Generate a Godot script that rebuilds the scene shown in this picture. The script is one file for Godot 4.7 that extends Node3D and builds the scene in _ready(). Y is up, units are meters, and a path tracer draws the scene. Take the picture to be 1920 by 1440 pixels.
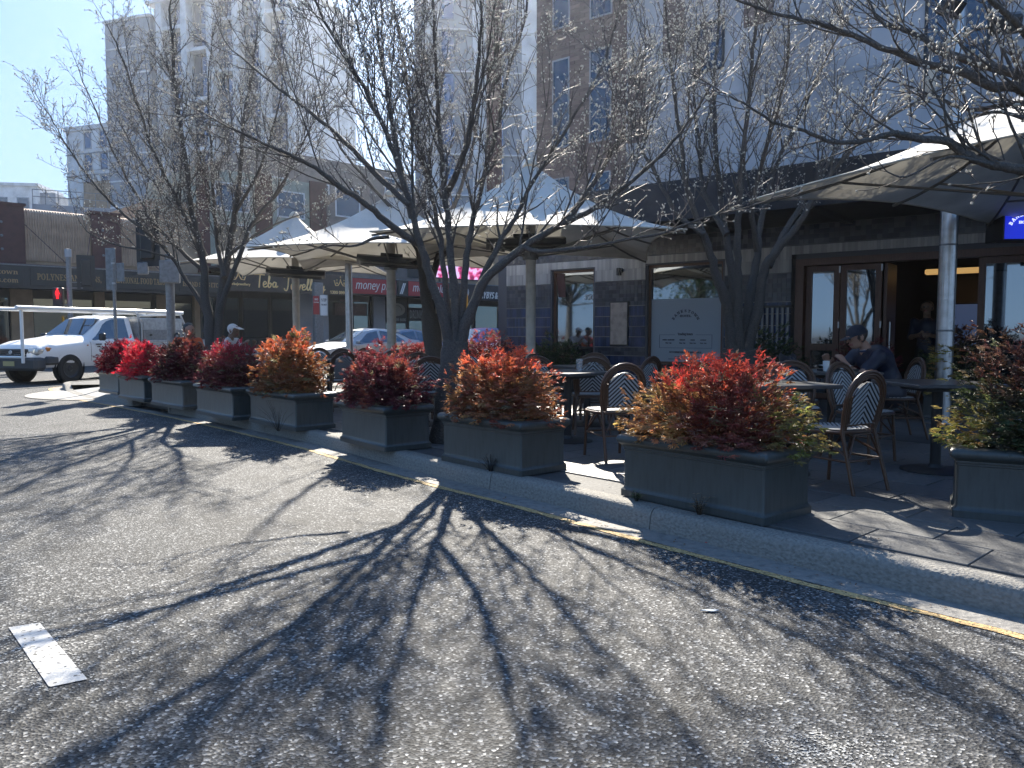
extends Node3D

# ---------------------------------------------------------------- helpers
var names := {}
var M := {}
var rng := RandomNumberGenerator.new()

class MB:
	var v := PackedVector3Array()
	var n := PackedVector3Array()
	var c := PackedColorArray()
	var uv := PackedVector2Array()
	var col := Color.WHITE
	var tinted := false
	func tri(a: Vector3, b: Vector3, d: Vector3) -> void:   # counter-clockwise seen from outside
		var f := (b - a).cross(d - a).normalized()
		v.append(a); v.append(d); v.append(b)
		for i in 3:
			n.append(f)
			c.append(col)
			uv.append(Vector2.ZERO)
	func quad(a: Vector3, b: Vector3, d: Vector3, e: Vector3) -> void:
		tri(a, b, d)
		tri(a, d, e)
	func quad_uv(a: Vector3, b: Vector3, d: Vector3, e: Vector3, ua: Vector2, ub: Vector2, ud: Vector2, ue: Vector2) -> void:
		var k := v.size()
		quad(a, b, d, e)
		uv[k] = ua; uv[k + 1] = ud; uv[k + 2] = ub
		uv[k + 3] = ua; uv[k + 4] = ue; uv[k + 5] = ud
	func box(o: Vector3, s: Vector3, b := Basis.IDENTITY) -> void:
		var x := b.x * s.x * 0.5
		var y := b.y * s.y * 0.5
		var z := b.z * s.z * 0.5
		quad(o - x - y + z, o + x - y + z, o + x + y + z, o - x + y + z)
		quad(o + x - y - z, o - x - y - z, o - x + y - z, o + x + y - z)
		quad(o + x - y + z, o + x - y - z, o + x + y - z, o + x + y + z)
		quad(o - x - y - z, o - x - y + z, o - x + y + z, o - x + y - z)
		quad(o - x + y + z, o + x + y + z, o + x + y - z, o - x + y - z)
		quad(o - x - y - z, o + x - y - z, o + x - y + z, o - x - y + z)
	func span(x0: float, x1: float, y0: float, y1: float, z0: float, z1: float) -> void:
		box(Vector3((x0 + x1) / 2, (y0 + y1) / 2, (z0 + z1) / 2), Vector3(x1 - x0, y1 - y0, z1 - z0))
	func bev(o: Vector3, s: Vector3, e: float, b := Basis.IDENTITY) -> void:   # chamfered box
		var h := s * 0.5
		var p := func(sx: float, sy: float, sz: float, ax: int) -> Vector3:
			var q := Vector3(sx * (h.x - (0.0 if ax == 0 else e)), sy * (h.y - (0.0 if ax == 1 else e)), sz * (h.z - (0.0 if ax == 2 else e)))
			return o + b * q
		for sg in [1.0, -1.0]:
			var s1: float = sg
			fix(p.call(s1, -1, -1, 0), p.call(s1, 1, -1, 0), p.call(s1, 1, 1, 0), p.call(s1, -1, 1, 0), o)
			fix(p.call(-1, s1, -1, 1), p.call(1, s1, -1, 1), p.call(1, s1, 1, 1), p.call(-1, s1, 1, 1), o)
			fix(p.call(-1, -1, s1, 2), p.call(1, -1, s1, 2), p.call(1, 1, s1, 2), p.call(-1, 1, s1, 2), o)
			for sh in [1.0, -1.0]:
				var s2: float = sh
				fix(p.call(s1, s2, -1, 0), p.call(s1, s2, 1, 0), p.call(s1, s2, 1, 1), p.call(s1, s2, -1, 1), o)
				fix(p.call(s1, -1, s2, 0), p.call(s1, 1, s2, 0), p.call(s1, 1, s2, 2), p.call(s1, -1, s2, 2), o)
				fix(p.call(-1, s1, s2, 1), p.call(1, s1, s2, 1), p.call(1, s1, s2, 2), p.call(-1, s1, s2, 2), o)
				for si in [1.0, -1.0]:
					var s3: float = si
					var a: Vector3 = p.call(s1, s2, s3, 0)
					var d: Vector3 = p.call(s1, s2, s3, 1)
					var g: Vector3 = p.call(s1, s2, s3, 2)
					if (d - a).cross(g - a).dot(a - o) > 0: tri(a, d, g)
					else: tri(a, g, d)
	func fix(a: Vector3, b: Vector3, d: Vector3, e: Vector3, o: Vector3) -> void:
		if (b - a).cross(d - a).dot((a + d) * 0.5 - o) > 0: quad(a, b, d, e)
		else: quad(a, e, d, b)
	func tube(pts: Array, r, sides := 8, cap := true) -> void:   # r: a number or one per point
		var k := pts.size()
		var rings := []
		var up := Vector3.UP
		var last := Vector3.ZERO
		var side := Vector3.ZERO
		for i in k:
			var t: Vector3 = (pts[mini(i + 1, k - 1)] - pts[maxi(i - 1, 0)]).normalized()
			if i == 0:
				side = t.cross(up if absf(t.y) < 0.95 else Vector3.RIGHT).normalized()
			else:
				side = (side - t * side.dot(t)).normalized()
			var w := side.cross(t)
			var ring := []
			var q: float = r if not r is Array else r[i]
			for j in sides:
				var a := TAU * j / sides
				ring.append([pts[i] + (side * cos(a) + w * sin(a)) * q, side * cos(a) + w * sin(a)])
			rings.append(ring)
			last = t
		for i in k - 1:
			for j in sides:
				var j2 := (j + 1) % sides
				smooth4(rings[i][j], rings[i + 1][j], rings[i + 1][j2], rings[i][j2])
		if cap:
			for e in [0, k - 1]:
				var ring2: Array = rings[e]
				var out: Vector3 = (pts[e] - pts[1 if e == 0 else k - 2]).normalized()
				for j in range(1, sides - 1):
					var a2: Vector3 = ring2[0][0]
					var b2: Vector3 = ring2[j][0]
					var c2: Vector3 = ring2[j + 1][0]
					if (b2 - a2).cross(c2 - a2).dot(out) > 0: tri(a2, b2, c2)
					else: tri(a2, c2, b2)
	func smooth4(a: Array, b: Array, d: Array, e: Array) -> void:   # quad with normals, winding found from them
		var f: Vector3 = (b[0] - a[0]).cross(d[0] - a[0])
		var o: Array = [a, d, b, a, e, d] if f.dot(a[1] + b[1] + d[1]) > 0 else [a, b, d, a, d, e]
		for q in o:
			v.append(q[0]); n.append(q[1]); c.append(col); uv.append(Vector2.ZERO)
	func lathe(at: Vector3, prof: Array, seg := 16, axis := Vector3.UP) -> void:   # prof: [r, y]
		var b := Basis(Quaternion(Vector3.UP, axis)) if axis != Vector3.UP else Basis.IDENTITY
		for i in prof.size() - 1:
			var p: Array = prof[i]
			var q: Array = prof[i + 1]
			for j in seg:
				var a0 := TAU * j / seg
				var a1 := TAU * (j + 1) / seg
				var p0 := at + b * Vector3(cos(a0) * p[0], p[1], sin(a0) * p[0])
				var p1 := at + b * Vector3(cos(a1) * p[0], p[1], sin(a1) * p[0])
				var q0 := at + b * Vector3(cos(a0) * q[0], q[1], sin(a0) * q[0])
				var q1 := at + b * Vector3(cos(a1) * q[0], q[1], sin(a1) * q[0])
				if p[0] > 1e-6: tri(p0, q1, p1)
				if q[0] > 1e-6: tri(p0, q0, q1)
	func grid(rows: Array, flip := false) -> void:
		for i in rows.size() - 1:
			for j in rows[i].size() - 1:
				if flip: quad(rows[i][j], rows[i][j + 1], rows[i + 1][j + 1], rows[i + 1][j])
				else: quad(rows[i][j], rows[i + 1][j], rows[i + 1][j + 1], rows[i][j + 1])
	func prism(poly: PackedVector2Array, z0: float, z1: float, t := Transform3D.IDENTITY) -> void:   # polygon in x, y pushed out along z
		var ix := Geometry2D.triangulate_polygon(poly)
		var ccw := not Geometry2D.is_polygon_clockwise(poly)
		for i in range(0, ix.size(), 3):
			var a := poly[ix[i]]
			var b := poly[ix[i + 1]]
			var d := poly[ix[i + 2]]
			if (b - a).cross(d - a) < 0:
				var s := b
				b = d
				d = s
			tri(t * Vector3(a.x, a.y, z1), t * Vector3(b.x, b.y, z1), t * Vector3(d.x, d.y, z1))
			if z1 > z0: tri(t * Vector3(a.x, a.y, z0), t * Vector3(d.x, d.y, z0), t * Vector3(b.x, b.y, z0))
		if z1 > z0:
			var m := poly.size()
			for i in m:
				var p := poly[i]
				var q := poly[(i + 1) % m]
				if not ccw:
					var s2 := p
					p = q
					q = s2
				quad(t * Vector3(p.x, p.y, z0), t * Vector3(q.x, q.y, z0), t * Vector3(q.x, q.y, z1), t * Vector3(p.x, p.y, z1))
	func soften(deg := 40.0) -> MB:
		var lim := cos(deg_to_rad(deg))
		var at := {}
		var keys := []
		for i in v.size():
			var key := Vector3i((v[i] * 2000.0).round())
			keys.append(key)
			if not at.has(key): at[key] = []
			at[key].append(i)
		var m := n.duplicate()
		for i in v.size():
			var s := Vector3.ZERO
			for j in at[keys[i]]:
				if n[j].dot(n[i]) > lim: s += n[j]
			m[i] = s.normalized()
		n = m
		return self
	func mesh() -> ArrayMesh:
		var a := []
		a.resize(Mesh.ARRAY_MAX)
		a[Mesh.ARRAY_VERTEX] = v
		a[Mesh.ARRAY_NORMAL] = n
		a[Mesh.ARRAY_TEX_UV] = uv
		if tinted: a[Mesh.ARRAY_COLOR] = c
		var m := ArrayMesh.new()
		m.add_surface_from_arrays(Mesh.PRIMITIVE_TRIANGLES, a)
		return m

class TB:   # indexed tubes for branches
	var v := PackedVector3Array()
	var n := PackedVector3Array()
	var ix := PackedInt32Array()
	func tube(pts: PackedVector3Array, r0: float, r1: float, sides: int) -> void:
		var k := pts.size()
		var side := Vector3.ZERO
		var b0 := v.size()
		for i in k:
			var t := (pts[mini(i + 1, k - 1)] - pts[maxi(i - 1, 0)]).normalized()
			if i == 0: side = t.cross(Vector3.UP if absf(t.y) < 0.9 else Vector3.RIGHT).normalized()
			else: side = (side - t * side.dot(t)).normalized()
			var w := side.cross(t)
			var r := lerpf(r0, r1, float(i) / (k - 1))
			for j in sides:
				var a := TAU * j / sides
				var d := side * cos(a) + w * sin(a)
				v.append(pts[i] + d * r)
				n.append(d)
		for i in k - 1:
			for j in sides:
				var j2 := (j + 1) % sides
				var a2 := b0 + i * sides + j
				var b2 := b0 + i * sides + j2
				ix.append(a2); ix.append(b2); ix.append(b2 + sides)
				ix.append(a2); ix.append(b2 + sides); ix.append(a2 + sides)
	func mesh() -> ArrayMesh:
		var a := []
		a.resize(Mesh.ARRAY_MAX)
		a[Mesh.ARRAY_VERTEX] = v
		a[Mesh.ARRAY_NORMAL] = n
		a[Mesh.ARRAY_INDEX] = ix
		var m := ArrayMesh.new()
		m.add_surface_from_arrays(Mesh.PRIMITIVE_TRIANGLES, a)
		return m

func P(u: float, d: float, y := 0.0) -> Vector3: return Vector3(u, y, -d)   # right, ahead, up

func lin(r: float, g: float, b: float, a := 1.0) -> Color:
	var c := Color(r, g, b).linear_to_srgb()
	c.a = a
	return c

func numbered(called: String) -> String:
	if not names.has(called):
		names[called] = 0
		return called
	names[called] += 1
	return "%s_%03d" % [called, names[called]]

func tag(o: Node3D, label: String, category: String, group := "") -> Node3D:
	o.set_meta("label", label)
	o.set_meta("category", category)
	if group: o.set_meta("group", group)
	return o

func thing(called: String, label: String, category: String, at := Vector3.ZERO, turn := 0.0, group := "") -> Node3D:
	var o := Node3D.new()
	o.name = numbered(called)
	add_child(o)
	o.position = at
	o.rotation.y = turn
	tag(o, label, category, group)
	return o

func put(called: String, m: Mesh, mat: Material, parent: Node3D = self, at := Vector3.ZERO) -> MeshInstance3D:
	var o := MeshInstance3D.new()
	o.name = numbered(called) if parent == self else called
	o.mesh = m
	o.material_override = mat
	o.position = at
	parent.add_child(o, true)
	return o

func obj(called: String, mb: MB, mat: Material, parent: Node3D = self) -> MeshInstance3D:
	return put(called, mb.mesh(), mat, parent)

func stuff(o: Node3D) -> Node3D:
	o.set_meta("kind", "stuff")
	return o

func struct(called: String, mb: MB, mat: Material) -> MeshInstance3D:
	var o := obj(called, mb, mat)
	o.set_meta("kind", "structure")
	return o

func noise_tex(kind: int, freq: float, size: int, stops: Array, sd := 1, oct := 4) -> NoiseTexture2D:   # stops: [offset, linear grey or colour]
	var f := FastNoiseLite.new()
	f.noise_type = kind
	f.seed = sd
	f.frequency = freq
	f.fractal_octaves = oct
	if kind == FastNoiseLite.TYPE_CELLULAR:
		f.fractal_type = FastNoiseLite.FRACTAL_NONE
		f.cellular_return_type = FastNoiseLite.RETURN_CELL_VALUE
	var t := NoiseTexture2D.new()
	t.width = size
	t.height = size
	t.seamless = true
	t.seamless_blend_skirt = 0.015 if kind == FastNoiseLite.TYPE_CELLULAR else 0.08
	t.noise = f
	var g := Gradient.new()
	var offs := PackedFloat32Array()
	var cols := PackedColorArray()
	for s in stops:
		offs.append(s[0])
		cols.append(lin(s[1], s[1], s[1]) if not s[1] is Color else s[1])
	g.offsets = offs
	g.colors = cols
	t.color_ramp = g
	return t

func bump_tex(kind: int, freq: float, size: int, strength: float, sd := 1, oct := 3) -> NoiseTexture2D:
	var f := FastNoiseLite.new()
	f.noise_type = kind
	f.seed = sd
	f.frequency = freq
	f.fractal_octaves = oct
	if kind == FastNoiseLite.TYPE_CELLULAR:
		f.fractal_type = FastNoiseLite.FRACTAL_NONE
		f.cellular_return_type = FastNoiseLite.RETURN_DISTANCE
	var t := NoiseTexture2D.new()
	t.width = size
	t.height = size
	t.seamless = true
	t.seamless_blend_skirt = 0.015 if kind == FastNoiseLite.TYPE_CELLULAR else 0.08
	t.noise = f
	t.as_normal_map = true
	t.bump_strength = strength
	return t

func mat(c: Color, rough := 0.7, metal := 0.0) -> StandardMaterial3D:
	var m := StandardMaterial3D.new()
	m.albedo_color = c
	m.roughness = rough
	m.metallic = metal
	return m

func grainy(c: Color, rough: float, tex: Texture2D, scale: float, bump: Texture2D = null, depth := 0.5) -> StandardMaterial3D:
	var m := mat(c, rough)
	m.albedo_texture = tex
	m.uv1_triplanar = true
	m.uv1_scale = Vector3.ONE * scale
	if bump:
		m.normal_enabled = true
		m.normal_texture = bump
		m.normal_scale = depth
	return m

func vcol(rough := 0.6, back := 0.0) -> StandardMaterial3D:
	var m := mat(Color.WHITE, rough)
	m.vertex_color_use_as_albedo = true
	if back > 0:
		m.backlight_enabled = true
		m.backlight = Color(back, back, back)
	return m

func glow(c: Color, e: float) -> StandardMaterial3D:
	var m := mat(c, 0.4)
	m.emission_enabled = true
	m.emission = c
	m.emission_energy_multiplier = e
	return m

func make_materials() -> void:
	var N := FastNoiseLite.TYPE_SIMPLEX_SMOOTH
	var C := FastNoiseLite.TYPE_CELLULAR
	var soft := noise_tex(N, 0.012, 512, [[0.0, 0.62], [0.5, 0.85], [1.0, 1.0]], 5, 5)
	var fine := noise_tex(N, 0.09, 512, [[0.0, 0.55], [0.45, 0.85], [1.0, 1.0]], 6, 4)
	var blotch := noise_tex(N, 0.006, 512, [[0.0, 0.55], [0.35, 0.8], [0.6, 0.95], [1.0, 1.0]], 8, 6)
	var fbump := bump_tex(N, 0.08, 512, 4.0, 6)
	# asphalt: chips of stone of many greys in a dark binder, 12 mm apart
	var a := mat(Color.WHITE, 0.78)
	a.metallic_specular = 0.4
	a.albedo_texture = noise_tex(C, 0.10, 2048, [[0.0, lin(0.011, 0.012, 0.014)], [0.4, lin(0.034, 0.036, 0.038)], [0.65, lin(0.066, 0.068, 0.069)], [0.82, lin(0.13, 0.13, 0.13)], [0.94, lin(0.25, 0.25, 0.245)], [1.0, lin(0.46, 0.46, 0.45)]], 21)
	a.normal_enabled = true
	a.normal_texture = bump_tex(C, 0.10, 2048, 4.5, 21)
	a.normal_scale = 1.0
	a.detail_enabled = true
	a.detail_blend_mode = BaseMaterial3D.BLEND_MODE_MUL
	a.detail_uv_layer = BaseMaterial3D.DETAIL_UV_2
	a.detail_albedo = noise_tex(N, 0.008, 1024, [[0.0, 0.44], [0.4, 0.74], [0.7, 0.88], [1.0, 1.0]], 31, 5)
	M.asphalt = a
	M.concrete = grainy(lin(0.25, 0.237, 0.212), 0.85, noise_tex(N, 0.05, 1024, [[0.0, 0.28], [0.35, 0.62], [0.6, 0.85], [1.0, 1.0]], 41, 7), 0.8, bump_tex(N, 0.12, 512, 8.0, 46, 4), 0.4)
	M.gutter = grainy(lin(0.21, 0.20, 0.185), 0.8, noise_tex(N, 0.02, 1024, [[0.0, 0.4], [0.4, 0.8], [1.0, 1.0]], 42, 6), 0.6, fbump, 0.35)
	M.yellow = grainy(lin(0.54, 0.36, 0.15), 0.8, noise_tex(C, 0.16, 512, [[0.0, 0.25], [0.3, 0.7], [1.0, 1.0]], 43), 1.2, fbump, 0.8)
	M.white_paint = grainy(lin(0.46, 0.455, 0.44), 0.7, noise_tex(C, 0.11, 512, [[0.0, 0.12], [0.07, 0.16], [0.10, 0.80], [0.6, 0.92], [1.0, 1.0]], 44), 1.6, fbump, 0.3)
	M.old_paint = grainy(lin(0.50, 0.50, 0.48), 0.75, noise_tex(C, 0.14, 512, [[0.0, 0.2], [0.5, 0.6], [1.0, 1.0]], 45), 1.4, fbump, 0.6)
	M.pavers = []
	for k in 3:
		M.pavers.append(grainy(lin(0.085 + 0.014 * k, 0.086 + 0.014 * k, 0.087 + 0.013 * k), 0.48, noise_tex(N, 0.025, 512, [[0.0, 0.6], [0.5, 0.88], [1.0, 1.0]], 50 + k, 6), 1.1, fbump, 0.25))
	M.paving_bed = grainy(lin(0.075, 0.075, 0.075), 0.8, blotch, 0.5, fbump, 0.3)
	M.footpath = grainy(lin(0.28, 0.27, 0.25), 0.8, blotch, 0.4, fbump, 0.3)
	M.planter = grainy(lin(0.046, 0.054, 0.056), 0.40, blotch, 0.8, fbump, 0.06)
	var streak := noise_tex(N, 0.03, 512, [[0.0, 0.60], [0.4, 0.86], [0.75, 0.97], [1.0, 1.0]], 9, 6)
	M.planter = grainy(lin(0.049, 0.057, 0.056), 0.40, streak, 1.0, fbump, 0.05)
	M.planter.uv1_scale = Vector3(1.9, 0.22, 1.9)
	M.planter.roughness_texture = noise_tex(N, 0.02, 512, [[0.0, 0.7], [1.0, 1.0]], 10, 5)
	M.soil = grainy(lin(0.03, 0.022, 0.016), 0.95, fine, 3.0, fbump, 1.0)
	M.leaf = vcol(0.5, 1.0)
	M.bark = grainy(lin(0.105, 0.094, 0.084), 0.85, noise_tex(N, 0.05, 512, [[0.0, 0.3], [0.5, 0.8], [1.0, 1.0]], 61, 5), 1.6, bump_tex(N, 0.05, 512, 10.0, 62, 5), 1.0)
	M.twig = mat(lin(0.135, 0.115, 0.105), 0.6)
	M.bud = mat(lin(0.50, 0.46, 0.37), 0.6)
	M.bud.backlight_enabled = true
	M.bud.backlight = Color(0.75, 0.75, 0.75)
	M.canvas = grainy(lin(0.70, 0.665, 0.60), 0.8, blotch, 0.35, fbump, 0.12)
	M.canvas.backlight_enabled = true
	M.canvas.backlight = Color(0.42, 0.42, 0.41)
	M.hem = mat(lin(0.5, 0.46, 0.38), 0.8)
	M.frame_metal = mat(lin(0.16, 0.155, 0.145), 0.45, 0.5)
	M.cream = grainy(lin(0.50, 0.465, 0.40), 0.45, soft, 1.0)
	M.steel = grainy(lin(0.52, 0.53, 0.55), 0.3, soft, 1.2)
	M.steel.metallic = 0.9
	M.galv = grainy(lin(0.25, 0.26, 0.27), 0.5, soft, 1.5)
	M.galv.metallic = 0.45
	M.black = mat(lin(0.014, 0.015, 0.016), 0.5)
	M.dark_metal = mat(lin(0.025, 0.027, 0.03), 0.4, 0.3)
	M.rubber = mat(lin(0.012, 0.012, 0.012), 0.8)
	M.rattan = grainy(lin(0.10, 0.048, 0.026), 0.35, noise_tex(N, 0.05, 256, [[0.0, 0.45], [0.5, 0.8], [1.0, 1.0]], 71, 4), 6.0)
	M.weave_dark = mat(lin(0.016, 0.016, 0.018), 0.55)
	M.weave_pale = mat(lin(0.34, 0.35, 0.355), 0.5)
	M.table = grainy(lin(0.055, 0.058, 0.062), 0.32, soft, 2.0)
	M.timber = grainy(lin(0.125, 0.058, 0.036), 0.42, noise_tex(N, 0.03, 512, [[0.0, 0.5], [0.5, 0.85], [1.0, 1.0]], 81, 5), 1.0)
	M.timber.uv1_scale = Vector3(3.0, 0.35, 3.0)
	M.pane = mat(lin(0.24, 0.27, 0.30), 0.03, 0.95)      # coated glass seen from the bright side
	M.tower_pane = mat(lin(0.10, 0.15, 0.23), 0.05, 0.9)
	M.dim_pane = mat(lin(0.09, 0.11, 0.14), 0.04, 0.9)
	M.shop_pane = mat(lin(0.15, 0.175, 0.17), 0.03, 0.95)
	M.car_glass = mat(lin(0.11, 0.135, 0.16), 0.05, 0.9)
	M.tile = vcol(0.25)
	M.pale_tile = vcol(0.35)
	M.grout = mat(lin(0.09, 0.095, 0.11), 0.8)
	M.pale_grout = mat(lin(0.22, 0.21, 0.20), 0.8)
	M.navy = grainy(lin(0.020, 0.024, 0.033), 0.6, soft, 0.6)
	M.soffit = grainy(lin(0.035, 0.038, 0.045), 0.7, soft, 0.6)
	M.pale_wall = grainy(lin(0.46, 0.47, 0.50), 0.8, blotch, 0.15, fbump, 0.08)
	M.brick = vcol(0.8)
	M.mortar = mat(lin(0.25, 0.22, 0.19), 0.9)
	M.white_panel = grainy(lin(0.80, 0.81, 0.82), 0.7, soft, 0.08)
	M.grey_panel = grainy(lin(0.37, 0.39, 0.425), 0.7, soft, 0.08)
	M.tan_wall = grainy(lin(0.42, 0.30, 0.20), 0.8, soft, 0.2)
	M.green_wall = grainy(lin(0.36, 0.39, 0.33), 0.8, soft, 0.2)
	M.corrugated = grainy(lin(0.46, 0.31, 0.21), 0.65, soft, 0.3)
	M.brown_wall = grainy(lin(0.27, 0.225, 0.20), 0.8, soft, 0.3)
	M.maroon = grainy(lin(0.095, 0.034, 0.032), 0.7, soft, 0.4)
	M.fascia = grainy(lin(0.022, 0.030, 0.034), 0.5, soft, 0.4)
	M.brown_sign = grainy(lin(0.060, 0.047, 0.042), 0.45, soft, 0.4)
	M.red_sign = mat(lin(0.36, 0.025, 0.035), 0.4)
	M.white = mat(lin(0.72, 0.72, 0.70), 0.5)
	M.gold = mat(lin(0.95, 0.64, 0.28), 0.4, 0.0)
	M.dull_gold = mat(lin(0.34, 0.23, 0.11), 0.5)
	M.white_car = mat(lin(0.72, 0.72, 0.71), 0.28)
	M.white_car.clearcoat_enabled = true
	M.silver_car = mat(lin(0.30, 0.31, 0.33), 0.28, 0.35)
	M.silver_car.clearcoat_enabled = true
	M.blue_car = mat(lin(0.02, 0.055, 0.27), 0.25)
	M.blue_car.clearcoat_enabled = true
	M.slate_car = mat(lin(0.09, 0.12, 0.18), 0.25, 0.3)
	M.slate_car.clearcoat_enabled = true
	M.lens = mat(lin(0.5, 0.52, 0.52), 0.1, 0.6)
	M.red_lens = mat(lin(0.40, 0.012, 0.02), 0.15)
	M.amber = mat(lin(0.5, 0.16, 0.02), 0.2)
	M.plate = mat(lin(0.42, 0.36, 0.16), 0.5)
	M.alloy = grainy(lin(0.46, 0.47, 0.48), 0.38, soft, 1.0)
	M.alloy.metallic = 0.7
	M.yellow_post = mat(lin(0.55, 0.30, 0.02), 0.45)
	M.poster = grainy(lin(0.50, 0.40, 0.33), 0.6, noise_tex(N, 0.02, 256, [[0.0, 0.55], [0.5, 0.85], [1.0, 1.0]], 91, 5), 1.0)
	M.frost = mat(lin(0.30, 0.36, 0.42), 0.55)
	M.print = mat(lin(0.05, 0.06, 0.09), 0.6)
	M.skin = vcol(0.55)
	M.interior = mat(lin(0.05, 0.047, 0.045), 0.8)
	M.dead = vcol(0.8, 0.3)
	M.clear = mat(lin(0.9, 0.92, 0.92, 0.12), 0.03)
	M.clear.transparency = BaseMaterial3D.TRANSPARENCY_ALPHA

func make_sky() -> void:
	# clear air: paler towards the horizon and round the sun
	var w := 512
	var h := 256
	var im := Image.create(w, h, false, Image.FORMAT_RGBF)
	var sun := sun_dir()
	for j in h:
		var el := PI * (0.5 - (j + 0.5) / h)
		for i in w:
			var az := TAU * ((i + 0.5) / w)
			# a panorama begins at -z and turns towards +x
			var a2 := az
			var dir := Vector3(sin(a2) * cos(el), sin(el), -cos(a2) * cos(el))
			var up := maxf(dir.y, 0.0)
			var t := pow(1.0 - up, 3.2)
			var c := Vector3(0.085, 0.195, 0.43).lerp(Vector3(0.275, 0.405, 0.55), t)
			var k := dir.dot(sun)
			var g := 0.78
			var hg := (1.0 - g * g) / pow(1.0 + g * g - 2.0 * g * k, 1.5)
			c += Vector3(0.032, 0.034, 0.035) * hg * (0.35 + 0.65 * t)
			c *= 0.75 + 0.25 * k * k
			if dir.y < 0: c = Vector3(0.16, 0.155, 0.15)
			im.set_pixel(i, j, Color(c.x, c.y, c.z))
	var pm := PanoramaSkyMaterial.new()
	pm.panorama = ImageTexture.create_from_image(im)
	var sky := Sky.new()
	sky.sky_material = pm
	var e := Environment.new()
	e.background_mode = Environment.BG_SKY
	e.sky = sky
	e.background_energy_multiplier = SKY_ENERGY
	e.tonemap_mode = Environment.TONE_MAPPER_LINEAR
	e.tonemap_exposure = EXPOSURE
	e.volumetric_fog_enabled = true      # thin haze that brightens towards the sun
	e.volumetric_fog_density = FOG
	e.volumetric_fog_anisotropy = 0.8
	e.volumetric_fog_albedo = Color(0.93, 0.96, 1.0)
	e.sdfgi_enabled = true
	e.ssao_enabled = true
	e.ssil_enabled = true
	var we := WorldEnvironment.new()
	we.name = "world_environment"
	we.environment = e
	add_child(we)

func sun_dir() -> Vector3:
	var el := deg_to_rad(SUN_ELEVATION)
	return Vector3(-0.065 * cos(el), sin(el), -0.9979 * cos(el)).normalized()

const SUN_ELEVATION := 37.0
const SKY_ENERGY := 0.84
const EXPOSURE := 3.15
const FOG := 0.0005

const LIMBS_FAR := [
	[0.21, 0.18, [0, 0.31, -0, -0, 0.64, -0, -0, 0.88, -0]],
	[0.11, 0.014, [-0.04, 0.78, -0, -0.05, 1.39, 0.05, -0.1, 1.9, 0.1, -0.06, 2.27, 0.15, -0.11, 2.68, 0.2, -0.21, 3.21, 0.25, -0.25, 3.83, 0.3, -0.32, 4.53, 0.35, -0.38, 5.31, 0.4, -0.39, 6.16, 0.45, -0.39, 6.57, 0.5]],
	[0.11, 0.014, [0.04, 0.78, -0, 0.1, 1.49, -0.05, 0.18, 2.15, -0.1, 0.25, 2.62, -0.15, 0.36, 3.28, -0.2, 0.45, 3.94, -0.25, 0.5, 4.79, -0.3, 0.64, 5.64, -0.35, 0.74, 6.3, -0.4]],
	[0.06, 0.01, [0.13, 1.58, -0, 0.44, 2.32, 0.08, 0.74, 2.95, 0.17, 0.99, 3.26, 0.25, 1.37, 3.65, 0.33, 1.68, 4.25, 0.42, 2.07, 4.84, 0.5]],
	[0.05, 0.007, [-0.06, 1.35, -0, -0.23, 1.81, 0.09, -0.41, 2.13, 0.18, -0.59, 2.49, 0.27, -0.91, 2.84, 0.36, -1.31, 3.18, 0.44, -1.61, 3.52, 0.53, -1.9, 3.94, 0.62, -2.14, 4.4, 0.71, -2.29, 4.76, 0.8]],
	[0.05, 0.008, [-0.12, 2.25, -0, -0.48, 2.52, -0.12, -0.99, 3.01, -0.23, -1.41, 3.59, -0.35, -1.83, 4.27, -0.47, -2.24, 5.15, -0.58, -2.57, 5.85, -0.7]],
	[0.05, 0.008, [-0.11, 2.51, -0, -0.2, 2.86, 0.2, -0.42, 3.46, 0.4, -0.66, 4.12, 0.6, -0.81, 4.84, 0.8, -0.95, 5.54, 1, -1.02, 5.88, 1.2]],
	[0.05, 0.009, [0.22, 2.14, -0, 0.02, 2.91, -0.2, -0.09, 3.79, -0.4, -0.19, 4.78, -0.6, -0.29, 5.78, -0.8, -0.24, 6.71, -1]],
	[0.022, 0.006, [-0.53, 2.44, 0.3, -0.96, 2.56, 0.45, -1.33, 2.63, 0.6, -1.69, 2.79, 0.75, -1.78, 2.98, 0.9]],
	[0.035, 0.007, [0.3, 2.51, -0, 0.69, 2.92, -0.3, 1.09, 3.2, -0.6, 1.7, 3.49, -0.9]],
	[0.035, 0.008, [0.36, 3.28, -0.2, 0.85, 3.87, 0.1, 1.23, 4.52, 0.4, 1.52, 5.3, 0.7]],
]
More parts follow.
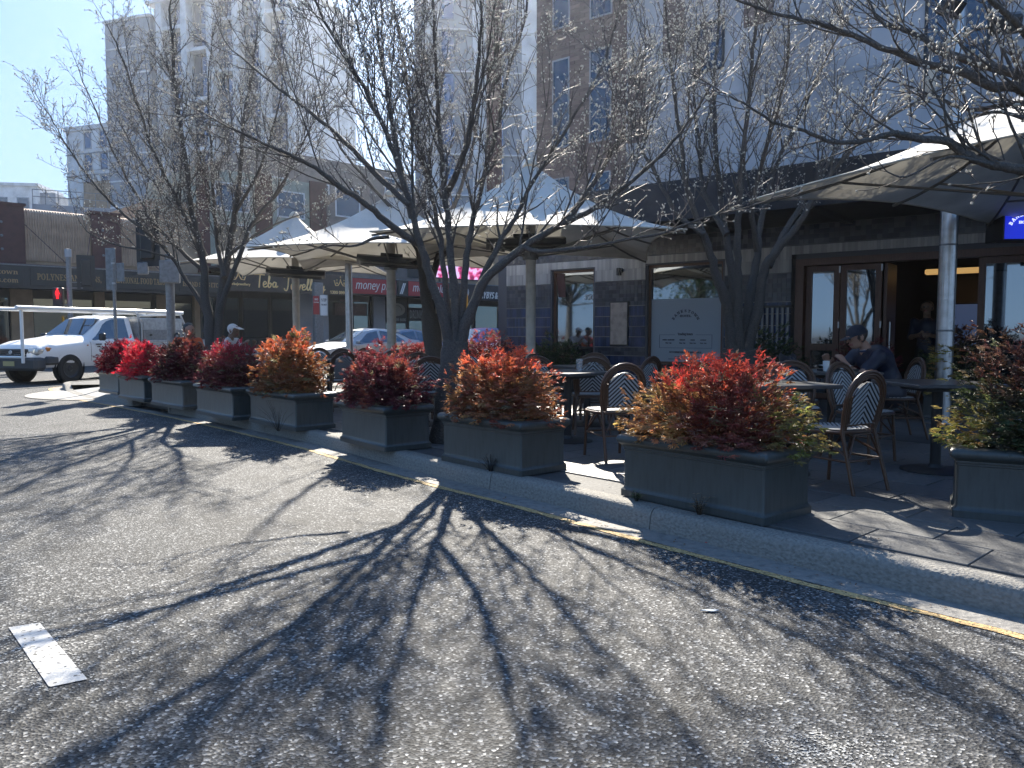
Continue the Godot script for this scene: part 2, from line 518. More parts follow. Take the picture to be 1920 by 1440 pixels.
const LIMBS_MID := [
	[0.18, 0.14, [0, -0.06, -0, 0.03, 0.51, -0, 0.06, 0.79, -0, 0.08, 1.08, -0]],
	[0.066, 0.01, [0.03, 0.99, -0, -0.09, 1.47, 0.07, -0.2, 1.85, 0.13, -0.28, 2.12, 0.2, -0.37, 2.49, 0.27, -0.47, 2.85, 0.33, -0.62, 3.25, 0.4, -0.84, 3.69, 0.47, -1.13, 4.18, 0.53, -1.36, 4.65, 0.6]],
	[0.04, 0.008, [-0.27, 2.08, 0.15, -0.54, 2.24, 0.31, -0.75, 2.43, 0.46, -0.98, 2.58, 0.62, -1.19, 2.73, 0.78, -1.4, 2.82, 0.94, -1.64, 2.91, 1.09, -1.82, 2.98, 1.25]],
	[0.022, 0.006, [-0.59, 2.15, 0.2, -0.73, 2.12, 0.3, -0.82, 2.06, 0.4, -0.93, 2.02, 0.5, -1.07, 2.02, 0.6, -1.2, 1.98, 0.7]],
	[0.062, 0.01, [0.07, 1.02, -0, 0.07, 1.53, -0.04, 0.03, 2.04, -0.07, -0.01, 2.44, -0.11, -0.06, 2.89, -0.15, -0.1, 3.46, -0.19, -0.14, 4.03, -0.22, -0.16, 4.71, -0.26, -0.17, 5.22, -0.3]],
	[0.055, 0.01, [0.09, 1.05, -0, 0.16, 1.53, -0.1, 0.19, 2, -0.2, 0.25, 2.35, -0.3, 0.36, 2.83, -0.4, 0.5, 3.37, -0.5, 0.62, 3.99, -0.6, 0.83, 4.72, -0.7, 0.92, 5.29, -0.8]],
	[0.074, 0.009, [0.1, 0.96, -0, 0.23, 1.36, 0.05, 0.41, 1.72, 0.1, 0.68, 1.96, 0.15, 0.96, 2.15, 0.2, 1.23, 2.29, 0.25, 1.49, 2.41, 0.3, 1.81, 2.63, 0.35, 2.12, 2.88, 0.4, 2.42, 3.24, 0.45, 2.66, 3.63, 0.5]],
	[0.03, 0.006, [0.82, 2.04, 0.2, 0.95, 1.99, 0.3, 1.22, 2, 0.4, 1.48, 2.02, 0.5, 1.83, 2.08, 0.6, 2.12, 2.12, 0.7, 2.46, 2.24, 0.8, 2.78, 2.31, 0.9]],
	[0.048, 0.01, [0.1, 1.02, -0, 0.26, 1.47, -0.04, 0.41, 1.84, -0.09, 0.57, 2.16, -0.13, 0.71, 2.39, -0.18, 0.85, 2.68, -0.22, 1.09, 3.09, -0.27, 1.38, 3.55, -0.31, 1.67, 4.08, -0.36, 1.84, 4.66, -0.4]],
	[0.046, 0.01, [0.05, 1.02, -0, -0.04, 1.65, -0.17, -0.1, 2.18, -0.33, -0.27, 2.91, -0.5, -0.43, 3.54, -0.67, -0.54, 4.18, -0.83, -0.68, 4.9, -1]],
	[0.035, 0.007, [-0.36, 2.46, 0.3, -0.63, 2.71, 0.2, -0.97, 3.06, 0.1, -1.32, 3.38, -0, -1.68, 3.66, -0.1, -2.05, 3.97, -0.2, -2.36, 4.23, -0.3]],
	[0.035, 0.007, [1.23, 2.29, 0.25, 1.46, 2.62, 0.1, 1.75, 3.09, -0.05, 1.99, 3.63, -0.2, 2.13, 4.24, -0.35]],
	[0.04, 0.009, [-0.04, 2.62, -0.2, 0.18, 3.02, 0.03, 0.3, 3.5, 0.25, 0.37, 4, 0.48, 0.4, 4.41, 0.7]],
	[0.035, 0.008, [-0.45, 2.8, 0.3, -0.56, 3.39, 0.07, -0.7, 4.07, -0.17, -0.82, 4.77, -0.4]],
]
const LIMBS_WALL := [
	[0.27, 0.24, [0, 0.61, -0, -0.01, 0.76, -0, -0.02, 0.94, -0]],
	[0.105, 0.014, [-0.09, 0.83, -0, -0.17, 1.34, 0.05, -0.25, 1.63, 0.1, -0.38, 1.91, 0.15, -0.47, 2.18, 0.2, -0.59, 2.46, 0.25, -0.75, 2.8, 0.3, -0.87, 3.2, 0.35, -0.96, 3.73, 0.4, -1.06, 4.39, 0.45, -1.17, 5.16, 0.5]],
	[0.085, 0.014, [-0.06, 0.83, -0, -0.07, 1.63, -0.06, -0.12, 2.07, -0.12, -0.17, 2.51, -0.19, -0.24, 2.96, -0.25, -0.28, 3.48, -0.31, -0.32, 4.29, -0.38, -0.28, 5.18, -0.44, -0.24, 5.92, -0.5]],
	[0.085, 0.014, [-0.01, 0.83, -0, -0.07, 1.34, 0.11, -0.12, 1.9, 0.22, -0.17, 2.38, 0.34, -0.19, 2.84, 0.45, -0.19, 3.36, 0.56, -0.17, 3.99, 0.68, -0.15, 4.66, 0.79, -0.15, 5.19, 0.9]],
	[0.09, 0.012, [0.02, 0.83, -0, 0.1, 1.34, -0.09, 0.18, 1.78, -0.18, 0.28, 2.23, -0.27, 0.34, 2.61, -0.36, 0.47, 3.06, -0.44, 0.64, 3.6, -0.53, 0.96, 4.21, -0.62, 1.28, 4.91, -0.71, 1.6, 5.53, -0.8]],
	[0.09, 0.01, [0.07, 0.91, -0, 0.19, 1.41, 0.08, 0.24, 1.98, 0.16, 0.38, 2.25, 0.24, 0.58, 2.52, 0.32, 0.68, 2.71, 0.4, 0.85, 3.04, 0.48, 1.08, 3.36, 0.56, 1.44, 3.74, 0.64, 1.92, 4.04, 0.72, 2.4, 4.27, 0.8]],
	[0.06, 0.01, [0.35, 2.06, -0, 0.58, 2.5, -0.08, 0.82, 2.87, -0.17, 1.14, 3.32, -0.25, 1.52, 3.99, -0.33, 1.91, 4.52, -0.42, 2.38, 5.05, -0.5]],
	[0.045, 0.008, [-0.6, 2.45, 0.3, -0.92, 2.75, 0.15, -1.18, 3.27, -0, -1.45, 3.87, -0.15, -1.58, 4.56, -0.3]],
	[0.05, 0.009, [-0.22, 2.49, -0, -0.47, 3.11, -0.28, -0.49, 3.9, -0.55, -0.51, 4.8, -0.82, -0.42, 5.72, -1.1]],
	[0.05, 0.009, [0.2, 2.28, -0, 0.01, 2.86, 0.32, 0.1, 3.54, 0.65, 0.17, 4.15, 0.97, 0.11, 4.72, 1.3]],
]
const LIMBS_NEAR := [
	[0.17, 0.14, [0, 0, -0, -0.03, 0.86, -0, -0.07, 1.56, -0.02]],
	[0.056, 0.009, [-0.09, 1.65, 0.05, -0.71, 2.16, 0.03, -1.15, 2.48, 0, -1.48, 2.71, -0.02, -1.68, 2.74, -0.04, -1.86, 2.83, -0.06, -2.05, 2.89, -0.09, -2.27, 2.98, -0.11, -2.45, 3.05, -0.13, -2.7, 3.16, -0.15, -2.99, 3.24, -0.18, -3.25, 3.33, -0.2]],
	[0.045, 0.008, [-0.12, 1.65, 0.05, -0.81, 2.35, -0.07, -1.16, 2.69, -0.19, -1.38, 2.91, -0.31, -1.77, 3.09, -0.43, -1.88, 3.23, -0.54, -1.97, 3.34, -0.66, -2.06, 3.43, -0.78, -2.13, 3.67, -0.9]],
	[0.038, 0.006, [-0.08, 1.52, 0.05, -0.63, 1.85, 0.07, -1.2, 2.1, 0.1, -1.58, 2.18, 0.12, -1.78, 2.21, 0.14, -1.92, 2.25, 0.17, -2.07, 2.33, 0.19, -2.28, 2.35, 0.21, -2.42, 2.37, 0.24, -2.52, 2.35, 0.26, -2.62, 2.32, 0.28, -2.74, 2.3, 0.31, -2.88, 2.31, 0.33, -3.02, 2.36, 0.35, -3.21, 2.4, 0.38, -3.44, 2.53, 0.4]],
	[0.055, 0.012, [-0.06, 1.72, 0.05, -0.56, 2.42, 0.04, -0.99, 2.99, 0.03, -1.33, 3.38, 0.01, -1.78, 3.74, -0]],
	[0.04, 0.01, [-0.79, 2.36, -0.1, -1.27, 2.74, 0.07, -1.73, 3.04, 0.23, -2.06, 3.18, 0.4]],
	[0.022, 0.006, [-1.15, 2.69, -0.2, -1.38, 2.7, -0.28, -1.63, 2.68, -0.35, -1.81, 2.78, -0.42, -1.99, 2.89, -0.5]],
	[0.02, 0.005, [-1.27, 2.08, 0.2, -1.4, 2.41, 0.08, -1.59, 2.58, -0.05, -1.8, 2.55, -0.17, -1.94, 2.51, -0.3]],
	[0.012, 0.004, [-1.83, 2.18, 0.25, -2.07, 2.24, 0.2, -2.3, 2.13, 0.15, -2.41, 2.18, 0.1]],
	[0.08, 0.02, [-0.09, 1.65, 0.05, 0.68, 2.3, -0.17, 1.41, 2.89, -0.38, 2.17, 3.69, -0.6]],
	[0.07, 0.02, [-0.08, 1.58, 0.05, -0.22, 2.48, 0.42, -0.46, 3.06, 0.8]],
]
const LIMBS_BACK := [
	[0.19, 0.16, [0, 0.32, -0, -0.04, 0.82, -0, -0.12, 1.5, -0]],
	[0.13, 0.014, [-0.12, 1.45, -0, -0.19, 1.98, 0.06, -0.24, 2.45, 0.11, -0.37, 3.1, 0.17, -0.55, 3.93, 0.23, -0.72, 4.83, 0.29, -0.84, 5.82, 0.34, -0.86, 6.69, 0.4]],
	[0.08, 0.012, [-0.16, 1.79, -0, 0.07, 2.66, -0.1, 0.31, 3.44, -0.2, 0.6, 4.32, -0.3, 0.79, 5.31, -0.4, 0.84, 6.39, -0.5]],
	[0.06, 0.01, [-0.25, 2.55, -0, -0.74, 3.32, -0.07, -1.23, 3.91, -0.15, -1.72, 4.5, -0.22, -2.11, 5.28, -0.3]],
	[0.06, 0.01, [0.03, 2.46, -0, 0.62, 3.02, 0.1, 1.29, 3.56, 0.2, 1.85, 4.19, 0.3, 2.3, 4.98, 0.4]],
	[0.05, 0.01, [-0.37, 3.1, 0.2, -0.15, 3.97, -0, 0.03, 5.06, -0.2, 0.21, 6.26, -0.4]],
]
# ---------------------------------------------------------------- kerb line and ground
const KERB := [Vector2(6.4, -0.7), Vector2(4.3, 1.42), Vector2(3.3, 2.42), Vector2(2.33, 3.42), Vector2(1.37, 4.46), Vector2(0.20, 5.88), Vector2(-0.79, 7.02), Vector2(-2.18, 8.78), Vector2(-3.36, 10.12), Vector2(-4.72, 11.6), Vector2(-7.0, 13.9), Vector2(-8.45, 15.3), Vector2(-9.4, 16.4), Vector2(-10.3, 17.6), Vector2(-10.75, 18.5), Vector2(-10.5, 19.4), Vector2(-9.6, 20.4), Vector2(-7.8, 22.3), Vector2(-4.4, 25.6), Vector2(0, 30), Vector2(6, 36)]
var kp := []      # dense points of the kerb's foot
var ks := []      # distance along it

func trace_kerb() -> void:
	for i in KERB.size() - 1:
		var a: Vector2 = KERB[maxi(i - 1, 0)]
		var b: Vector2 = KERB[i]
		var d: Vector2 = KERB[i + 1]
		var e: Vector2 = KERB[mini(i + 2, KERB.size() - 1)]
		for k in 10: kp.append(b.cubic_interpolate(d, a, e, k / 10.0))
	kp.append(KERB[-1])
	ks.append(0.0)
	for i in range(1, kp.size()): ks.append(ks[-1] + kp[i].distance_to(kp[i - 1]))

func kerb_at(s: float, n := 0.0) -> Vector2:   # s metres along, n metres into the terrace
	var i := clampi(ks.bsearch(s) - 1, 0, ks.size() - 2)
	var t := (s - float(ks[i])) / (float(ks[i + 1]) - float(ks[i]))
	var q := mini(i + 3, kp.size() - 1)
	var o := maxi(i - 2, 0)
	var dir: Vector2 = (kp[q] - kp[o]).normalized()
	var p: Vector2 = kp[i].lerp(kp[i + 1], t)
	return p + Vector2(dir.y, -dir.x) * n

func kerb_s(p: Vector2) -> float:
	var best := 0
	for i in kp.size():
		if kp[i].distance_to(p) < kp[best].distance_to(p): best = i
	return ks[best]

func V2(p: Vector2, y := 0.0) -> Vector3: return Vector3(p.x, y, -p.y)

func sheet(poly: PackedVector2Array, y: float) -> MB:
	var m := MB.new()
	var ix := Geometry2D.triangulate_polygon(poly)
	for i in range(0, ix.size(), 3):
		var a := V2(poly[ix[i]], y)
		var b := V2(poly[ix[i + 1]], y)
		var d := V2(poly[ix[i + 2]], y)
		if (b - a).cross(d - a).y > 0: m.tri(a, b, d)
		else: m.tri(a, d, b)
	return m

func ribbon(s0: float, s1: float, n0: float, n1: float, y: float, wob := 0.0) -> MB:
	var m := MB.new()
	var k := int((s1 - s0) / 0.12) + 1
	for i in k:
		var a := s0 + (s1 - s0) * i / k
		var b := s0 + (s1 - s0) * (i + 1) / k
		m.quad(V2(kerb_at(a, n0 + wob * sin(a * 17.3) * sin(a * 41.0)), y), V2(kerb_at(a, n1 + wob * sin(a * 29.0 + 2.0) * sin(a * 11.0)), y), V2(kerb_at(b, n1 + wob * sin(b * 29.0 + 2.0) * sin(b * 11.0)), y), V2(kerb_at(b, n0 + wob * sin(b * 17.3) * sin(b * 41.0)), y))
		if m.n[-1].y < 0: pass
	return m

func build_ground() -> void:
	trace_kerb()
	# the road: one sheet to the horizon
	var st := MeshInstance3D.new()
	st.name = "road"
	var q := PackedVector3Array([Vector3(-400, 0, 120), Vector3(400, 0, 120), Vector3(400, 0, -500), Vector3(-400, 0, -500)])
	var arr := []
	arr.resize(Mesh.ARRAY_MAX)
	arr[Mesh.ARRAY_VERTEX] = q
	arr[Mesh.ARRAY_NORMAL] = PackedVector3Array([Vector3.UP, Vector3.UP, Vector3.UP, Vector3.UP])
	var u1 := PackedVector2Array()
	var u2 := PackedVector2Array()
	for p in q:
		u1.append(Vector2(p.x, p.z) / 2.1)
		u2.append(Vector2(p.x + p.z * 0.3, p.z - p.x * 0.2) / 7.3)
	arr[Mesh.ARRAY_TEX_UV] = u1
	arr[Mesh.ARRAY_TEX_UV2] = u2
	arr[Mesh.ARRAY_INDEX] = PackedInt32Array([0, 3, 2, 0, 2, 1])
	var am := ArrayMesh.new()
	am.add_surface_from_arrays(Mesh.PRIMITIVE_TRIANGLES, arr)
	st.mesh = am
	st.material_override = M.asphalt
	st.set_meta("kind", "structure")
	add_child(st)
	var last: float = ks[-1]
	struct("gutter", ribbon(0.0, last, -0.21, 0.02, 0.004), M.gutter)
	# painted edge line, worn at its edges
	struct("yellow_edge_line", ribbon(0.0, kerb_s(Vector2(-10.5, 19.4)), -0.275, -0.215, 0.004, 0.014), M.yellow)
	# kerb stones
	var root := Node3D.new()
	root.name = "kerb"
	root.set_meta("kind", "structure")
	add_child(root)
	var full := [[0.0, 0.0], [0.012, 0.09], [0.022, 0.122], [0.042, 0.137], [0.07, 0.141], [0.16, 0.141], [0.16, -0.02]]
	var s_in0 := kerb_s(Vector2(-5.55, 12.45))
	var s_in1 := kerb_s(Vector2(-6.85, 13.75))
	var ramp0 := kerb_s(Vector2(-8.3, 15.15))
	var ramp1 := kerb_s(Vector2(-10.0, 17.2))
	var joints := [0.0]
	for g in [Vector2(3.9, 1.8), Vector2(2.35, 3.4), Vector2(0.93, 5.0), Vector2(-0.2, 6.35), Vector2(-1.6, 8.05), Vector2(-3.2, 9.95), Vector2(-4.3, 11.15)]: joints.append(kerb_s(g))
	joints.append_array([s_in0, s_in1, ramp0, ramp1])
	var s := ramp1 + 1.8
	while s < last - 2:
		joints.append(s)
		s += 2.4
	for i in joints.size() - 1:
		var a: float = joints[i] + 0.004
		var b: float = joints[i + 1] - 0.004
		if absf(joints[i] - s_in0) < 0.01: continue
		var m := MB.new()
		var rows := []
		var k := maxi(3, int((b - a) / 0.2))
		for r in k + 1:
			var t := a + (b - a) * r / k
			var f := 1.0
			if t > ramp0 - 0.7 and t < ramp1 + 0.5: f = clampf(maxf((ramp0 - t) / 0.7, (t - ramp1) / 0.5), 0.12, 1.0)
			var row := []
			for pq in full:
				var w := 0.003 * sin(t * 23.0 + pq[1] * 60.0)
				row.append(V2(kerb_at(t, pq[0] + w), pq[1] * f if pq[1] > 0 else pq[1]))
			rows.append(row)
		m.grid(rows)
		for e in [0, k]:
			var r0: Array = rows[e]
			for j in range(1, r0.size() - 1): m.tri(r0[0], r0[j], r0[j + 1])
		var o := obj("kerb_stone", m.soften(50), M.concrete, root)
	# the drain inlet: a lintel over a dark slot
	var dr := thing("drain_inlet", "concrete kerb inlet with a long dark slot at the gutter below the small red shrubs", "storm drain")
	var l := MB.new()
	var lo := MB.new()
	var bk := MB.new()
	for r in 6:
		var a2 := s_in0 + (s_in1 - s_in0) * r / 6.0
		var b2 := s_in0 + (s_in1 - s_in0) * (r + 1) / 6.0
		l.quad(V2(kerb_at(a2, 0.0), 0.1), V2(kerb_at(a2, 0.02), 0.142), V2(kerb_at(b2, 0.02), 0.142), V2(kerb_at(b2, 0.0), 0.1))
		l.quad(V2(kerb_at(a2, 0.02), 0.142), V2(kerb_at(a2, 0.16), 0.142), V2(kerb_at(b2, 0.16), 0.142), V2(kerb_at(b2, 0.02), 0.142))
		l.quad(V2(kerb_at(a2, 0.0), 0.1), V2(kerb_at(b2, 0.0), 0.1), V2(kerb_at(b2, 0.16), 0.09), V2(kerb_at(a2, 0.16), 0.09))
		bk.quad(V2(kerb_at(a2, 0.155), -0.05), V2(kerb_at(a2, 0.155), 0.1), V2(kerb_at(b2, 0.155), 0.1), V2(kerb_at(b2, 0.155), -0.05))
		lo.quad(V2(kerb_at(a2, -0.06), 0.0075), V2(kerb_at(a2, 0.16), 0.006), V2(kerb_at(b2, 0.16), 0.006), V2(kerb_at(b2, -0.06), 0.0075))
	for e2 in [s_in0, s_in1]:
		var c0 := V2(kerb_at(e2, 0.08), 0.05)
		var tw := kerb_at(e2 + 0.1) - kerb_at(e2 - 0.1)
		l.box(c0, Vector3(0.07, 0.17, 0.162), Basis(Vector3.UP, atan2(tw.y, tw.x)))
	obj("lintel", l, M.concrete, dr)
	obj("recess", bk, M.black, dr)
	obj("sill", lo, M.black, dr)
	# pavement of the terrace and round the corner
	var poly := PackedVector2Array()
	s = 0.0
	while s < last:
		if s < ramp0 - 0.1 or s > ramp1 + 0.1: poly.append(kerb_at(s, 0.155))
		else: poly.append(kerb_at(s, 1.15))
		s += 0.35
	poly.append(Vector2(40, 36))
	poly.append(Vector2(40, -6))
	struct("pavement", sheet(poly, 0.13), M.paving_bed)
	var apron := PackedVector2Array()
	for r2 in 13: apron.append(kerb_at(ramp0 - 0.3 + (ramp1 - ramp0 + 0.6) * r2 / 12.0, 0.16))
	for r3 in 13: apron.append(kerb_at(ramp1 + 0.2 - (ramp1 - ramp0 + 0.3) * r3 / 12.0, -0.9 + 0.55 * pow(absf(r3 / 6.0 - 1.0), 2.0)))
	struct("concrete_apron", sheet(apron, 0.012), M.footpath)
	var rp := MB.new()
	for r4 in 12:
		var a3 := ramp0 - 0.2 + (ramp1 - ramp0 + 0.4) * r4 / 12.0
		var b3 := ramp0 - 0.2 + (ramp1 - ramp0 + 0.4) * (r4 + 1) / 12.0
		rp.quad(V2(kerb_at(a3, 0.15), 0.02), V2(kerb_at(a3, 1.25), 0.134), V2(kerb_at(b3, 1.25), 0.134), V2(kerb_at(b3, 0.15), 0.02))
	struct("kerb_ramp", rp, M.footpath)
	# pavers one by one where the terrace is near
	var pv := Node3D.new()
	pv.name = "terrace_paving"
	pv.set_meta("kind", "structure")
	add_child(pv)
	var o0 := Vector2(2.33, 3.42)
	var ax := Vector2(-0.675, 0.738)
	var nx := Vector2(0.738, 0.675)
	var turn := Basis(Vector3.UP, atan2(ax.y, ax.x))
	var shapes := []
	for k2 in 2:
		var m2 := MB.new()
		m2.bev(Vector3.ZERO, Vector3(0.592, 0.03, 0.392), 0.003)
		shapes.append(m2.mesh())
	for i in range(-6, 19):
		for j in 11:
			var p := o0 + ax * (0.6 * i + (0.3 if j % 2 else 0.0)) + nx * (0.42 + 0.4 * j)
			var sk := kerb_s(p)
			var off := (p - kerb_at(sk)).dot(nx)
			if off < 0.40: continue
			var t2 := MeshInstance3D.new()
			t2.name = "paver"
			t2.mesh = shapes[0]
			t2.material_override = M.pavers[rng.randi() % 3]
			t2.transform = Transform3D(turn, P(p.x, p.y, 0.1265 + rng.randf_range(-0.0012, 0.0012)))
			pv.add_child(t2, true)
	# painted lane dash and an old patch of paint
	var dash := MB.new()
	var da := [Vector2(-2.225, 3.32), Vector2(-2.12, 3.375), Vector2(-1.595, 2.81), Vector2(-1.70, 2.745)]
	var kx := 14
	for i in kx:
		var l0: Vector2 = da[0].lerp(da[3], float(i) / kx)
		var l1: Vector2 = da[0].lerp(da[3], float(i + 1) / kx)
		var r0b: Vector2 = da[1].lerp(da[2], float(i) / kx)
		var r1b: Vector2 = da[1].lerp(da[2], float(i + 1) / kx)
		dash.quad(V2(l0, 0.004), V2(l1, 0.004), V2(r1b, 0.004), V2(r0b, 0.004))
	struct("lane_dash", dash, M.white_paint)
	# flecks of paint that have come off the dash and an old spill
	var sp := MB.new()
	for i in 900:
		var c4: Vector2
		if i < 560: c4 = Vector2(0.98, 2.33) + Vector2(rng.randfn() * 0.10, rng.randfn() * 0.05)
		else:
			var along := rng.randf_range(-0.04, 1.04)
			c4 = (da[0].lerp(da[3], along) + Vector2(-0.004 - absf(rng.randfn()) * 0.022, -0.002 - absf(rng.randfn()) * 0.015)) if i % 2 else (da[1].lerp(da[2], along) + Vector2(0.004 + absf(rng.randfn()) * 0.018, absf(rng.randfn()) * 0.012))
		var pl := PackedVector2Array()
		var big := rng.randf_range(0.0015, 0.0055)
		for j in 5: pl.append(c4 + Vector2.from_angle(j * TAU / 5 + rng.randf()) * big * rng.randf_range(0.6, 1.3))
		var mm := sheet(pl, 0.0022 + 0.000001 * i)
		sp.v.append_array(mm.v); sp.n.append_array(mm.n); sp.c.append_array(mm.c); sp.uv.append_array(mm.uv)
	struct("paint_flecks", sp, M.old_paint)
	# leaf litter that the wind left in the gutter and against the boxes
	var lt := MB.new()
	lt.tinted = true
	for i in 260:
		var sL := rng.randf_range(0.5, 17.0)
		var pL := kerb_at(sL, -0.16 + absf(rng.randfn()) * 0.06 if i % 3 else rng.randf_range(0.18, 0.45))
		var b := rng.randf_range(0.5, 1.2)
		lt.col = Color(0.16 * b, 0.07 * b, 0.035 * b) if i % 4 else Color(0.26 * b, 0.17 * b, 0.08 * b)
		leaflet(lt, V2(pL, 0.010 if i % 3 else 0.147), Vector3(rng.randf_range(-1, 1), 0.1, rng.randf_range(-1, 1)).normalized(), Vector3.UP, rng.randf_range(0.012, 0.030), 0.006)
	stuff(struct("leaf_litter", lt, M.leaf))
	# footpath on the far side of the cross street
	var a5 := Vector2(-60, -12)
	var b5 := Vector2(70, 116)
	var nn := (b5 - a5).normalized()
	var base := Vector2(-20, 29.2)
	var fp := MB.new()
	var e0 := base - nn * 60.0
	var e1 := base + nn * 70.0
	var ou := Vector2(0.70, -0.71)
	for st2 in [[1.2, 1.05, 0.0, 0.15], [1.05, -6.0, 0.15, 0.15]]:
		fp.quad(V2(e0 + ou * st2[0], st2[2]), V2(e1 + ou * st2[0], st2[2]), V2(e1 + ou * st2[1], st2[3]), V2(e0 + ou * st2[1], st2[3]))
	struct("far_footpath", fp, M.footpath)
	# small litter
	var lf := MB.new()
	lf.prism(PackedVector2Array([Vector2(-0.05, 0), Vector2(-0.01, 0.02), Vector2(0.05, 0.008), Vector2(0.03, -0.014), Vector2(-0.02, -0.02)]), 0, 0.004, Transform3D(Basis(Vector3.RIGHT, -PI / 2), Vector3.ZERO))
	var leaf_red := tag(obj("fallen_leaf", lf, M.red_sign), "small red fallen leaf lying in the gutter under the largest planter", "leaf")
	leaf_red.position = P(1.24, 4.67, 0.012)
	var wr := MB.new()
	wr.prism(PackedVector2Array([Vector2(-0.04, 0), Vector2(0, 0.012), Vector2(0.05, 0.004), Vector2(0.02, -0.016)]), 0, 0.003, Transform3D(Basis(Vector3.RIGHT, -PI / 2), Vector3.ZERO))
	var l2 := tag(obj("scrap_of_paper", wr, M.frost), "pale green scrap of paper flat on the road right of centre", "litter")
	l2.position = P(0.92, 3.52, 0.006)

# ---------------------------------------------------------------- planters and shrubs
func planter_mesh(len_: float, w: float) -> MB:
	var m := MB.new()
	var prof := [[0.018, 0.0], [0.018, 0.046], [0.004, 0.062], [0.0, 0.08], [0.0, 0.33], [0.006, 0.334], [0.006, 0.346], [0.014, 0.350], [0.014, 0.362], [0.026, 0.374], [0.038, 0.386], [0.044, 0.400], [0.044, 0.416], [0.038, 0.430], [0.026, 0.440], [0.010, 0.444], [-0.03, 0.444], [-0.036, 0.438], [-0.036, 0.36]]
	var rows := []
	for p in prof:
		var x: float = len_ / 2 + p[0]
		var z: float = w / 2 + p[0]
		var e := 0.012
		rows.append([Vector3(-x, p[1], z - e), Vector3(-x + e, p[1], z), Vector3(x - e, p[1], z), Vector3(x, p[1], z - e), Vector3(x, p[1], -z + e), Vector3(x - e, p[1], -z), Vector3(-x + e, p[1], -z), Vector3(-x, p[1], -z + e), Vector3(-x, p[1], z - e)])
	m.grid(rows, true)
	return m.soften(38)

func build_planters() -> void:
	# [near front corner, far front corner], label of box, label of shrub, palette, crown [half length, half width, height]
	var L := [
		[Vector2(-7.62, 15.0), 1.0, 0.5, "grey planter box at the far corner, farthest of the kerbside row", "small dark red shrub in the farthest kerbside planter", 0, 0.55, 0.55],
		[Vector2(-6.46, 13.55), 1.2, 0.5, "grey planter box above the drain inlet, second from the far end", "bright scarlet shrub in the second planter from the far end", 1, 0.62, 0.52],
		[Vector2(-5.27, 12.27), 1.28, 0.5, "grey planter box in front of the person in orange", "tall blackish red shrub in front of the person in orange", 2, 0.58, 0.58],
		[Vector2(-3.95, 10.8), 1.28, 0.5, "grey planter box at the foot of the forked tree beside the white cap", "dark red shrub with a bright crimson top beside the white cap", 3, 0.62, 0.52],
		[Vector2(-2.81, 9.72), 1.3, 0.5, "grey planter box with a weed climbing its front", "tall ragged orange and brown shrub in front of the silver car", 4, 0.60, 0.68],
		[Vector2(-1.34, 8.02), 0.98, 0.5, "grey planter box just left of the middle tree trunk", "maroon shrub just left of the middle tree trunk", 5, 0.58, 0.54],
		[Vector2(-0.09, 6.74), 1.06, 0.5, "grey planter box with a dead weed at its foot, right of the middle tree", "orange and bronze shrub in front of the cream umbrella pole", 6, 0.62, 0.57],
		[Vector2(1.36, 5.19), 1.13, 0.52, "largest grey planter box in the foreground with dry grass at its corner", "big red, orange and tan shrub in the foreground planter", 7, 0.70, 0.52],
		[Vector2(3.40, 4.75), 1.1, 0.48, "grey planter box cut by the right edge of the picture", "dark green shrub with maroon top at the right edge", 8, 0.62, 0.72]]
	for i in L.size():
		var q: Array = L[i]
		var sk := kerb_s(q[0])
		var t := (kerb_at(sk + 0.4) - kerb_at(sk - 0.4)).normalized()
		if i == 8: t = Vector2(-0.88, 0.47)
		var turn := atan2(t.y, t.x) + PI
		var box := thing("planter_box", q[3], "planter", P(q[0].x, q[0].y, 0.141), turn, "grey planter boxes along the kerb")
		var pm := planter_mesh(q[1], q[2])
		obj("shell", pm, M.planter, box)
		var so := MB.new()
		so.box(Vector3(0, 0.385, 0), Vector3(q[1] - 0.074, 0.03, q[2] - 0.074))
		obj("soil", so, M.soil, box)
		shrub(q[4], P(q[0].x, q[0].y, 0.54), turn, q[5], q[6], q[2] * 0.5 + 0.13, q[7], 300 + i, 1800 if i > 4 else 1150, "shrubs in the kerbside planters", 1.0 if i > 4 else 1.35)

const PAL := [
	[Color(0.20, 0.012, 0.02), Color(0.34, 0.02, 0.035), Color(0.10, 0.02, 0.02)],
	[Color(0.50, 0.02, 0.04), Color(0.42, 0.015, 0.035), Color(0.26, 0.02, 0.03)],
	[Color(0.085, 0.016, 0.02), Color(0.13, 0.03, 0.025), Color(0.05, 0.03, 0.02)],
	[Color(0.11, 0.022, 0.026), Color(0.36, 0.025, 0.045), Color(0.12, 0.05, 0.03)],
	[Color(0.20, 0.075, 0.03), Color(0.46, 0.12, 0.05), Color(0.09, 0.07, 0.03)],
	[Color(0.095, 0.020, 0.025), Color(0.145, 0.028, 0.03), Color(0.24, 0.06, 0.04)],
	[Color(0.25, 0.105, 0.05), Color(0.50, 0.10, 0.05), Color(0.15, 0.045, 0.03)],
	[Color(0.34, 0.18, 0.075), Color(0.44, 0.062, 0.04), Color(0.17, 0.14, 0.045)],
	[Color(0.048, 0.058, 0.028), Color(0.075, 0.034, 0.026), Color(0.28, 0.21, 0.06)],
	[Color(0.035, 0.055, 0.025), Color(0.05, 0.07, 0.03), Color(0.06, 0.06, 0.02)]]

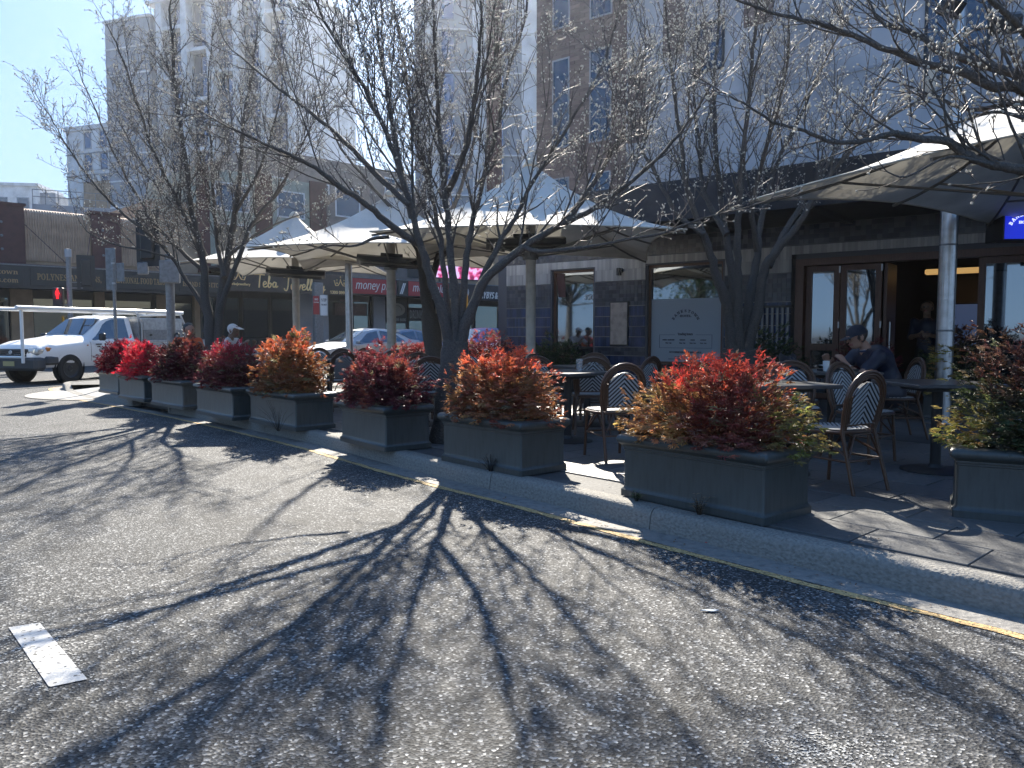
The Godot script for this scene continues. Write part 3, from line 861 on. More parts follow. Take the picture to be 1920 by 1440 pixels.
func leaf_color(pal: int, p: Vector3, top: float, noise: FastNoiseLite) -> Color:
	var k := noise.get_noise_3dv(p * 2.2) * 1.6
	var c: Color = PAL[pal][0]
	if pal == 7:      # tan to the left, red crown, yellow green to the right
		c = PAL[7][0].lerp(Color(0.15, 0.04, 0.03), smoothstep(-0.35, 0.1, p.x + k * 0.25))
		c = c.lerp(PAL[7][2], smoothstep(0.22, 0.6, p.x + k * 0.3))
		c = c.lerp(PAL[7][1], smoothstep(0.6, 0.95, top + k * 0.35 - absf(p.x) * 0.35))
	elif pal == 8:
		c = PAL[8][0].lerp(PAL[8][1], smoothstep(0.45, 0.85, top + k * 0.3))
		c = c.lerp(PAL[8][2], smoothstep(0.28, 0.55, -p.x + k * 0.2 - top * 0.3))
	else:
		c = c.lerp(PAL[pal][1], smoothstep(0.55, 1.0, top + k * 0.45))
		c = c.lerp(PAL[pal][2], smoothstep(0.1, 0.7, k))
	if rng.randf() < 0.03: c = Color(0.16, 0.12, 0.07)
	var b := rng.randf_range(0.8, 2.0)
	return Color(c.r * b * rng.randf_range(0.85, 1.15), c.g * b * rng.randf_range(0.8, 1.25), c.b * b)

func leaflet(m: MB, p: Vector3, d: Vector3, up: Vector3, l: float, w: float) -> void:
	var s := d.cross(up).normalized() * w
	var u := s.cross(d).normalized()
	var a := p + d * l * 0.42
	var tip := p + d * l - u * l * 0.12
	var r := a + s + u * w * 0.35
	var q := a - s + u * w * 0.35
	m.tri(p, r, a); m.tri(a, r, tip)
	m.tri(p, a, q); m.tri(a, tip, q)

func shrub(label: String, at: Vector3, turn: float, pal: int, hx: float, hz: float, hh: float, sd: int, sprays: int, group: String, big := 1.0) -> void:
	rng.seed = sd
	var noise := FastNoiseLite.new()
	noise.seed = sd
	noise.frequency = 1.0
	var o := thing("red_leaved_shrub" if pal < 8 else "leafy_shrub", label, "shrub", at, turn, group)
	var m := MB.new()
	m.tinted = true
	var stems := MB.new()
	for i in 16:
		var e := Vector3(rng.randf_range(-0.7, 0.7) * hx, hh * rng.randf_range(0.4, 0.85), rng.randf_range(-0.6, 0.6) * hz)
		stems.tube([Vector3(e.x * 0.35, -0.04, e.z * 0.35), Vector3(e.x * 0.55, hh * 0.25, e.z * 0.55), e], [0.006, 0.005, 0.002], 4, false)
	obj("stems", stems, M.twig, o)
	for i in sprays:
		var az := rng.randf() * TAU
		var sy := rng.randf_range(-0.10, 1.0)
		var rr := sqrt(1.0 - minf(sy * sy, 1.0))
		var lump := 1.0 + 0.48 * noise.get_noise_3d(cos(az) * rr * 1.6, sy * 1.6, sin(az) * rr * 1.6 + sd)
		var rad := lump * pow(rng.randf(), 0.42)
		var p := Vector3(cos(az) * rr * hx * rad, maxf(sy * hh * rad + 0.05, (-0.06 if rng.randf() < 0.10 else 0.02) + rng.randf_range(-0.03, 0.07)), sin(az) * rr * hz * rad)
		var out := Vector3(p.x / hx, maxf(p.y, 0.05) / hh + 0.25, p.z / hz).normalized()
		out = (out + Vector3(rng.randf_range(-0.5, 0.5), rng.randf_range(-0.4, 0.5), rng.randf_range(-0.5, 0.5))).normalized()
		if rng.randf() < 0.05: p += out * 0.09
		m.col = leaf_color(pal, p, clampf(p.y / hh, 0, 1), noise)
		var side := out.cross(Vector3.UP).normalized()
		var L0 := rng.randf_range(0.034, 0.054) * big
		for k in [-2, -1, 1, 2, 0]:
			var ki: int = k
			var dd := (out + side * 0.55 * ki + Vector3(0, -0.1 - 0.5 * (1.0 - clampf(sy, 0, 1)), 0) + Vector3(rng.randf_range(-0.3, 0.3), rng.randf_range(-0.4, 0.35), rng.randf_range(-0.25, 0.25))).normalized()
			var root := p + out * (0.02 * big if ki == 0 else 0.0) - side * 0.004
			var fu := (out * 0.7 + Vector3(rng.randf_range(-0.9, 0.9), rng.randf_range(-0.2, 1.0), rng.randf_range(-0.9, 0.9))).normalized()
			leaflet(m, root, dd, fu, L0 * rng.randf_range(0.8, 1.15), L0 * 0.16)
			var r2 := root + dd * L0 * 0.55
			leaflet(m, r2, (dd + side * 0.8).normalized(), fu, L0 * 0.75, L0 * 0.13)
			leaflet(m, r2, (dd - side * 0.8).normalized(), fu, L0 * 0.75, L0 * 0.13)
	stuff(obj("foliage", m, M.leaf, o))

# ---------------------------------------------------------------- trees
func perp(d: Vector3) -> Vector3:
	var q := Vector3(rng.randf_range(-1, 1), rng.randf_range(-1, 1), rng.randf_range(-1, 1))
	return (q - d * q.dot(d)).normalized()

func tree(called: String, label: String, at: Vector3, limbs: Array, sd: int, dens: float, bud_size: float, reach: float, clear := 2.0) -> void:
	rng.seed = sd
	var root := thing(called, label, "tree", at, 0.0, "bare budding trees of the terrace")
	var trunk := MB.new()
	var small := TB.new()
	var twigs := TB.new()
	var buds: Array[Transform3D] = []
	for i in limbs.size():
		var q: Array = limbs[i]
		var pts := []
		var f: Array = q[2]
		if i == 0 and f[1] > 0.02: pts.append(Vector3(f[0], -0.03, f[2]))
		for k in range(0, f.size(), 3): pts.append(Vector3(f[k], f[k + 1], f[k + 2]))
		# smooth and roughen the run of the limb
		var fine := []
		for k in pts.size() - 1:
			for j in 4: fine.append(pts[k].cubic_interpolate(pts[k + 1], pts[maxi(k - 1, 0)], pts[mini(k + 2, pts.size() - 1)], j / 4.0))
		fine.append(pts[-1])
		var rad := []
		var n: int = fine.size()
		for k in n:
			var t := float(k) / (n - 1)
			rad.append(lerpf(q[0], q[1], pow(t, 0.8 if i == 0 else 0.6)) * (1.0 + 0.06 * sin(k * 2.1 + i)) + (0.09 * exp(-k * 0.9) * q[0] / 0.2 if i == 0 else 0.0))
			if i > 0 and k > 1: fine[k] += perp(Vector3.UP) * minf(0.010, q[0] * 0.25)
		if i == 0 or q[0] > 0.045:
			var part := MB.new()
			part.tube(fine, rad, 12 if i == 0 else 9)
			obj("trunk" if i == 0 else "limb", part, M.bark, root)
		else:
			small.tube(PackedVector3Array(fine), q[0], q[1], 6)
		if i == 0: continue
		# side branches along the limb
		var s := 0.0
		var nxt := 0.5
		for k in range(1, n):
			s += fine[k].distance_to(fine[k - 1])
			var t2 := float(k) / (n - 1)
			if s > nxt and fine[k].y > clear:
				nxt = s + rng.randf_range(0.10, 0.22) / dens
				var d: Vector3 = (fine[k] - fine[k - 1]).normalized()
				if rng.randf() < 0.42 and q[0] > 0.028 and t2 < 0.85:
					grow(small, twigs, buds, fine[k], (d * 0.8 + perp(d) * rng.randf_range(0.35, 0.75) + Vector3(0, 0.45, 0)).normalized(), reach * rng.randf_range(1.4, 2.5) * (1.1 - 0.5 * t2), minf(float(rad[k]) * 0.45, 0.013), 3, dens)
				else: grow(small, twigs, buds, fine[k], (d * 0.85 + perp(d) * rng.randf_range(0.4, 0.9) + Vector3(0, 0.25, 0)).normalized(), reach * rng.randf_range(0.4, 1.05) * (1.15 - 0.5 * t2), minf(float(rad[k]) * 0.55, 0.016), 2, dens)
		var dl: Vector3 = (fine[n - 1] - fine[n - 2]).normalized()
		grow(small, twigs, buds, fine[n - 1], dl, reach * 0.7, q[1], 2, dens)
	stuff(put("branches", small.mesh(), M.bark, root))
	stuff(put("twigs", twigs.mesh(), M.twig, root))
	# buds
	var bm := MB.new()
	bm.lathe(Vector3.ZERO, [[0.0, 0.0], [0.22, 0.25], [0.25, 0.5], [0.14, 0.82], [0.0, 1.0]], 5)
	var mm := MultiMesh.new()
	mm.transform_format = MultiMesh.TRANSFORM_3D
	mm.mesh = bm.soften(80).mesh()
	mm.instance_count = buds.size()
	for i in buds.size(): mm.set_instance_transform(i, buds[i].scaled_local(Vector3.ONE * bud_size))
	var mi := MultiMeshInstance3D.new()
	mi.name = "buds"
	mi.multimesh = mm
	mi.material_override = M.bud
	root.add_child(mi, true)
	stuff(mi)

func grow(small: TB, twigs: TB, buds: Array[Transform3D], p: Vector3, dir: Vector3, length: float, r: float, level: int, dens: float) -> void:
	var segs := 8 if level == 3 else 5 if level == 2 else (4 if level == 1 else 2)
	var pts := PackedVector3Array([p])
	var d := dir
	var q := p
	for i in segs:
		d = (d + perp(d) * rng.randf_range(0.04, 0.45 if level == 0 else 0.17 if level < 3 else 0.11) + Vector3(0, 0.07, 0)).normalized()
		q += d * length / segs
		pts.append(q)
		if level > 0:
			var k := length / segs * (4.8 if level == 3 else 7.0 if level == 2 else 10.0) * dens
			var cnt := int(k) + (1 if rng.randf() < k - int(k) else 0)
			for j in cnt:
				var b := q - d * length / segs * rng.randf()
				grow(small, twigs, buds, b, (d * 0.75 + perp(d) * rng.randf_range(0.5, 0.95) + Vector3(0, 0.15, 0)).normalized(), length * rng.randf_range(0.22, 0.5) if level >= 2 else rng.randf_range(0.05, 0.16), maxf(r * 0.5, 0.0022), level - 1, dens)
		elif rng.randf() < 0.55:
			buds.append(bud_at(q - d * 0.01, (d + perp(d)).normalized()))
	if level >= 2: small.tube(pts, r, maxf(r * 0.3, 0.0025), 5 if level == 3 else 4)
	elif level == 1: twigs.tube(pts, maxf(r, 0.0040), 0.0028, 3)
	else: twigs.tube(pts, 0.0032, 0.0022, 3)
	for i in (2 if level == 0 else 3):
		buds.append(bud_at(q - d * 0.003, (d + perp(d) * rng.randf_range(0.1, 0.7)).normalized()))

func bud_at(p: Vector3, d: Vector3) -> Transform3D:
	var x := d.cross(Vector3.UP if absf(d.y) < 0.9 else Vector3.RIGHT).normalized()
	var s := rng.randf_range(0.6, 1.2)
	return Transform3D(Basis(x, d, x.cross(d)).scaled(Vector3.ONE * s), p)

# ---------------------------------------------------------------- umbrellas
func umbrella(label: String, at: Vector3, turn: float, side: float, edge: float, peak: float, pole_r: float, pole_mat: Material) -> Node3D:
	var o := thing("market_umbrella", label, "umbrella", at, turn, "cream canopies over the terrace")
	var h := side / 2
	var cs := [Vector2(-h, h), Vector2(h, h), Vector2(h, -h), Vector2(-h, -h)]
	var rim := []
	var per := 16
	for k in 4:
		var a: Vector2 = cs[k]
		var b: Vector2 = cs[(k + 1) % 4]
		for j in per:
			var t := float(j) / per
			var bow := 4.0 * t * (1.0 - t)
			var p := a.lerp(b, t) * (1.0 - 0.085 * bow)
			rim.append(Vector3(p.x, edge + 0.10 * bow, p.y))
	rim.append(rim[0])
	var rows := []
	var nr := 18
	for i in nr + 1:
		var t2 := 0.035 + 0.965 * i / nr
		var row := []
		for j in rim.size():
			var e: Vector3 = rim[j]
			var sag := 0.035 * sin(t2 * PI) * absf(sin(TAU * j * 4.0 / (rim.size() - 1)))
			var y := e.y + (peak - e.y) * (0.42 * (1.0 - t2) + 0.58 * pow(1.0 - t2, 2.0)) - sag
			row.append(Vector3(e.x * t2, y, e.z * t2))
		rows.append(row)
	var m := MB.new()
	m.grid(rows, true)
	obj("canopy", m.soften(50), M.canvas, o)
	var cap := MB.new()
	cap.lathe(Vector3.ZERO, [[0.0, peak + 0.06], [0.05, peak + 0.05], [0.11, peak - 0.02], [0.12, peak - 0.06]], 12)
	obj("peak_cap", cap.soften(60), M.hem, o)
	for k in 4:
		var hem := MB.new()
		var pts := []
		for j in per + 1: pts.append(rim[k * per + j])
		hem.tube(pts, 0.011, 5)
		obj("hem", hem, M.hem, o)
	var pole := MB.new()
	pole.lathe(Vector3.ZERO, [[pole_r * 2.2, 0.0], [pole_r * 2.2, 0.015], [pole_r, 0.02], [pole_r, peak - 0.12], [0.0, peak - 0.1]], 20)
	obj("pole", pole.soften(40), pole_mat, o)
	var hub := MB.new()
	hub.lathe(Vector3(0, edge - 0.12, 0), [[pole_r, -0.07], [pole_r + 0.045, -0.06], [pole_r + 0.045, 0.06], [pole_r, 0.07]], 16)
	obj("hub", hub, M.frame_metal, o)
	for k in 8:
		var e2: Vector3 = rim[k * per / 2]
		var rib := MB.new()
		var pts2 := []
		for i in 7:
			var t3 := 0.06 + 0.93 * i / 6.0
			pts2.append(Vector3(e2.x * t3, e2.y + (peak - e2.y) * (0.42 * (1.0 - t3) + 0.58 * pow(1.0 - t3, 2.0)) - 0.05 - 0.03 * sin(t3 * PI), e2.z * t3))
		rib.tube(pts2, 0.016, 6)
		var strut := MB.new()
		var mid: Vector3 = pts2[4]
		strut.tube([Vector3(e2.x * 0.05, edge - 0.12, e2.z * 0.05), mid], 0.014, 6)
		obj("rib", rib, M.frame_metal, o)
		obj("strut", strut, M.frame_metal, o)
	return o

func heater(label: String, at: Vector3, turn: float, tilt: float) -> void:
	var o := thing("patio_heater", label, "heater", at, turn, "long heaters under the canopies")
	o.rotation.z = tilt
	var body := MB.new()
	body.prism(PackedVector2Array([Vector2(-0.10, -0.035), Vector2(0.13, -0.09), Vector2(0.13, 0.045), Vector2(0.06, 0.09), Vector2(-0.10, 0.05)]), -0.62, 0.62, Transform3D(Basis(Vector3.UP, PI / 2), Vector3.ZERO))
	obj("housing", body, M.dark_metal, o)
	var gr := MB.new()
	gr.quad(Vector3(-0.58, -0.046, 0.085), Vector3(0.58, -0.046, 0.085), Vector3(0.58, -0.095, -0.115), Vector3(-0.58, -0.095, -0.115))
	obj("reflector", gr, M.frame_metal, o)
	for k in 2:
		var tb := MB.new()
		tb.tube([Vector3(-0.55, -0.085 - 0.02 * k, 0.03 - 0.08 * k), Vector3(0.55, -0.085 - 0.02 * k, 0.03 - 0.08 * k)], 0.012, 6)
		obj("heating_tube", tb, M.dark_metal, o)
	var br := MB.new()
	br.span(-0.2, 0.2, 0.05, 0.13, -0.06, 0.04)
	obj("bracket", br, M.dark_metal, o)

# ---------------------------------------------------------------- bistro chairs and tables
var chair0: Node3D

func chevrons(poly: PackedVector2Array, step: float, wide: float, slope: float, x_mid: float, y0: float, y1: float) -> MB:   # pale strands of a herringbone weave, clipped to the panel
	var m := MB.new()
	var y := y0 - 0.3
	while y < y1 + 0.3:
		for sg in [-1.0, 1.0]:
			var band := PackedVector2Array([Vector2(x_mid, y), Vector2(x_mid + sg * 0.26, y - slope * 0.26), Vector2(x_mid + sg * 0.26, y - slope * 0.26 + wide), Vector2(x_mid, y + wide)])
			for piece in Geometry2D.intersect_polygons(poly, band): m.prism(piece, 0.0, 0.004)
		y += step
	return m

func make_chair() -> Node3D:
	var o := thing("bistro_chair", "", "chair")
	# faces +z; its back is at -z
	var back := Transform3D(Basis(Vector3.RIGHT, -0.20), Vector3(0, 0.44, -0.19))   # leans backwards going up
	var arch := func(hw: float, top: float, bot: float) -> Array:
		var pts := []
		pts.append(Vector3(-hw * 0.86, bot, 0))
		pts.append(Vector3(-hw * 0.96, bot + 0.12, 0))
		for k in 13:
			var a := PI - PI * k / 12.0
			pts.append(Vector3(cos(a) * hw, top - hw * 0.98 + sin(a) * hw * 0.98, 0))
		pts.append(Vector3(hw * 0.96, bot + 0.12, 0))
		pts.append(Vector3(hw * 0.86, bot, 0))
		return pts
	var outer := MB.new()
	var pts2 := []
	for p in arch.call(0.215, 0.452, 0.0): pts2.append(back * p)
	# run on down into the splayed back legs
	pts2.push_front(Vector3(-0.20, 0.0, -0.31))
	pts2.push_back(Vector3(0.20, 0.0, -0.31))
	outer.tube(pts2, 0.0145, 8)
	obj("back_frame", outer, M.rattan, o)
	var inner := MB.new()
	var pts3 := []
	for p in arch.call(0.178, 0.412, 0.03): pts3.append(back * (p + Vector3(0, 0, 0.004)))
	inner.tube(pts3, 0.012, 7)
	obj("inner_hoop", inner, M.rattan, o)
	var mid := MB.new()
	var pts4 := []
	for p in arch.call(0.196, 0.432, 0.02): pts4.append(back * (p + Vector3(0, 0, -0.004)))
	mid.tube(pts4, 0.011, 6)
	obj("filler_hoop", mid, M.rattan, o)
	var poly := PackedVector2Array()
	for p in arch.call(0.150, 0.375, 0.06): poly.append(Vector2(p.x, p.y))
	var panel := MB.new()
	panel.prism(poly, -0.006, 0.006, back)
	var bp := obj("backrest", panel, M.weave_dark, o)
	for sg in [1.0, -1.0]:
		var w := chevrons(poly, 0.042, 0.020, 0.95, 0.0, 0.0, 0.45)
		var wm := put("weave", w.mesh(), M.weave_pale, bp)
		wm.transform = back * Transform3D(Basis.IDENTITY, Vector3(0, 0, 0.0065 if sg > 0 else -0.0105))
		stuff(wm)
	for x in [-1.0, 1.0]:
		var up := MB.new()
		up.tube([back * Vector3(x * 0.152, 0.02, 0), back * Vector3(x * 0.158, 0.27, 0)], 0.010, 6)
		obj("back_upright", up, M.rattan, o)
	var low := MB.new()
	low.tube([back * Vector3(-0.195, 0.055, 0), back * Vector3(0.195, 0.055, 0)], 0.012, 6)
	obj("back_rail", low, M.rattan, o)
	# seat: rounded square with a woven top
	var sp := PackedVector2Array()
	for k in 32:
		var a2 := TAU * k / 32.0
		var e := 0.62
		sp.append(Vector2(signf(cos(a2)) * pow(absf(cos(a2)), e) * 0.208, signf(sin(a2)) * pow(absf(sin(a2)), e) * 0.205))
	var lie := Transform3D(Basis(Vector3.RIGHT, -PI / 2), Vector3(0, 0.455, 0.01))
	var seat := MB.new()
	seat.prism(sp, -0.026, 0.0, lie)
	var s := obj("seat", seat, M.weave_dark, o)
	var sw := put("weave", chevrons(sp, 0.042, 0.021, 0.95, 0.0, -0.25, 0.25).mesh(), M.weave_pale, s)
	sw.transform = lie * Transform3D(Basis.IDENTITY, Vector3(0, 0, 0.0006))
	stuff(sw)
	var rim := MB.new()
	var rp := []
	for p in sp: rp.append(lie * Vector3(p.x * 1.02, p.y * 1.02, -0.018))
	rp.append(rp[0])
	rim.tube(rp, 0.013, 6)
	obj("seat_frame", rim, M.rattan, o)
	for x in [-1.0, 1.0]:
		var leg := MB.new()
		leg.tube([Vector3(x * 0.175, 0.445, 0.165), Vector3(x * 0.185, 0.0, 0.195)], 0.0145, 8)
		obj("leg", leg, M.rattan, o)
		var brace := MB.new()
		brace.tube([Vector3(x * 0.18, 0.24, 0.18), Vector3(x * 0.13, 0.40, 0.03), Vector3(x * 0.19, 0.27, -0.235)], 0.009, 6)
		obj("brace", brace, M.rattan, o)
		var rail := MB.new()
		rail.tube([Vector3(x * 0.18, 0.235, 0.18), Vector3(x * 0.195, 0.235, -0.243)], 0.010, 6)
		obj("stretcher", rail, M.rattan, o)
	for z in [0.18, -0.243]:
		var cr := MB.new()
		cr.tube([Vector3(-0.18, 0.235, z), Vector3(0.18, 0.235, z)], 0.010, 6)
		obj("stretcher", cr, M.rattan, o)
		var cb := MB.new()
		cb.tube([Vector3(-0.17, 0.26, z), Vector3(-0.09, 0.42, z * 0.92), Vector3(0.09, 0.42, z * 0.92), Vector3(0.17, 0.26, z)], 0.008, 6)
		obj("brace", cb, M.rattan, o)
	return o

var chair_used := false
func chair(u: float, d: float, face_u: float, face_d: float, label: String) -> void:   # faces that way
	var c: Node3D = chair0
	if chair_used:
		c = chair0.duplicate()
		c.name = numbered("bistro_chair")
		add_child(c)
	chair_used = true
	c.position = P(u, d, 0.142)
	c.rotation.y = atan2(face_u, -face_d)
	tag(c, label, "chair", "bistro chairs on the terrace")

func table(u: float, d: float, turn: float, label: String, top := 0.70) -> void:
	var o := thing("cafe_table", label, "table", P(u, d, 0.142), turn, "square tables on the terrace")
	var t := MB.new()
	t.bev(Vector3(0, 0.735, 0), Vector3(top, 0.032, top), 0.006)
	obj("table_top", t, M.table, o)
	var ap := MB.new()
	ap.box(Vector3(0, 0.70, 0), Vector3(top * 0.55, 0.036, top * 0.55))
	obj("top_plate", ap, M.black, o)
	var p := MB.new()
	p.lathe(Vector3.ZERO, [[0.042, 0.03], [0.042, 0.69]], 16)
	obj("pedestal", p.soften(50), M.black, o)
	var b := MB.new()
	b.lathe(Vector3.ZERO, [[0.27, 0.0], [0.27, 0.008], [0.24, 0.016], [0.06, 0.03], [0.042, 0.06]], 28)
	obj("base", b.soften(35), M.black, o)

func build_terrace() -> void:
	umbrella("wide cream canopy in the middle with a sunlit pointed peak", P(0.30, 12.4, 0.13), -0.05, 4.2, 2.53, 3.88, 0.078, M.cream)
	umbrella("cream canopy at the right edge, seen from below, dark underneath", P(5.22, 7.45, 0.13), 0.44, 4.0, 2.60, 3.66, 0.06, M.cream)
	umbrella("cream canopy left of the middle one, half behind the forked middle tree", P(-2.25, 14.4, 0.13), 0.05, 4.1, 2.53, 3.75, 0.085, M.cream)
	umbrella("farthest cream canopy, with a rounded grey peak, before the jewellery shop", P(-4.78, 17.1, 0.13), 0.0, 3.6, 2.58, 3.78, 0.08, M.cream)
	heater("dark bar heater on the cream pole of the middle canopy", P(0.22, 12.15, 2.72), 0.1, 0.03)
	heater("dark bar heater left of the middle tree under the half hidden canopy", P(-2.20, 14.15, 2.62), 0.15, -0.06)
	heater("dark bar heater under the farthest canopy", P(-4.70, 16.85, 2.62), 0.15, -0.05)
	chair0 = make_chair()
	# near right group
	table(3.58, 6.45, 0.04, "square table with a round foot at right, beside the edge planter", 0.76)
	table(2.2, 6.35, 0.2, "table catching the sun behind the largest planter", 0.72)
	chair(2.45, 5.78, -0.5, 0.86, "bistro chair turned away, nearest the viewer, right of the largest planter")
	chair(3.22, 7.0, 0.5, -0.87, "bistro chair facing the table with the round foot")
	chair(4.02, 6.15, -0.85, 0.2, "bistro chair half hidden by the dark green shrub at right, only its seat in view")
	chair(2.72, 7.35, -0.2, -1.0, "bistro chair behind the sunlit table, beside the dark jacket")
	# the man's table
	table(3.50, 8.40, 0.1, "table the man in the cap leans on", 0.74)
	chair(4.24, 8.55, -1.0, 0.05, "bistro chair the man in the cap sits on")
	chair(3.02, 8.2, 1.0, 0.1, "bistro chair with a dark jacket over its back, across from the man")
	# group behind the orange shrub
	table(0.60, 8.25, 0.75, "table with an empty drinking glass on it", 0.76)
	chair(0.93, 7.15, -0.32, 0.95, "bistro chair seen from behind, right of the table with the drinking glass")
	chair(0.35, 8.95, 0.2, -0.95, "bistro chair behind the table with the drinking glass")
	table(0.95, 9.7, 0.5, "dark table in the second row behind the drinking glass", 0.76)
	chair(0.50, 9.95, 0.7, -0.5, "bistro chair left of the second row table under the middle canopy")
	chair(0.92, 9.0, 0.0, 1.0, "bistro chair just behind the drinking glass, its arch above the glass")
	chair(1.12, 10.4, -0.1, -1.0, "bistro chair far side of the second row table before the blue tiles")
	chair(1.45, 9.2, -0.6, 0.6, "bistro chair right of the second row table")
	# left rows
	table(-1.1, 9.75, 0.7, "dark table just left of the middle trunk", 0.8)
	table(-1.75, 10.9, 0.7, "dark table behind the maroon shrub", 0.8)
	table(-2.9, 12.2, 0.7, "dark table left of the maroon shrub in front of the silver car", 0.8)
	table(-3.9, 13.3, 0.7, "table behind the ragged orange shrub", 0.8)
	table(-4.75, 14.25, 0.7, "sunlit table at the left end of the terrace", 0.75)
	chair(-0.98, 9.25, -0.1, 1.0, "bistro chair touching the middle trunk on its left")
	chair(-1.28, 10.5, 0.1, -1.0, "bistro chair second left of the middle trunk")
	chair(-1.9, 12.2, 0.0, -1.0, "bistro chair in front of the tail of the silver car")
	chair(-2.05, 11.2, 0.3, -1.0, "bistro chair at the foot of the left steel pole")
	chair(-2.75, 14.3, 0.0, -1.0, "bistro chair with a sunlit arch below the doors of the silver car")
	chair(-2.62, 11.6, -0.5, 0.8, "bistro chair seen from behind, left of the maroon shrub, its whole back in view")
	chair(-2.95, 13.2, 0.1, -1.0, "bistro chair below the front door of the silver car")
	chair(-3.55, 13.9, 0.0, -1.0, "bistro chair below the front wheel of the silver car")
	chair(-4.6, 14.9, 0.0, -1.0, "bistro chair alone at the left end behind the sunlit table")
	chair(-0.65, 11.6, 0.0, -1.0, "bistro chair just right of the middle trunk behind the orange shrub")
	chair(-0.1, 10.4, -0.4, -0.9, "bistro chair behind the orange shrub, left of the cream pole")
	# drinking glass
	var g := thing("drinking_glass", "empty clear drinking glass standing on the dark table behind the orange shrub", "glass", P(0.72, 8.2, 0.894))
	var gm := MB.new()
	gm.lathe(Vector3.ZERO, [[0.0, 0.001], [0.030, 0.001], [0.038, 0.135]], 18)
	obj("wall", gm.soften(50), M.clear, g)
	var gb := MB.new()
	gb.lathe(Vector3.ZERO, [[0.0, 0.012], [0.028, 0.012], [0.028, 0.03], [0.0, 0.03]], 18)
	obj("foot", gb, M.clear, g)
	# jacket over a chair
	var jm := MB.new()
	var rows := []
	for i in 10:
		var row := []
		var y := 0.50 - i * 0.055
		for j in 13:
			var a := PI * j / 12.0
			var wv := 0.23 + 0.012 * i + 0.015 * sin(j * 2.7 + i * 0.7)
			row.append(Vector3(cos(a) * wv * (1.0 if i > 1 else 0.8 + 0.1 * i), y - 0.05 * absf(cos(a)) * (1.0 - i / 10.0), -0.02 - sin(a) * (0.075 + 0.012 * sin(i * 1.3 + j)) + 0.05 * i / 10.0))
		rows.append(row)
	jm.grid(rows)
	jm.grid(rows.map(func(r): return r.map(func(p): return Vector3(p.x * 0.97, p.y - 0.01, -p.z * 0.6 - 0.02))))
	var jk := tag(obj("jacket", jm.soften(70), mat(lin(0.014, 0.016, 0.024), 0.8)), "dark jacket hung over the chair left of the man", "jacket")
	jk.position = P(2.96, 8.2, 0.60)
	jk.rotation.y = PI / 2
	# food and paper on the man's table
	var tr := thing("food_tray", "low tray with food and paper on the man's table", "tray", P(3.52, 8.30, 0.894), 0.2)
	var tm := MB.new()
	tm.bev(Vector3(0, 0.012, 0), Vector3(0.34, 0.024, 0.26), 0.006)
	obj("board", tm, M.black, tr)
	var pp := MB.new()
	var prow := []
	for i in 6:
		var r := []
		for j in 6: r.append(Vector3(-0.16 + 0.06 * i, 0.03 + 0.02 * sin(i * 1.9) * cos(j * 1.4) + 0.012 * absf(i - 2.5), -0.12 + 0.048 * j))
		prow.append(r)
	pp.grid(prow)
	obj("paper", pp.soften(50), M.white, tr)
	var fd := MB.new()
	fd.lathe(Vector3(0.06, 0.045, 0.0), [[0.0, 0.045], [0.035, 0.038], [0.055, 0.015], [0.05, 0.0]], 12)
	obj("bun", fd.soften(70), mat(lin(0.30, 0.14, 0.05), 0.6), tr)
	var cup := MB.new()
	cup.lathe(Vector3.ZERO, [[0.0, 0.0], [0.028, 0.0], [0.036, 0.11], [0.034, 0.11], [0.0, 0.03]], 14)
	var cu := tag(obj("cup", cup.soften(40), M.white), "small pale cup on the man's table near his hand", "cup")
	cu.position = P(3.36, 8.22, 0.896)
	# shrubs and boxes along the hotel and the cross street
	var back_row := [
		[Vector2(-2.15, 17.2), 2.0, "low red shrub behind the tail of the silver car", 5, 0.6, 0.50],
		[Vector2(-1.05, 18.0), 2.0, "dark red shrub right of the middle trunk at the corner", 2, 0.7, 0.45],
		[Vector2(-0.45, 16.9), 2.0, "red brown shrub at the hotel's left corner", 5, 0.65, 0.75],
		[Vector2(0.85, 15.6), 2.0, "dark green shrub below the window numbered 350", 9, 0.7, 0.60],
		[Vector2(4.0, 12.1), 2.0, "dark green shrub between the right tree and the folding doors", 9, 0.85, 0.75],
		[Vector2(5.05, 10.9), 2.0, "dull red shrub in front of the folding doors behind the man's hand", 2, 0.6, 0.62],
		[Vector2(6.05, 10.4), 2.0, "dark red and green shrub between the man and the stainless pole", 8, 0.85, 0.85]]
	for i in back_row.size():
		var q: Array = back_row[i]
		var turn := -0.675 if q[0].x > -0.6 else 0.78
		var bx := thing("planter_box", "grey box of the " + q[2].replace("the folding doors behind ", ""), "planter", P(q[0].x, q[0].y, 0.131), -turn if q[0].x > -0.6 else turn, "grey planter boxes round the terrace")
		obj("shell", planter_mesh(1.1, 0.44), M.planter, bx)
		var so := MB.new()
		so.box(Vector3(0, 0.385, 0), Vector3(1.02, 0.03, 0.36))
		obj("soil", so, M.soil, bx)
		shrub(q[2], P(q[0].x, q[0].y, 0.53), bx.rotation.y, q[3], q[4], 0.45, q[5], 500 + i, 700, "shrubs along the back of the terrace", 1.35)
	# weeds at the planters
	weed("dry brown grass tuft at the foot of the largest planter", Vector2(1.20, 4.86), 0.13, Color(0.20, 0.14, 0.08), 11)
	weed("dark dead weed at the foot of the planter right of the middle tree", Vector2(-0.18, 6.42), 0.15, Color(0.05, 0.035, 0.035), 12)
	weed("tall thin weed climbing the planter below the ragged shrub", Vector2(-2.78, 9.1), 0.42, Color(0.07, 0.04, 0.035), 13)
	weed("small green weed at the left foot of the largest planter", Vector2(0.86, 5.26), 0.08, Color(0.06, 0.09, 0.03), 14)

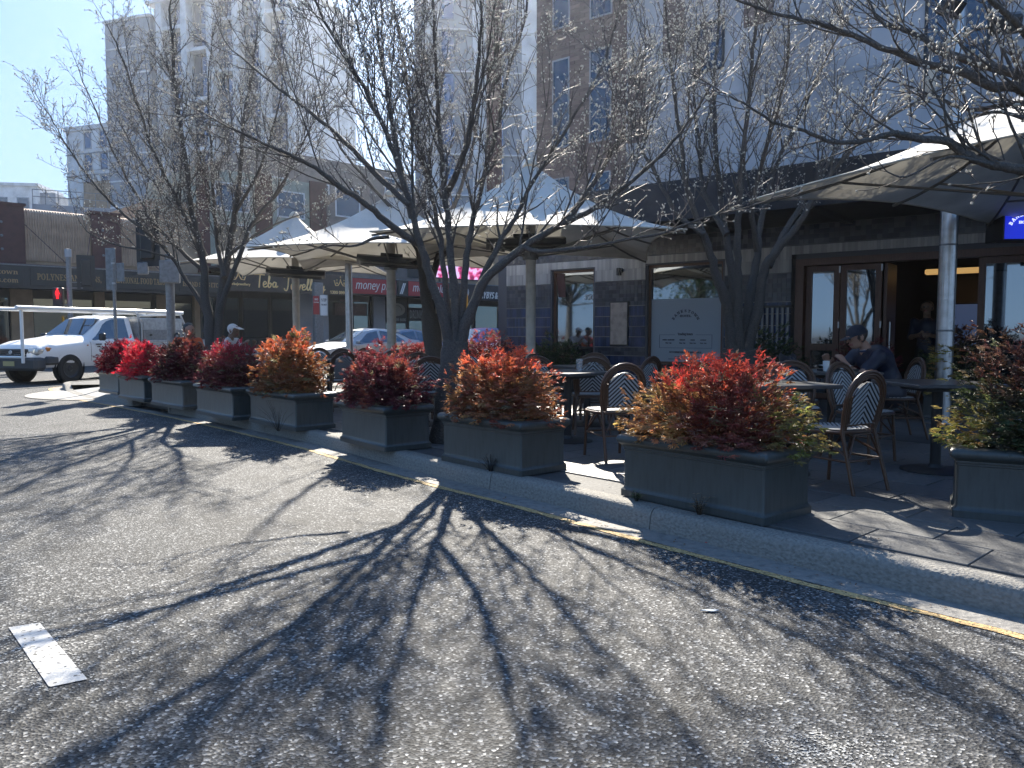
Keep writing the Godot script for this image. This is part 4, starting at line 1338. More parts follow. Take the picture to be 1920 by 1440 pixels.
func weed(label: String, at: Vector2, h: float, c: Color, sd: int) -> void:
	rng.seed = sd
	var o := thing("weed", label, "weed", P(at.x, at.y, 0.14), 0.0, "weeds in the cracks")
	var m := MB.new()
	m.tinted = true
	var sm := MB.new()
	for i in 16:
		var a := rng.randf() * TAU
		var tip := Vector3(cos(a) * h * rng.randf_range(0.2, 0.7), h * rng.randf_range(0.4, 1.0), sin(a) * h * rng.randf_range(0.2, 0.5))
		sm.tube([Vector3(cos(a), 0, sin(a)) * 0.01, tip * 0.5 + Vector3(0, h * 0.1, 0), tip], [0.0025, 0.002, 0.001], 3, false)
		for k in 4:
			var b := rng.randf_range(0.7, 1.3)
			m.col = Color(c.r * b, c.g * b, c.b * b)
			leaflet(m, tip * rng.randf_range(0.4, 1.0), perp(Vector3.UP) + Vector3(0, 0.3, 0), Vector3.UP, rng.randf_range(0.02, 0.045), 0.005)
	obj("stems", sm, mat(c, 0.8), o)
	stuff(obj("leaves", m, M.dead, o))

# ---------------------------------------------------------------- people: one skin over a jointed skeleton (surface nets)
func body(bones: Array, cell: float, blend: float) -> MB:   # bones: [a, b, ra, rb, colour]
	var lo := Vector3.ONE * 1e9
	var hi := -lo
	for q in bones:
		var r: float = maxf(q[2], q[3]) + blend + cell * 2
		for p in [q[0], q[1]]:
			lo = lo.min(p - Vector3.ONE * r)
			hi = hi.max(p + Vector3.ONE * r)
	var nx := int((hi.x - lo.x) / cell) + 2
	var ny := int((hi.y - lo.y) / cell) + 2
	var nz := int((hi.z - lo.z) / cell) + 2
	var f := PackedFloat32Array()
	f.resize(nx * ny * nz)
	f.fill(1.0)
	var own := PackedInt32Array()
	own.resize(nx * ny * nz)
	var near := PackedFloat32Array()
	near.resize(nx * ny * nz)
	near.fill(9.0)
	for bi in bones.size():
		var q: Array = bones[bi]
		var a: Vector3 = q[0]
		var b: Vector3 = q[1]
		var ab := b - a
		var len2 := maxf(ab.length_squared(), 1e-9)
		var r2 := maxf(q[2], q[3]) + blend + cell * 2
		var c0 := ((a.min(b) - Vector3.ONE * r2 - lo) / cell).floor()
		var c1 := ((a.max(b) + Vector3.ONE * r2 - lo) / cell).ceil()
		for z in range(maxi(int(c0.z), 0), mini(int(c1.z) + 1, nz)):
			for y in range(maxi(int(c0.y), 0), mini(int(c1.y) + 1, ny)):
				for x in range(maxi(int(c0.x), 0), mini(int(c1.x) + 1, nx)):
					var p := lo + Vector3(x, y, z) * cell
					var t := clampf((p - a).dot(ab) / len2, 0.0, 1.0)
					var dist := p.distance_to(a + ab * t) - lerpf(q[2], q[3], t)
					var i := x + nx * (y + ny * z)
					if dist < near[i]:
						near[i] = dist
						own[i] = bi
					var k := clampf(0.5 + 0.5 * (f[i] - dist) / blend, 0.0, 1.0)
					f[i] = lerpf(f[i], dist, k) - blend * k * (1.0 - k)
	var m := MB.new()
	m.tinted = true
	var at := {}
	var off := [0, 1, nx, nx + 1, nx * ny, nx * ny + 1, nx * ny + nx, nx * ny + nx + 1]
	for z in nz - 1:
		for y in ny - 1:
			for x in nx - 1:
				var i := x + nx * (y + ny * z)
				var neg := 0
				for k in 8:
					if f[i + off[k]] < 0.0: neg += 1
				if neg == 0 or neg == 8: continue
				var s := Vector3.ZERO
				var cnt := 0
				for e in [[0, 1], [2, 3], [4, 5], [6, 7], [0, 2], [1, 3], [4, 6], [5, 7], [0, 4], [1, 5], [2, 6], [3, 7]]:
					var fa := f[i + off[e[0]]]
					var fb := f[i + off[e[1]]]
					if (fa < 0.0) == (fb < 0.0): continue
					var t2 := fa / (fa - fb)
					var pa := Vector3(e[0] & 1, (e[0] >> 1) & 1, (e[0] >> 2) & 1)
					var pb := Vector3(e[1] & 1, (e[1] >> 1) & 1, (e[1] >> 2) & 1)
					s += pa.lerp(pb, t2)
					cnt += 1
				at[i] = lo + (Vector3(x, y, z) + s / cnt) * cell
	var st := [1, nx, nx * ny]
	for i in at.keys():
		for ax in 3:
			var j: int = i + st[ax]
			if j >= f.size() or (f[i] < 0.0) == (f[j] < 0.0): continue
			var u: int = st[(ax + 1) % 3]
			var w: int = st[(ax + 2) % 3]
			if not (at.has(i - u) and at.has(i - w) and at.has(i - u - w)): continue
			m.col = bones[own[i]][4]
			if f[i] < 0.0: m.quad(at[i - u - w], at[i - w], at[i], at[i - u])
			else: m.quad(at[i - u - w], at[i - u], at[i], at[i - w])
	return m.soften(80)

func hand(bones: Array, wrist: Vector3, dir: Vector3, palm: Vector3, curl: float, c: Color, k := 1.0) -> void:   # palm: the way the palm faces
	var side := dir.cross(palm).normalized()
	bones.append([wrist, wrist + dir * 0.085 * k, 0.026 * k, 0.028 * k, c])
	var lens := [0.072, 0.082, 0.076, 0.06]
	for i in 4:
		var root := wrist + dir * 0.09 * k + side * (0.030 - 0.020 * i) * k
		var d2 := (dir + palm * curl * 0.5).normalized()
		var d3 := (dir * (1.0 - curl) + palm * curl).normalized()
		var mid: Vector3 = root + d2 * lens[i] * 0.55 * k
		bones.append([root, mid, 0.0095 * k, 0.009 * k, c])
		bones.append([mid, mid + d3 * lens[i] * 0.5 * k, 0.009 * k, 0.0075 * k, c])
	var th := wrist + dir * 0.025 * k + side * 0.028 * k
	var t2: Vector3 = th + (dir * 0.6 + side * 0.8).normalized() * 0.045 * k
	bones.append([th, t2, 0.013 * k, 0.011 * k, c])
	bones.append([t2, t2 + (dir * 0.9 + palm * 0.4).normalized() * 0.035 * k, 0.011 * k, 0.009 * k, c])

func head(bones: Array, at: Vector3, face: Vector3, up: Vector3, skin: Color, hair: Color) -> void:
	var side := face.cross(up).normalized()
	bones.append([at + up * 0.03 - face * 0.015, at + up * 0.035 - face * 0.03, 0.098, 0.098, hair])
	bones.append([at + up * 0.02 + face * 0.02, at - up * 0.055 + face * 0.025, 0.085, 0.06, skin])
	bones.append([at - up * 0.065 + face * 0.05, at - up * 0.07 + face * 0.06, 0.045, 0.04, skin])
	bones.append([at + up * 0.015 + face * 0.10, at - up * 0.012 + face * 0.122, 0.010, 0.015, skin])
	for s in [-1.0, 1.0]:
		bones.append([at + side * s * 0.088 + up * 0.01 - face * 0.005, at + side * s * 0.09 - up * 0.03, 0.017, 0.013, skin])
		bones.append([at + side * s * 0.032 + up * 0.02 + face * 0.098, at + side * s * 0.034 + up * 0.02 + face * 0.099, 0.010, 0.010, Color(0.05, 0.04, 0.035)])
	bones.append([at + side * 0.02 - up * 0.05 + face * 0.098, at - side * 0.02 - up * 0.05 + face * 0.098, 0.009, 0.009, Color(0.28, 0.10, 0.08)])

func person(label: String, bones: Array, extra: Callable) -> void:
	var o := thing("person", label, "person")
	obj("body", body(bones, 0.014, 0.022), M.skin, o)
	extra.call(o)

func seated(hip: Vector3, f: Vector3, shirt: Color, legs: Color, skin: Color, hair: Color, lean: float, reach: float, bulk := 1.0) -> Array:   # a sitting figure facing f
	var s := f.cross(Vector3.UP).normalized()
	var b := []
	var chest := hip + Vector3(0, 0.36, 0) + f * lean * 0.6
	var neck := hip + Vector3(0, 0.514 - 0.2 * lean, 0) + f * lean
	b.append([hip, hip + Vector3(0, 0.14, 0) + f * lean * 0.2, 0.155 * bulk, 0.145 * bulk, legs])
	b.append([hip + Vector3(0, 0.12, 0) + f * lean * 0.2, chest, 0.145 * bulk, 0.15 * bulk, shirt])
	for k in [-1.0, 1.0]:
		var sh: Vector3 = neck - Vector3(0, 0.055, 0) + s * k * 0.185 * bulk
		b.append([chest + s * k * 0.06, sh, 0.13 * bulk, 0.075 * bulk, shirt])
		b.append([neck - Vector3(0, 0.02, 0), sh, 0.06, 0.07, shirt])
		var el: Vector3 = sh + Vector3(0, -0.20, 0) + f * (0.12 + reach * 0.5) + s * k * 0.05
		var wr: Vector3 = el + f * (0.06 + reach * 0.25) + Vector3(0, 0.20, 0) * (0.3 + reach) - s * k * 0.07
		b.append([sh, sh.lerp(el, 0.62), 0.062 * bulk, 0.060 * bulk, shirt])
		b.append([sh.lerp(el, 0.62), el, 0.046, 0.042, skin])
		b.append([el, wr, 0.042, 0.028, skin])
		hand(b, wr, (f * 0.4 + Vector3.UP * 0.7 - s * k * 0.3).normalized(), (f * 0.5 - s * k).normalized(), 0.6, skin)
		var kn: Vector3 = hip + f * 0.42 + s * k * 0.12 + Vector3(0, 0.02, 0)
		b.append([hip + s * k * 0.09, kn, 0.095, 0.065, legs])
		b.append([kn, kn + Vector3(0, -0.44, 0) + f * 0.02, 0.062, 0.042, legs])
		b.append([kn + Vector3(0, -0.46, 0), kn + Vector3(0, -0.48, 0) + f * 0.16, 0.042, 0.035, Color(0.03, 0.03, 0.03)])
	b.append([neck - Vector3(0, 0.03, 0), neck + Vector3(0, 0.07, 0) + f * 0.04, 0.058, 0.055, skin])
	var tilt := 0.15 + lean * 0.8
	head(b, neck + Vector3(0, 0.155, 0) + f * (0.06 + lean * 0.25), (f - Vector3(0, tilt, 0)).normalized(), (Vector3.UP + f * tilt).normalized(), skin, hair)
	return b

func build_people() -> void:
	var skin := Color(0.36, 0.20, 0.14)
	var navy := Color(0.008, 0.012, 0.034)
	var f := Vector3(-0.99, 0, 0.12).normalized()
	var hip := P(4.20, 8.55, 0.64)
	var man := seated(hip, f, navy, Color(0.03, 0.03, 0.04), skin, Color(0.05, 0.035, 0.025), 0.27, 0.22, 1.18)
	var neck := hip + Vector3(0, 0.46, 0) + f * 0.27
	var hc := neck + Vector3(0, 0.155, 0) + f * 0.1275
	person("seated man in navy polo shirt and dark cap leaning on his table", man, func(o: Node3D):
		var cap := MB.new()
		var rows := []
		var fd := (f - Vector3(0, 0.31, 0)).normalized()
		var ud := (Vector3.UP + f * 0.31).normalized()
		var sd := fd.cross(ud).normalized()
		for i in 7:
			var e := PI / 2 * i / 6.0
			var row := []
			for j in 21:
				var a := TAU * j / 20.0
				row.append(hc + ud * (0.035 + sin(e) * 0.105) + (fd * cos(a) - sd * sin(a)) * cos(e) * 0.116 - fd * 0.012)
			rows.append(row)
		cap.grid(rows)
		obj("cap", cap.soften(60), mat(lin(0.012, 0.016, 0.03), 0.75), o)
		var br := MB.new()
		for j in 8:
			var a0 := -1.0 + 2.0 * j / 8.0
			var a1 := -1.0 + 2.0 * (j + 1) / 8.0
			var p0 := hc + ud * 0.036 + (fd * cos(a0) + sd * sin(a0)) * 0.105
			var p1 := hc + ud * 0.036 + (fd * cos(a1) + sd * sin(a1)) * 0.105
			var q0 := hc + ud * 0.02 + fd * (0.10 + 0.09 * cos(a0)) + sd * sin(a0) * 0.085
			var q1 := hc + ud * 0.02 + fd * (0.10 + 0.09 * cos(a1)) + sd * sin(a1) * 0.085
			br.quad(p0, q0, q1, p1)
		obj("cap_peak", br, mat(lin(0.012, 0.016, 0.03), 0.75), o)
		var col := MB.new()
		var ring := []
		for j in 17: ring.append(neck + Vector3(0, 0.012, 0) + f * 0.01 + Vector3(cos(TAU * j / 16.0) * 0.066, 0.012 * cos(TAU * j / 16.0), sin(TAU * j / 16.0) * 0.066))
		col.tube(ring, 0.012, 6)
		obj("collar", col, mat(lin(0.03, 0.04, 0.09), 0.8), o)
		var trim := MB.new()
		var r2 := []
		for q in ring: r2.append(q + Vector3(0, 0.012, 0))
		trim.tube(r2, 0.004, 4)
		obj("collar_trim", trim, mat(lin(0.4, 0.42, 0.48), 0.8), o))
	# standing figure in the dark doorway
	var st := []
	var b := P(7.15, 13.3, 0.14)
	var fw := Vector3(-0.6, 0, 0.8)
	var s := fw.cross(Vector3.UP).normalized()
	var sk2 := Color(0.22, 0.13, 0.09)
	for k in [-1.0, 1.0]:
		st.append([b + Vector3(0, 0.88, 0) + s * k * 0.09, b + Vector3(0, 0.47, 0) + s * k * 0.1, 0.09, 0.06, Color(0.012, 0.012, 0.014)])
		st.append([b + Vector3(0, 0.47, 0) + s * k * 0.1, b + Vector3(0, 0.07, 0) + s * k * 0.1, 0.058, 0.04, Color(0.012, 0.012, 0.014)])
		st.append([b + Vector3(0, 0.04, 0) + s * k * 0.1, b + Vector3(0, 0.035, 0) + s * k * 0.11 + fw * 0.15, 0.04, 0.035, Color(0.01, 0.01, 0.01)])
		var sh: Vector3 = b + Vector3(0, 1.36, 0) + s * k * 0.19
		var el: Vector3 = sh + Vector3(0, -0.27, 0) + s * k * 0.05 + fw * 0.05
		var wr: Vector3 = el + fw * 0.2 - s * k * 0.16 + Vector3(0, 0.04, 0)
		st.append([b + Vector3(0, 1.2, 0) + s * k * 0.06, sh, 0.13, 0.07, navy])
		st.append([sh, el, 0.062, 0.048, navy])
		st.append([el, wr, 0.044, 0.03, sk2])
		hand(st, wr, (fw * 0.3 - s * k).normalized(), (fw * -1.0).normalized(), 0.5, sk2)
	st.append([b + Vector3(0, 0.9, 0), b + Vector3(0, 1.28, 0), 0.14, 0.15, navy])
	st.append([b + Vector3(0, 1.38, 0), b + Vector3(0, 1.5, 0), 0.06, 0.055, sk2])
	head(st, b + Vector3(0, 1.59, 0) + fw * 0.02, fw, Vector3.UP, sk2, Color(0.015, 0.012, 0.01))
	person("person in dark clothes standing in the shadowed doorway", st, func(_o): pass)
	# two people on chairs at the left end
	chair(-5.95, 14.1, 0.6, -0.7, "bistro chair under the person in orange")
	var f3 := Vector3(0.6, 0, 0.7).normalized()
	person("person in bright orange top with dark hair, sitting left of the left tree", seated(P(-5.95, 14.1, 0.70), f3, Color(0.62, 0.10, 0.015), Color(0.02, 0.02, 0.03), skin, Color(0.015, 0.012, 0.01), 0.05, 0.1), func(_o): pass)
	chair(-5.38, 14.6, -0.9, -0.3, "bistro chair under the person in white behind the left tree")
	var f4 := Vector3(0.95, 0, 0.3).normalized()
	var hip4 := P(-5.45, 14.6, 0.70)
	person("person in white top and white cap, mostly behind the left tree trunk", seated(hip4, f4, Color(0.62, 0.63, 0.66), Color(0.03, 0.03, 0.04), Color(0.20, 0.12, 0.08), Color(0.6, 0.6, 0.6), 0.12, 0.3), func(o: Node3D):
		var pk := MB.new()
		var c := hip4 + Vector3(0, 0.70, 0) + f4 * 0.32
		pk.bev(c, Vector3(0.16, 0.012, 0.15), 0.005, Basis(Vector3.UP, -0.3) * Basis(Vector3.BACK, -0.35))
		obj("cap_peak", pk, M.white, o))

# ---------------------------------------------------------------- hotel
func tiles(m: MB, x0: float, x1: float, y0: float, y1: float, tw: float, th: float, z: float, deep: float, cols: Array, gap := 0.004, stagger := false) -> void:   # five faced tiles laid on a wall that faces +z
	m.tinted = true
	var ny := maxi(1, int(round((y1 - y0) / th)))
	var nx := maxi(1, int(round((x1 - x0) / tw)))
	var w := (x1 - x0) / nx
	var h := (y1 - y0) / ny
	for j in ny:
		var sh := w * 0.5 if stagger and j % 2 else 0.0
		for i in nx + (1 if sh > 0 else 0):
			var a := maxf(x0 + i * w - sh, x0) + gap / 2
			var b := minf(x0 + (i + 1) * w - sh, x1) - gap / 2
			if b - a < 0.004: continue
			var c := y0 + j * h + gap / 2
			var d := y0 + (j + 1) * h - gap / 2
			var o := z + deep + rng.randf_range(-0.0015, 0.0015)
			var k: Color = cols[rng.randi() % cols.size()]
			var g := rng.randf_range(0.82, 1.2)
			m.col = Color(k.r * g, k.g * g, k.b * g)
			m.quad(Vector3(a, c, o), Vector3(b, c, o), Vector3(b, d, o), Vector3(a, d, o))
			m.quad(Vector3(a, c, z), Vector3(b, c, z), Vector3(b, c, o), Vector3(a, c, o))
			m.quad(Vector3(a, d, o), Vector3(b, d, o), Vector3(b, d, z), Vector3(a, d, z))
			m.quad(Vector3(a, c, z), Vector3(a, c, o), Vector3(a, d, o), Vector3(a, d, z))
			m.quad(Vector3(b, c, o), Vector3(b, c, z), Vector3(b, d, z), Vector3(b, d, o))

func text(parent: Node3D, s: String, font: String, height: float, at: Vector3, m: Material, width := 0.0, bold := false, bs := Basis.IDENTITY, called := "lettering", depth := 0.012) -> MeshInstance3D:   # cap height, centre
	var t := TextMesh.new()
	var f := SystemFont.new()
	f.font_names = PackedStringArray([font])
	f.font_weight = 700 if bold else 400
	t.font = f
	t.text = s
	t.font_size = 32
	t.pixel_size = 0.01
	t.depth = 0.02
	t.curve_step = 2.0
	t.horizontal_alignment = HORIZONTAL_ALIGNMENT_CENTER
	t.vertical_alignment = VERTICAL_ALIGNMENT_CENTER
	var am := ArrayMesh.new()
	var arr := t.get_mesh_arrays()
	am.add_surface_from_arrays(Mesh.PRIMITIVE_TRIANGLES, arr)
	var bb := am.get_aabb()
	var k := height / (32 * 0.01 * 0.72)
	var kx := k if width <= 0 else width / maxf(bb.size.x, 0.001)
	var o := put(called, am, m, parent)
	var c := bb.get_center()
	o.transform = Transform3D(bs * Basis.from_scale(Vector3(kx, k, depth / 0.02)), at - bs * Vector3(c.x * kx, c.y * k, c.z * depth / 0.02))
	return o

func arc_text(parent: Node3D, s: String, r: float, span_deg: float, centre: Vector3, h: float, m: Material, font := "Droid Serif") -> void:
	for i in s.length():
		var a := deg_to_rad(-span_deg / 2 + span_deg * i / (s.length() - 1))
		text(parent, s[i], font, h, centre + Vector3(sin(a) * r, cos(a) * r, 0), m, 0.0, true, Basis(Vector3.BACK, -a), "letter")

func framed(parent: Node3D, called: String, x0: float, x1: float, y0: float, y1: float, z: float, deep: float, bar: float, frame: Material, glass: Material, rails := []) -> Node3D:   # window or door leaf: frame with stiles and rails, and one pane per light
	var m := MB.new()
	m.span(x0, x0 + bar, y0, y1, z, z + deep)
	m.span(x1 - bar, x1, y0, y1, z, z + deep)
	m.span(x0 + bar, x1 - bar, y1 - bar, y1, z, z + deep * 0.98)
	m.span(x0 + bar, x1 - bar, y0, y0 + bar, z, z + deep * 0.98)
	for r in rails: m.span(x0 + bar, x1 - bar, r[0], r[1], z, z + deep * 0.97)
	var o := obj(called, m, frame, parent)
	var ys := [y0 + bar]
	for r in rails:
		ys.append(r[0])
		ys.append(r[1])
	ys.append(y1 - bar)
	for i in range(0, ys.size(), 2):
		var g := MB.new()
		g.span(x0 + bar, x1 - bar, ys[i], ys[i + 1], z + deep * 0.35, z + deep * 0.5)
		obj("pane", g, glass, o)
	return o

func build_hotel() -> void:
	rng.seed = 77
	var turn := atan2(-0.623, 0.782)       # +x runs along the wall to the right, +z faces the terrace
	var at := P(-0.12, 17.8, 0.14)
	var h := thing("hotel_building", "dark tiled hotel with a pale tile band, folding timber doors and deep awning", "hotel", at, turn)
	# backing walls, with holes for windows and doors left open
	var w := MB.new()
	for s in [[0.0, 1.28], [2.36, 3.63], [5.22, 6.60], [11.2, 16.0]]: w.span(s[0], s[1], 0.0, 3.06, -0.25, 0.0)
	w.span(1.28, 2.36, 0.0, 0.62, -0.25, 0.0)
	w.span(1.28, 2.36, 2.52, 3.06, -0.25, 0.0)
	w.span(3.63, 5.22, 0.0, 0.55, -0.25, 0.0)
	w.span(3.63, 5.22, 2.52, 3.06, -0.25, 0.0)
	w.span(6.60, 11.2, 2.46, 3.06, -0.25, 0.0)
	w.span(-0.25, 0.0, 0.0, 3.06, -26.0, 0.0)
	obj("wall", w, M.grout, h)
	var blue := [Color(0.020, 0.034, 0.085), Color(0.026, 0.045, 0.115), Color(0.016, 0.028, 0.065), Color(0.03, 0.05, 0.12)]
	var grey := [Color(0.055, 0.06, 0.075), Color(0.035, 0.04, 0.055), Color(0.08, 0.085, 0.10), Color(0.045, 0.05, 0.07)]
	var pale := [Color(0.36, 0.35, 0.34), Color(0.31, 0.305, 0.30), Color(0.41, 0.40, 0.385)]
	var tb := MB.new()
	var tg := MB.new()
	var tc := MB.new()
	for s in [[0.003, 1.24], [2.40, 3.59], [5.26, 6.50]]:
		var x0: float = s[0]
		var x1: float = s[1]
		for r in [[0.10, 0.30], [0.30, 0.50], [0.50, 0.70], [0.88, 1.09], [1.09, 1.30], [1.30, 1.51], [1.51, 1.72]]:
			tiles(tb, x0, x1, r[0] + 0.004, r[1] - 0.004, 0.048, 0.2, 0.0, 0.012, blue)
		for yl in [0.30, 0.50, 0.70, 0.88, 1.09, 1.30, 1.51, 1.725]: tc.span(x0, x1, yl - 0.006, yl + 0.006, 0.0, 0.015)
		tiles(tg, x0, x1, 0.71, 0.87, 0.08, 0.08, 0.0, 0.012, grey)
		tiles(tg, x0, x1, 1.73, 2.22, 0.085, 0.082, 0.0, 0.012, grey)
	tiles(tg, 0.003, 11.2, 2.72, 3.05, 0.085, 0.083, 0.0, 0.012, grey)
	stuff(obj("tile_course_lines", tc, M.pale_grout, h))
	stuff(obj("blue_wall_tiles", tb, M.tile, h))
	stuff(obj("square_wall_tiles", tg, M.tile, h))
	var tp := MB.new()
	for s in [[0.003, 1.24], [2.40, 3.59], [5.26, 6.50]]: tiles(tp, s[0], s[1], 2.24, 2.70, 0.05, 0.23, 0.0, 0.018, pale)
	for s in [[1.24, 2.40], [3.59, 5.26], [6.50, 11.2]]: tiles(tp, s[0], s[1], 2.55, 2.70, 0.05, 0.15, 0.0, 0.018, pale)
	stuff(obj("pale_wall_tiles", tp, M.pale_tile, h))
	var pl := MB.new()
	pl.span(0.0, 6.55, 0.0, 0.09, 0.0, 0.03)
	obj("plinth", pl, M.dark_metal, h)
	# windows
	framed(h, "window", 1.28, 2.36, 0.62, 2.52, -0.16, 0.10, 0.05, M.timber, M.pane)
	framed(h, "window", 3.63, 5.22, 0.55, 2.52, -0.16, 0.10, 0.05, M.timber, M.pane)
	var sill := MB.new()
	sill.span(1.24, 2.40, 0.58, 0.62, -0.10, 0.05)
	obj("window_sill", sill, M.dark_metal, h)
	var sill2 := MB.new()
	sill2.span(3.59, 5.26, 0.51, 0.55, -0.10, 0.05)
	obj("window_sill", sill2, M.dark_metal, h)
	text(h, "350", "Droid Sans", 0.115, Vector3(2.17, 1.93, -0.095), M.white, 0.0, false, Basis(Vector3(1, 0, 0), Vector3(0.18, 1, 0), Vector3(0, 0, 1)))
	# red flag hanging inside the first window is seen as a red cloth at its corner
	var fl := MB.new()
	var fr := []
	for i in 7:
		var r := []
		for j in 5: r.append(Vector3(1.335 + 0.05 * j + 0.008 * i, 2.46 - i * 0.085, -0.095 + 0.012 * sin(j * 2.0 + i)))
		fr.append(r)
	fl.grid(fr)
	obj("red_cloth", fl.soften(60), M.maroon, h)
	# frosted notice with opening hours on the second window
	var nt := thing("window_notice", "large frosted blue grey notice with the hotel's name on the second window", "sign", at + Basis(Vector3.UP, turn) * Vector3(4.43, 1.17, -0.085), turn)
	var nm := MB.new()
	nm.span(-0.745, 0.745, -0.57, 0.67, 0.0, 0.004)
	obj("sheet", nm, M.frost, nt)
	arc_text(nt, "BANKSTOWN", 0.30, 120.0, Vector3(0, 0.13, 0.006), 0.052, M.print)
	text(nt, "HOTEL", "Droid Serif", 0.042, Vector3(0, 0.33, 0.006), M.print, 0.24, true)
	text(nt, "Trading hours", "Droid Serif", 0.045, Vector3(0, -0.03, 0.006), M.print, 0.32, true)
	for k in 4:
		text(nt, ["SUNDAY - WEDNESDAY", "THURSDAY", "FRIDAY", "SATURDAY"][k], "Droid Sans", 0.022, Vector3(-0.36 + [0.0, 0.30, 0.52, 0.74][k], -0.14, 0.006), M.print, [0.26, 0.12, 0.09, 0.12][k], true)
		text(nt, ["10am - 3am", "10am - 5am", "10am - 5am", "10am - 4am"][k], "Droid Sans", 0.022, Vector3(-0.36 + [0.0, 0.30, 0.52, 0.74][k], -0.20, 0.006), M.print, 0.13, true)
	var box := MB.new()
	for e in [[-0.56, -0.22, -0.042, -0.036], [0.22, 0.56, -0.042, -0.036], [-0.56, 0.56, -0.30, -0.294]]: box.span(e[0], e[1], e[2], e[3], 0.004, 0.008)
	box.span(-0.56, -0.554, -0.294, -0.042, 0.004, 0.008)
	box.span(0.554, 0.56, -0.294, -0.042, 0.004, 0.008)
	obj("ruled_box", box, M.print, nt)
	text(nt, "ACCOMMODATION AVAILABLE", "Droid Sans", 0.034, Vector3(0, -0.38, 0.006), M.print, 0.68, true)
	var ln := MB.new()
	ln.span(-0.22, 0.18, -0.475, -0.462, 0.004, 0.008)
	ln.span(-0.36, 0.30, -0.525, -0.512, 0.004, 0.008)
	obj("fine_print", ln, M.print, nt)
	# poster case and lamp
	var pc := thing("poster_case", "framed pinkish poster on the blue tiles between the two windows", "poster", at + Basis(Vector3.UP, turn) * Vector3(3.0, 1.36, 0.014), turn)
	var pf := MB.new()
	pf.bev(Vector3(0, 0, 0.015), Vector3(0.44, 0.92, 0.03), 0.006)
	obj("frame", pf, M.black, pc)
	var pp := MB.new()
	var prow := []
	for i in 9:
		var r := []
		for j in 5: r.append(Vector3(-0.195 + 0.0975 * j, -0.43 + 0.1075 * i, 0.034 + 0.004 * sin(i * 1.7 + j * 1.1)))
		prow.append(r)
	pp.grid(prow, true)
	obj("paper", pp.soften(60), M.poster, pc)
	var wl := thing("wall_lamp", "small black up and down lamp on the pale tiles above the poster", "lamp", at + Basis(Vector3.UP, turn) * Vector3(3.02, 2.42, 0.018), turn)
	var wm := MB.new()
	wm.bev(Vector3(-0.02, 0, 0.05), Vector3(0.07, 0.15, 0.08), 0.008)
	wm.span(-0.04, 0.0, -0.04, 0.04, 0.0, 0.02)
	obj("body", wm, M.black, wl)
	var wc := MB.new()
	wc.bev(Vector3(0.05, 0.03, 0.06), Vector3(0.05, 0.07, 0.05), 0.006)
	obj("camera_pod", wc, M.black, wl)
	# slatted screen panel right of the notice
	for y in [0.62, 1.62]:
		var sc := MB.new()
		sc.span(5.60, 6.55, y, y + 0.04, 0.03, 0.07)
		obj("screen_rail", sc, M.black, h)
	for k in 10:
		var sl := MB.new()
		sl.span(5.62 + k * 0.092, 5.66 + k * 0.092, 0.66, 1.62, 0.035, 0.06)
		obj("screen_slat", sl, M.galv, h)
	# folding doors
	var dw := MB.new()
	dw.span(6.58, 6.72, 0.0, 2.46, -0.16, 0.03)
	dw.span(11.0, 11.2, 0.0, 2.46, -0.16, 0.03)
	dw.span(6.72, 11.0, 2.34, 2.46, -0.16, 0.04)
	obj("door_frame", dw, M.timber, h)
	var dk := MB.new()
	dk.span(6.50, 6.58, 0.0, 2.55, -0.2, 0.0)
	obj("jamb", dk, M.black, h)
	for q in [[6.74, 7.30], [7.32, 7.97], [9.36, 10.16], [10.18, 10.98]]:
		var lf := framed(h, "folding_door", q[0], q[1], 0.02, 2.33, -0.12, 0.055, 0.095, M.timber, M.pane, [[0.86, 0.98]])
		for y in [0.6, 1.25, 2.2]:
			var hg := MB.new()
			hg.span(q[1] - 0.012, q[1] + 0.012, y, y + 0.11, -0.07, -0.055)
			obj("hinge", hg, M.steel, lf)
	var lf2 := MB.new()
	lf2.span(8.0, 8.05, 0.02, 2.33, -0.75, -0.1)
	obj("folded_leaf", lf2, M.timber, h)
	var hd := MB.new()
	hd.tube([Vector3(8.10, 0.85, -0.13), Vector3(8.10, 1.35, -0.13)], 0.014, 8)
	obj("door_handle", hd, M.steel, h)
	# the room behind the doors
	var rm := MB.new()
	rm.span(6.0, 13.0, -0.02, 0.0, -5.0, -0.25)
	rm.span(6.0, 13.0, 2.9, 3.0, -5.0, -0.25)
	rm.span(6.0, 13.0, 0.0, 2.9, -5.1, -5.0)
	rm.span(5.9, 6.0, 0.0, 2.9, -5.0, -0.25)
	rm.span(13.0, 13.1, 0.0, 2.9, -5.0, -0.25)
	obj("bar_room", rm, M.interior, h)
	var bk := MB.new()
	bk.span(8.4, 10.0, 0.0, 2.3, -3.4, -3.3)
	obj("partition", bk, M.interior, h)
	var R := Basis(Vector3.UP, turn)
	var tv := thing("wall_screen", "dim blue television on the wall seen through the open folding door", "television", at + R * Vector3(8.85, 1.32, -3.28), turn)
	var tvm := MB.new()
	tvm.bev(Vector3.ZERO, Vector3(0.95, 0.85, 0.05), 0.008)
	obj("case", tvm, M.black, tv)
	var tvs := MB.new()
	tvs.span(-0.45, 0.45, -0.40, 0.40, 0.026, 0.03)
	obj("screen", tvs, glow(lin(0.08, 0.13, 0.28), 0.10), tv)
	var ps := thing("wall_poster", "dark poster reading WIN MERCH beside the television in the doorway", "poster", at + R * Vector3(9.72, 1.55, -3.28), turn)
	var psm := MB.new()
	psm.bev(Vector3.ZERO, Vector3(0.62, 0.95, 0.03), 0.005)
	obj("board", psm, M.navy, ps)
	var faint := mat(lin(0.30, 0.30, 0.30), 0.6)
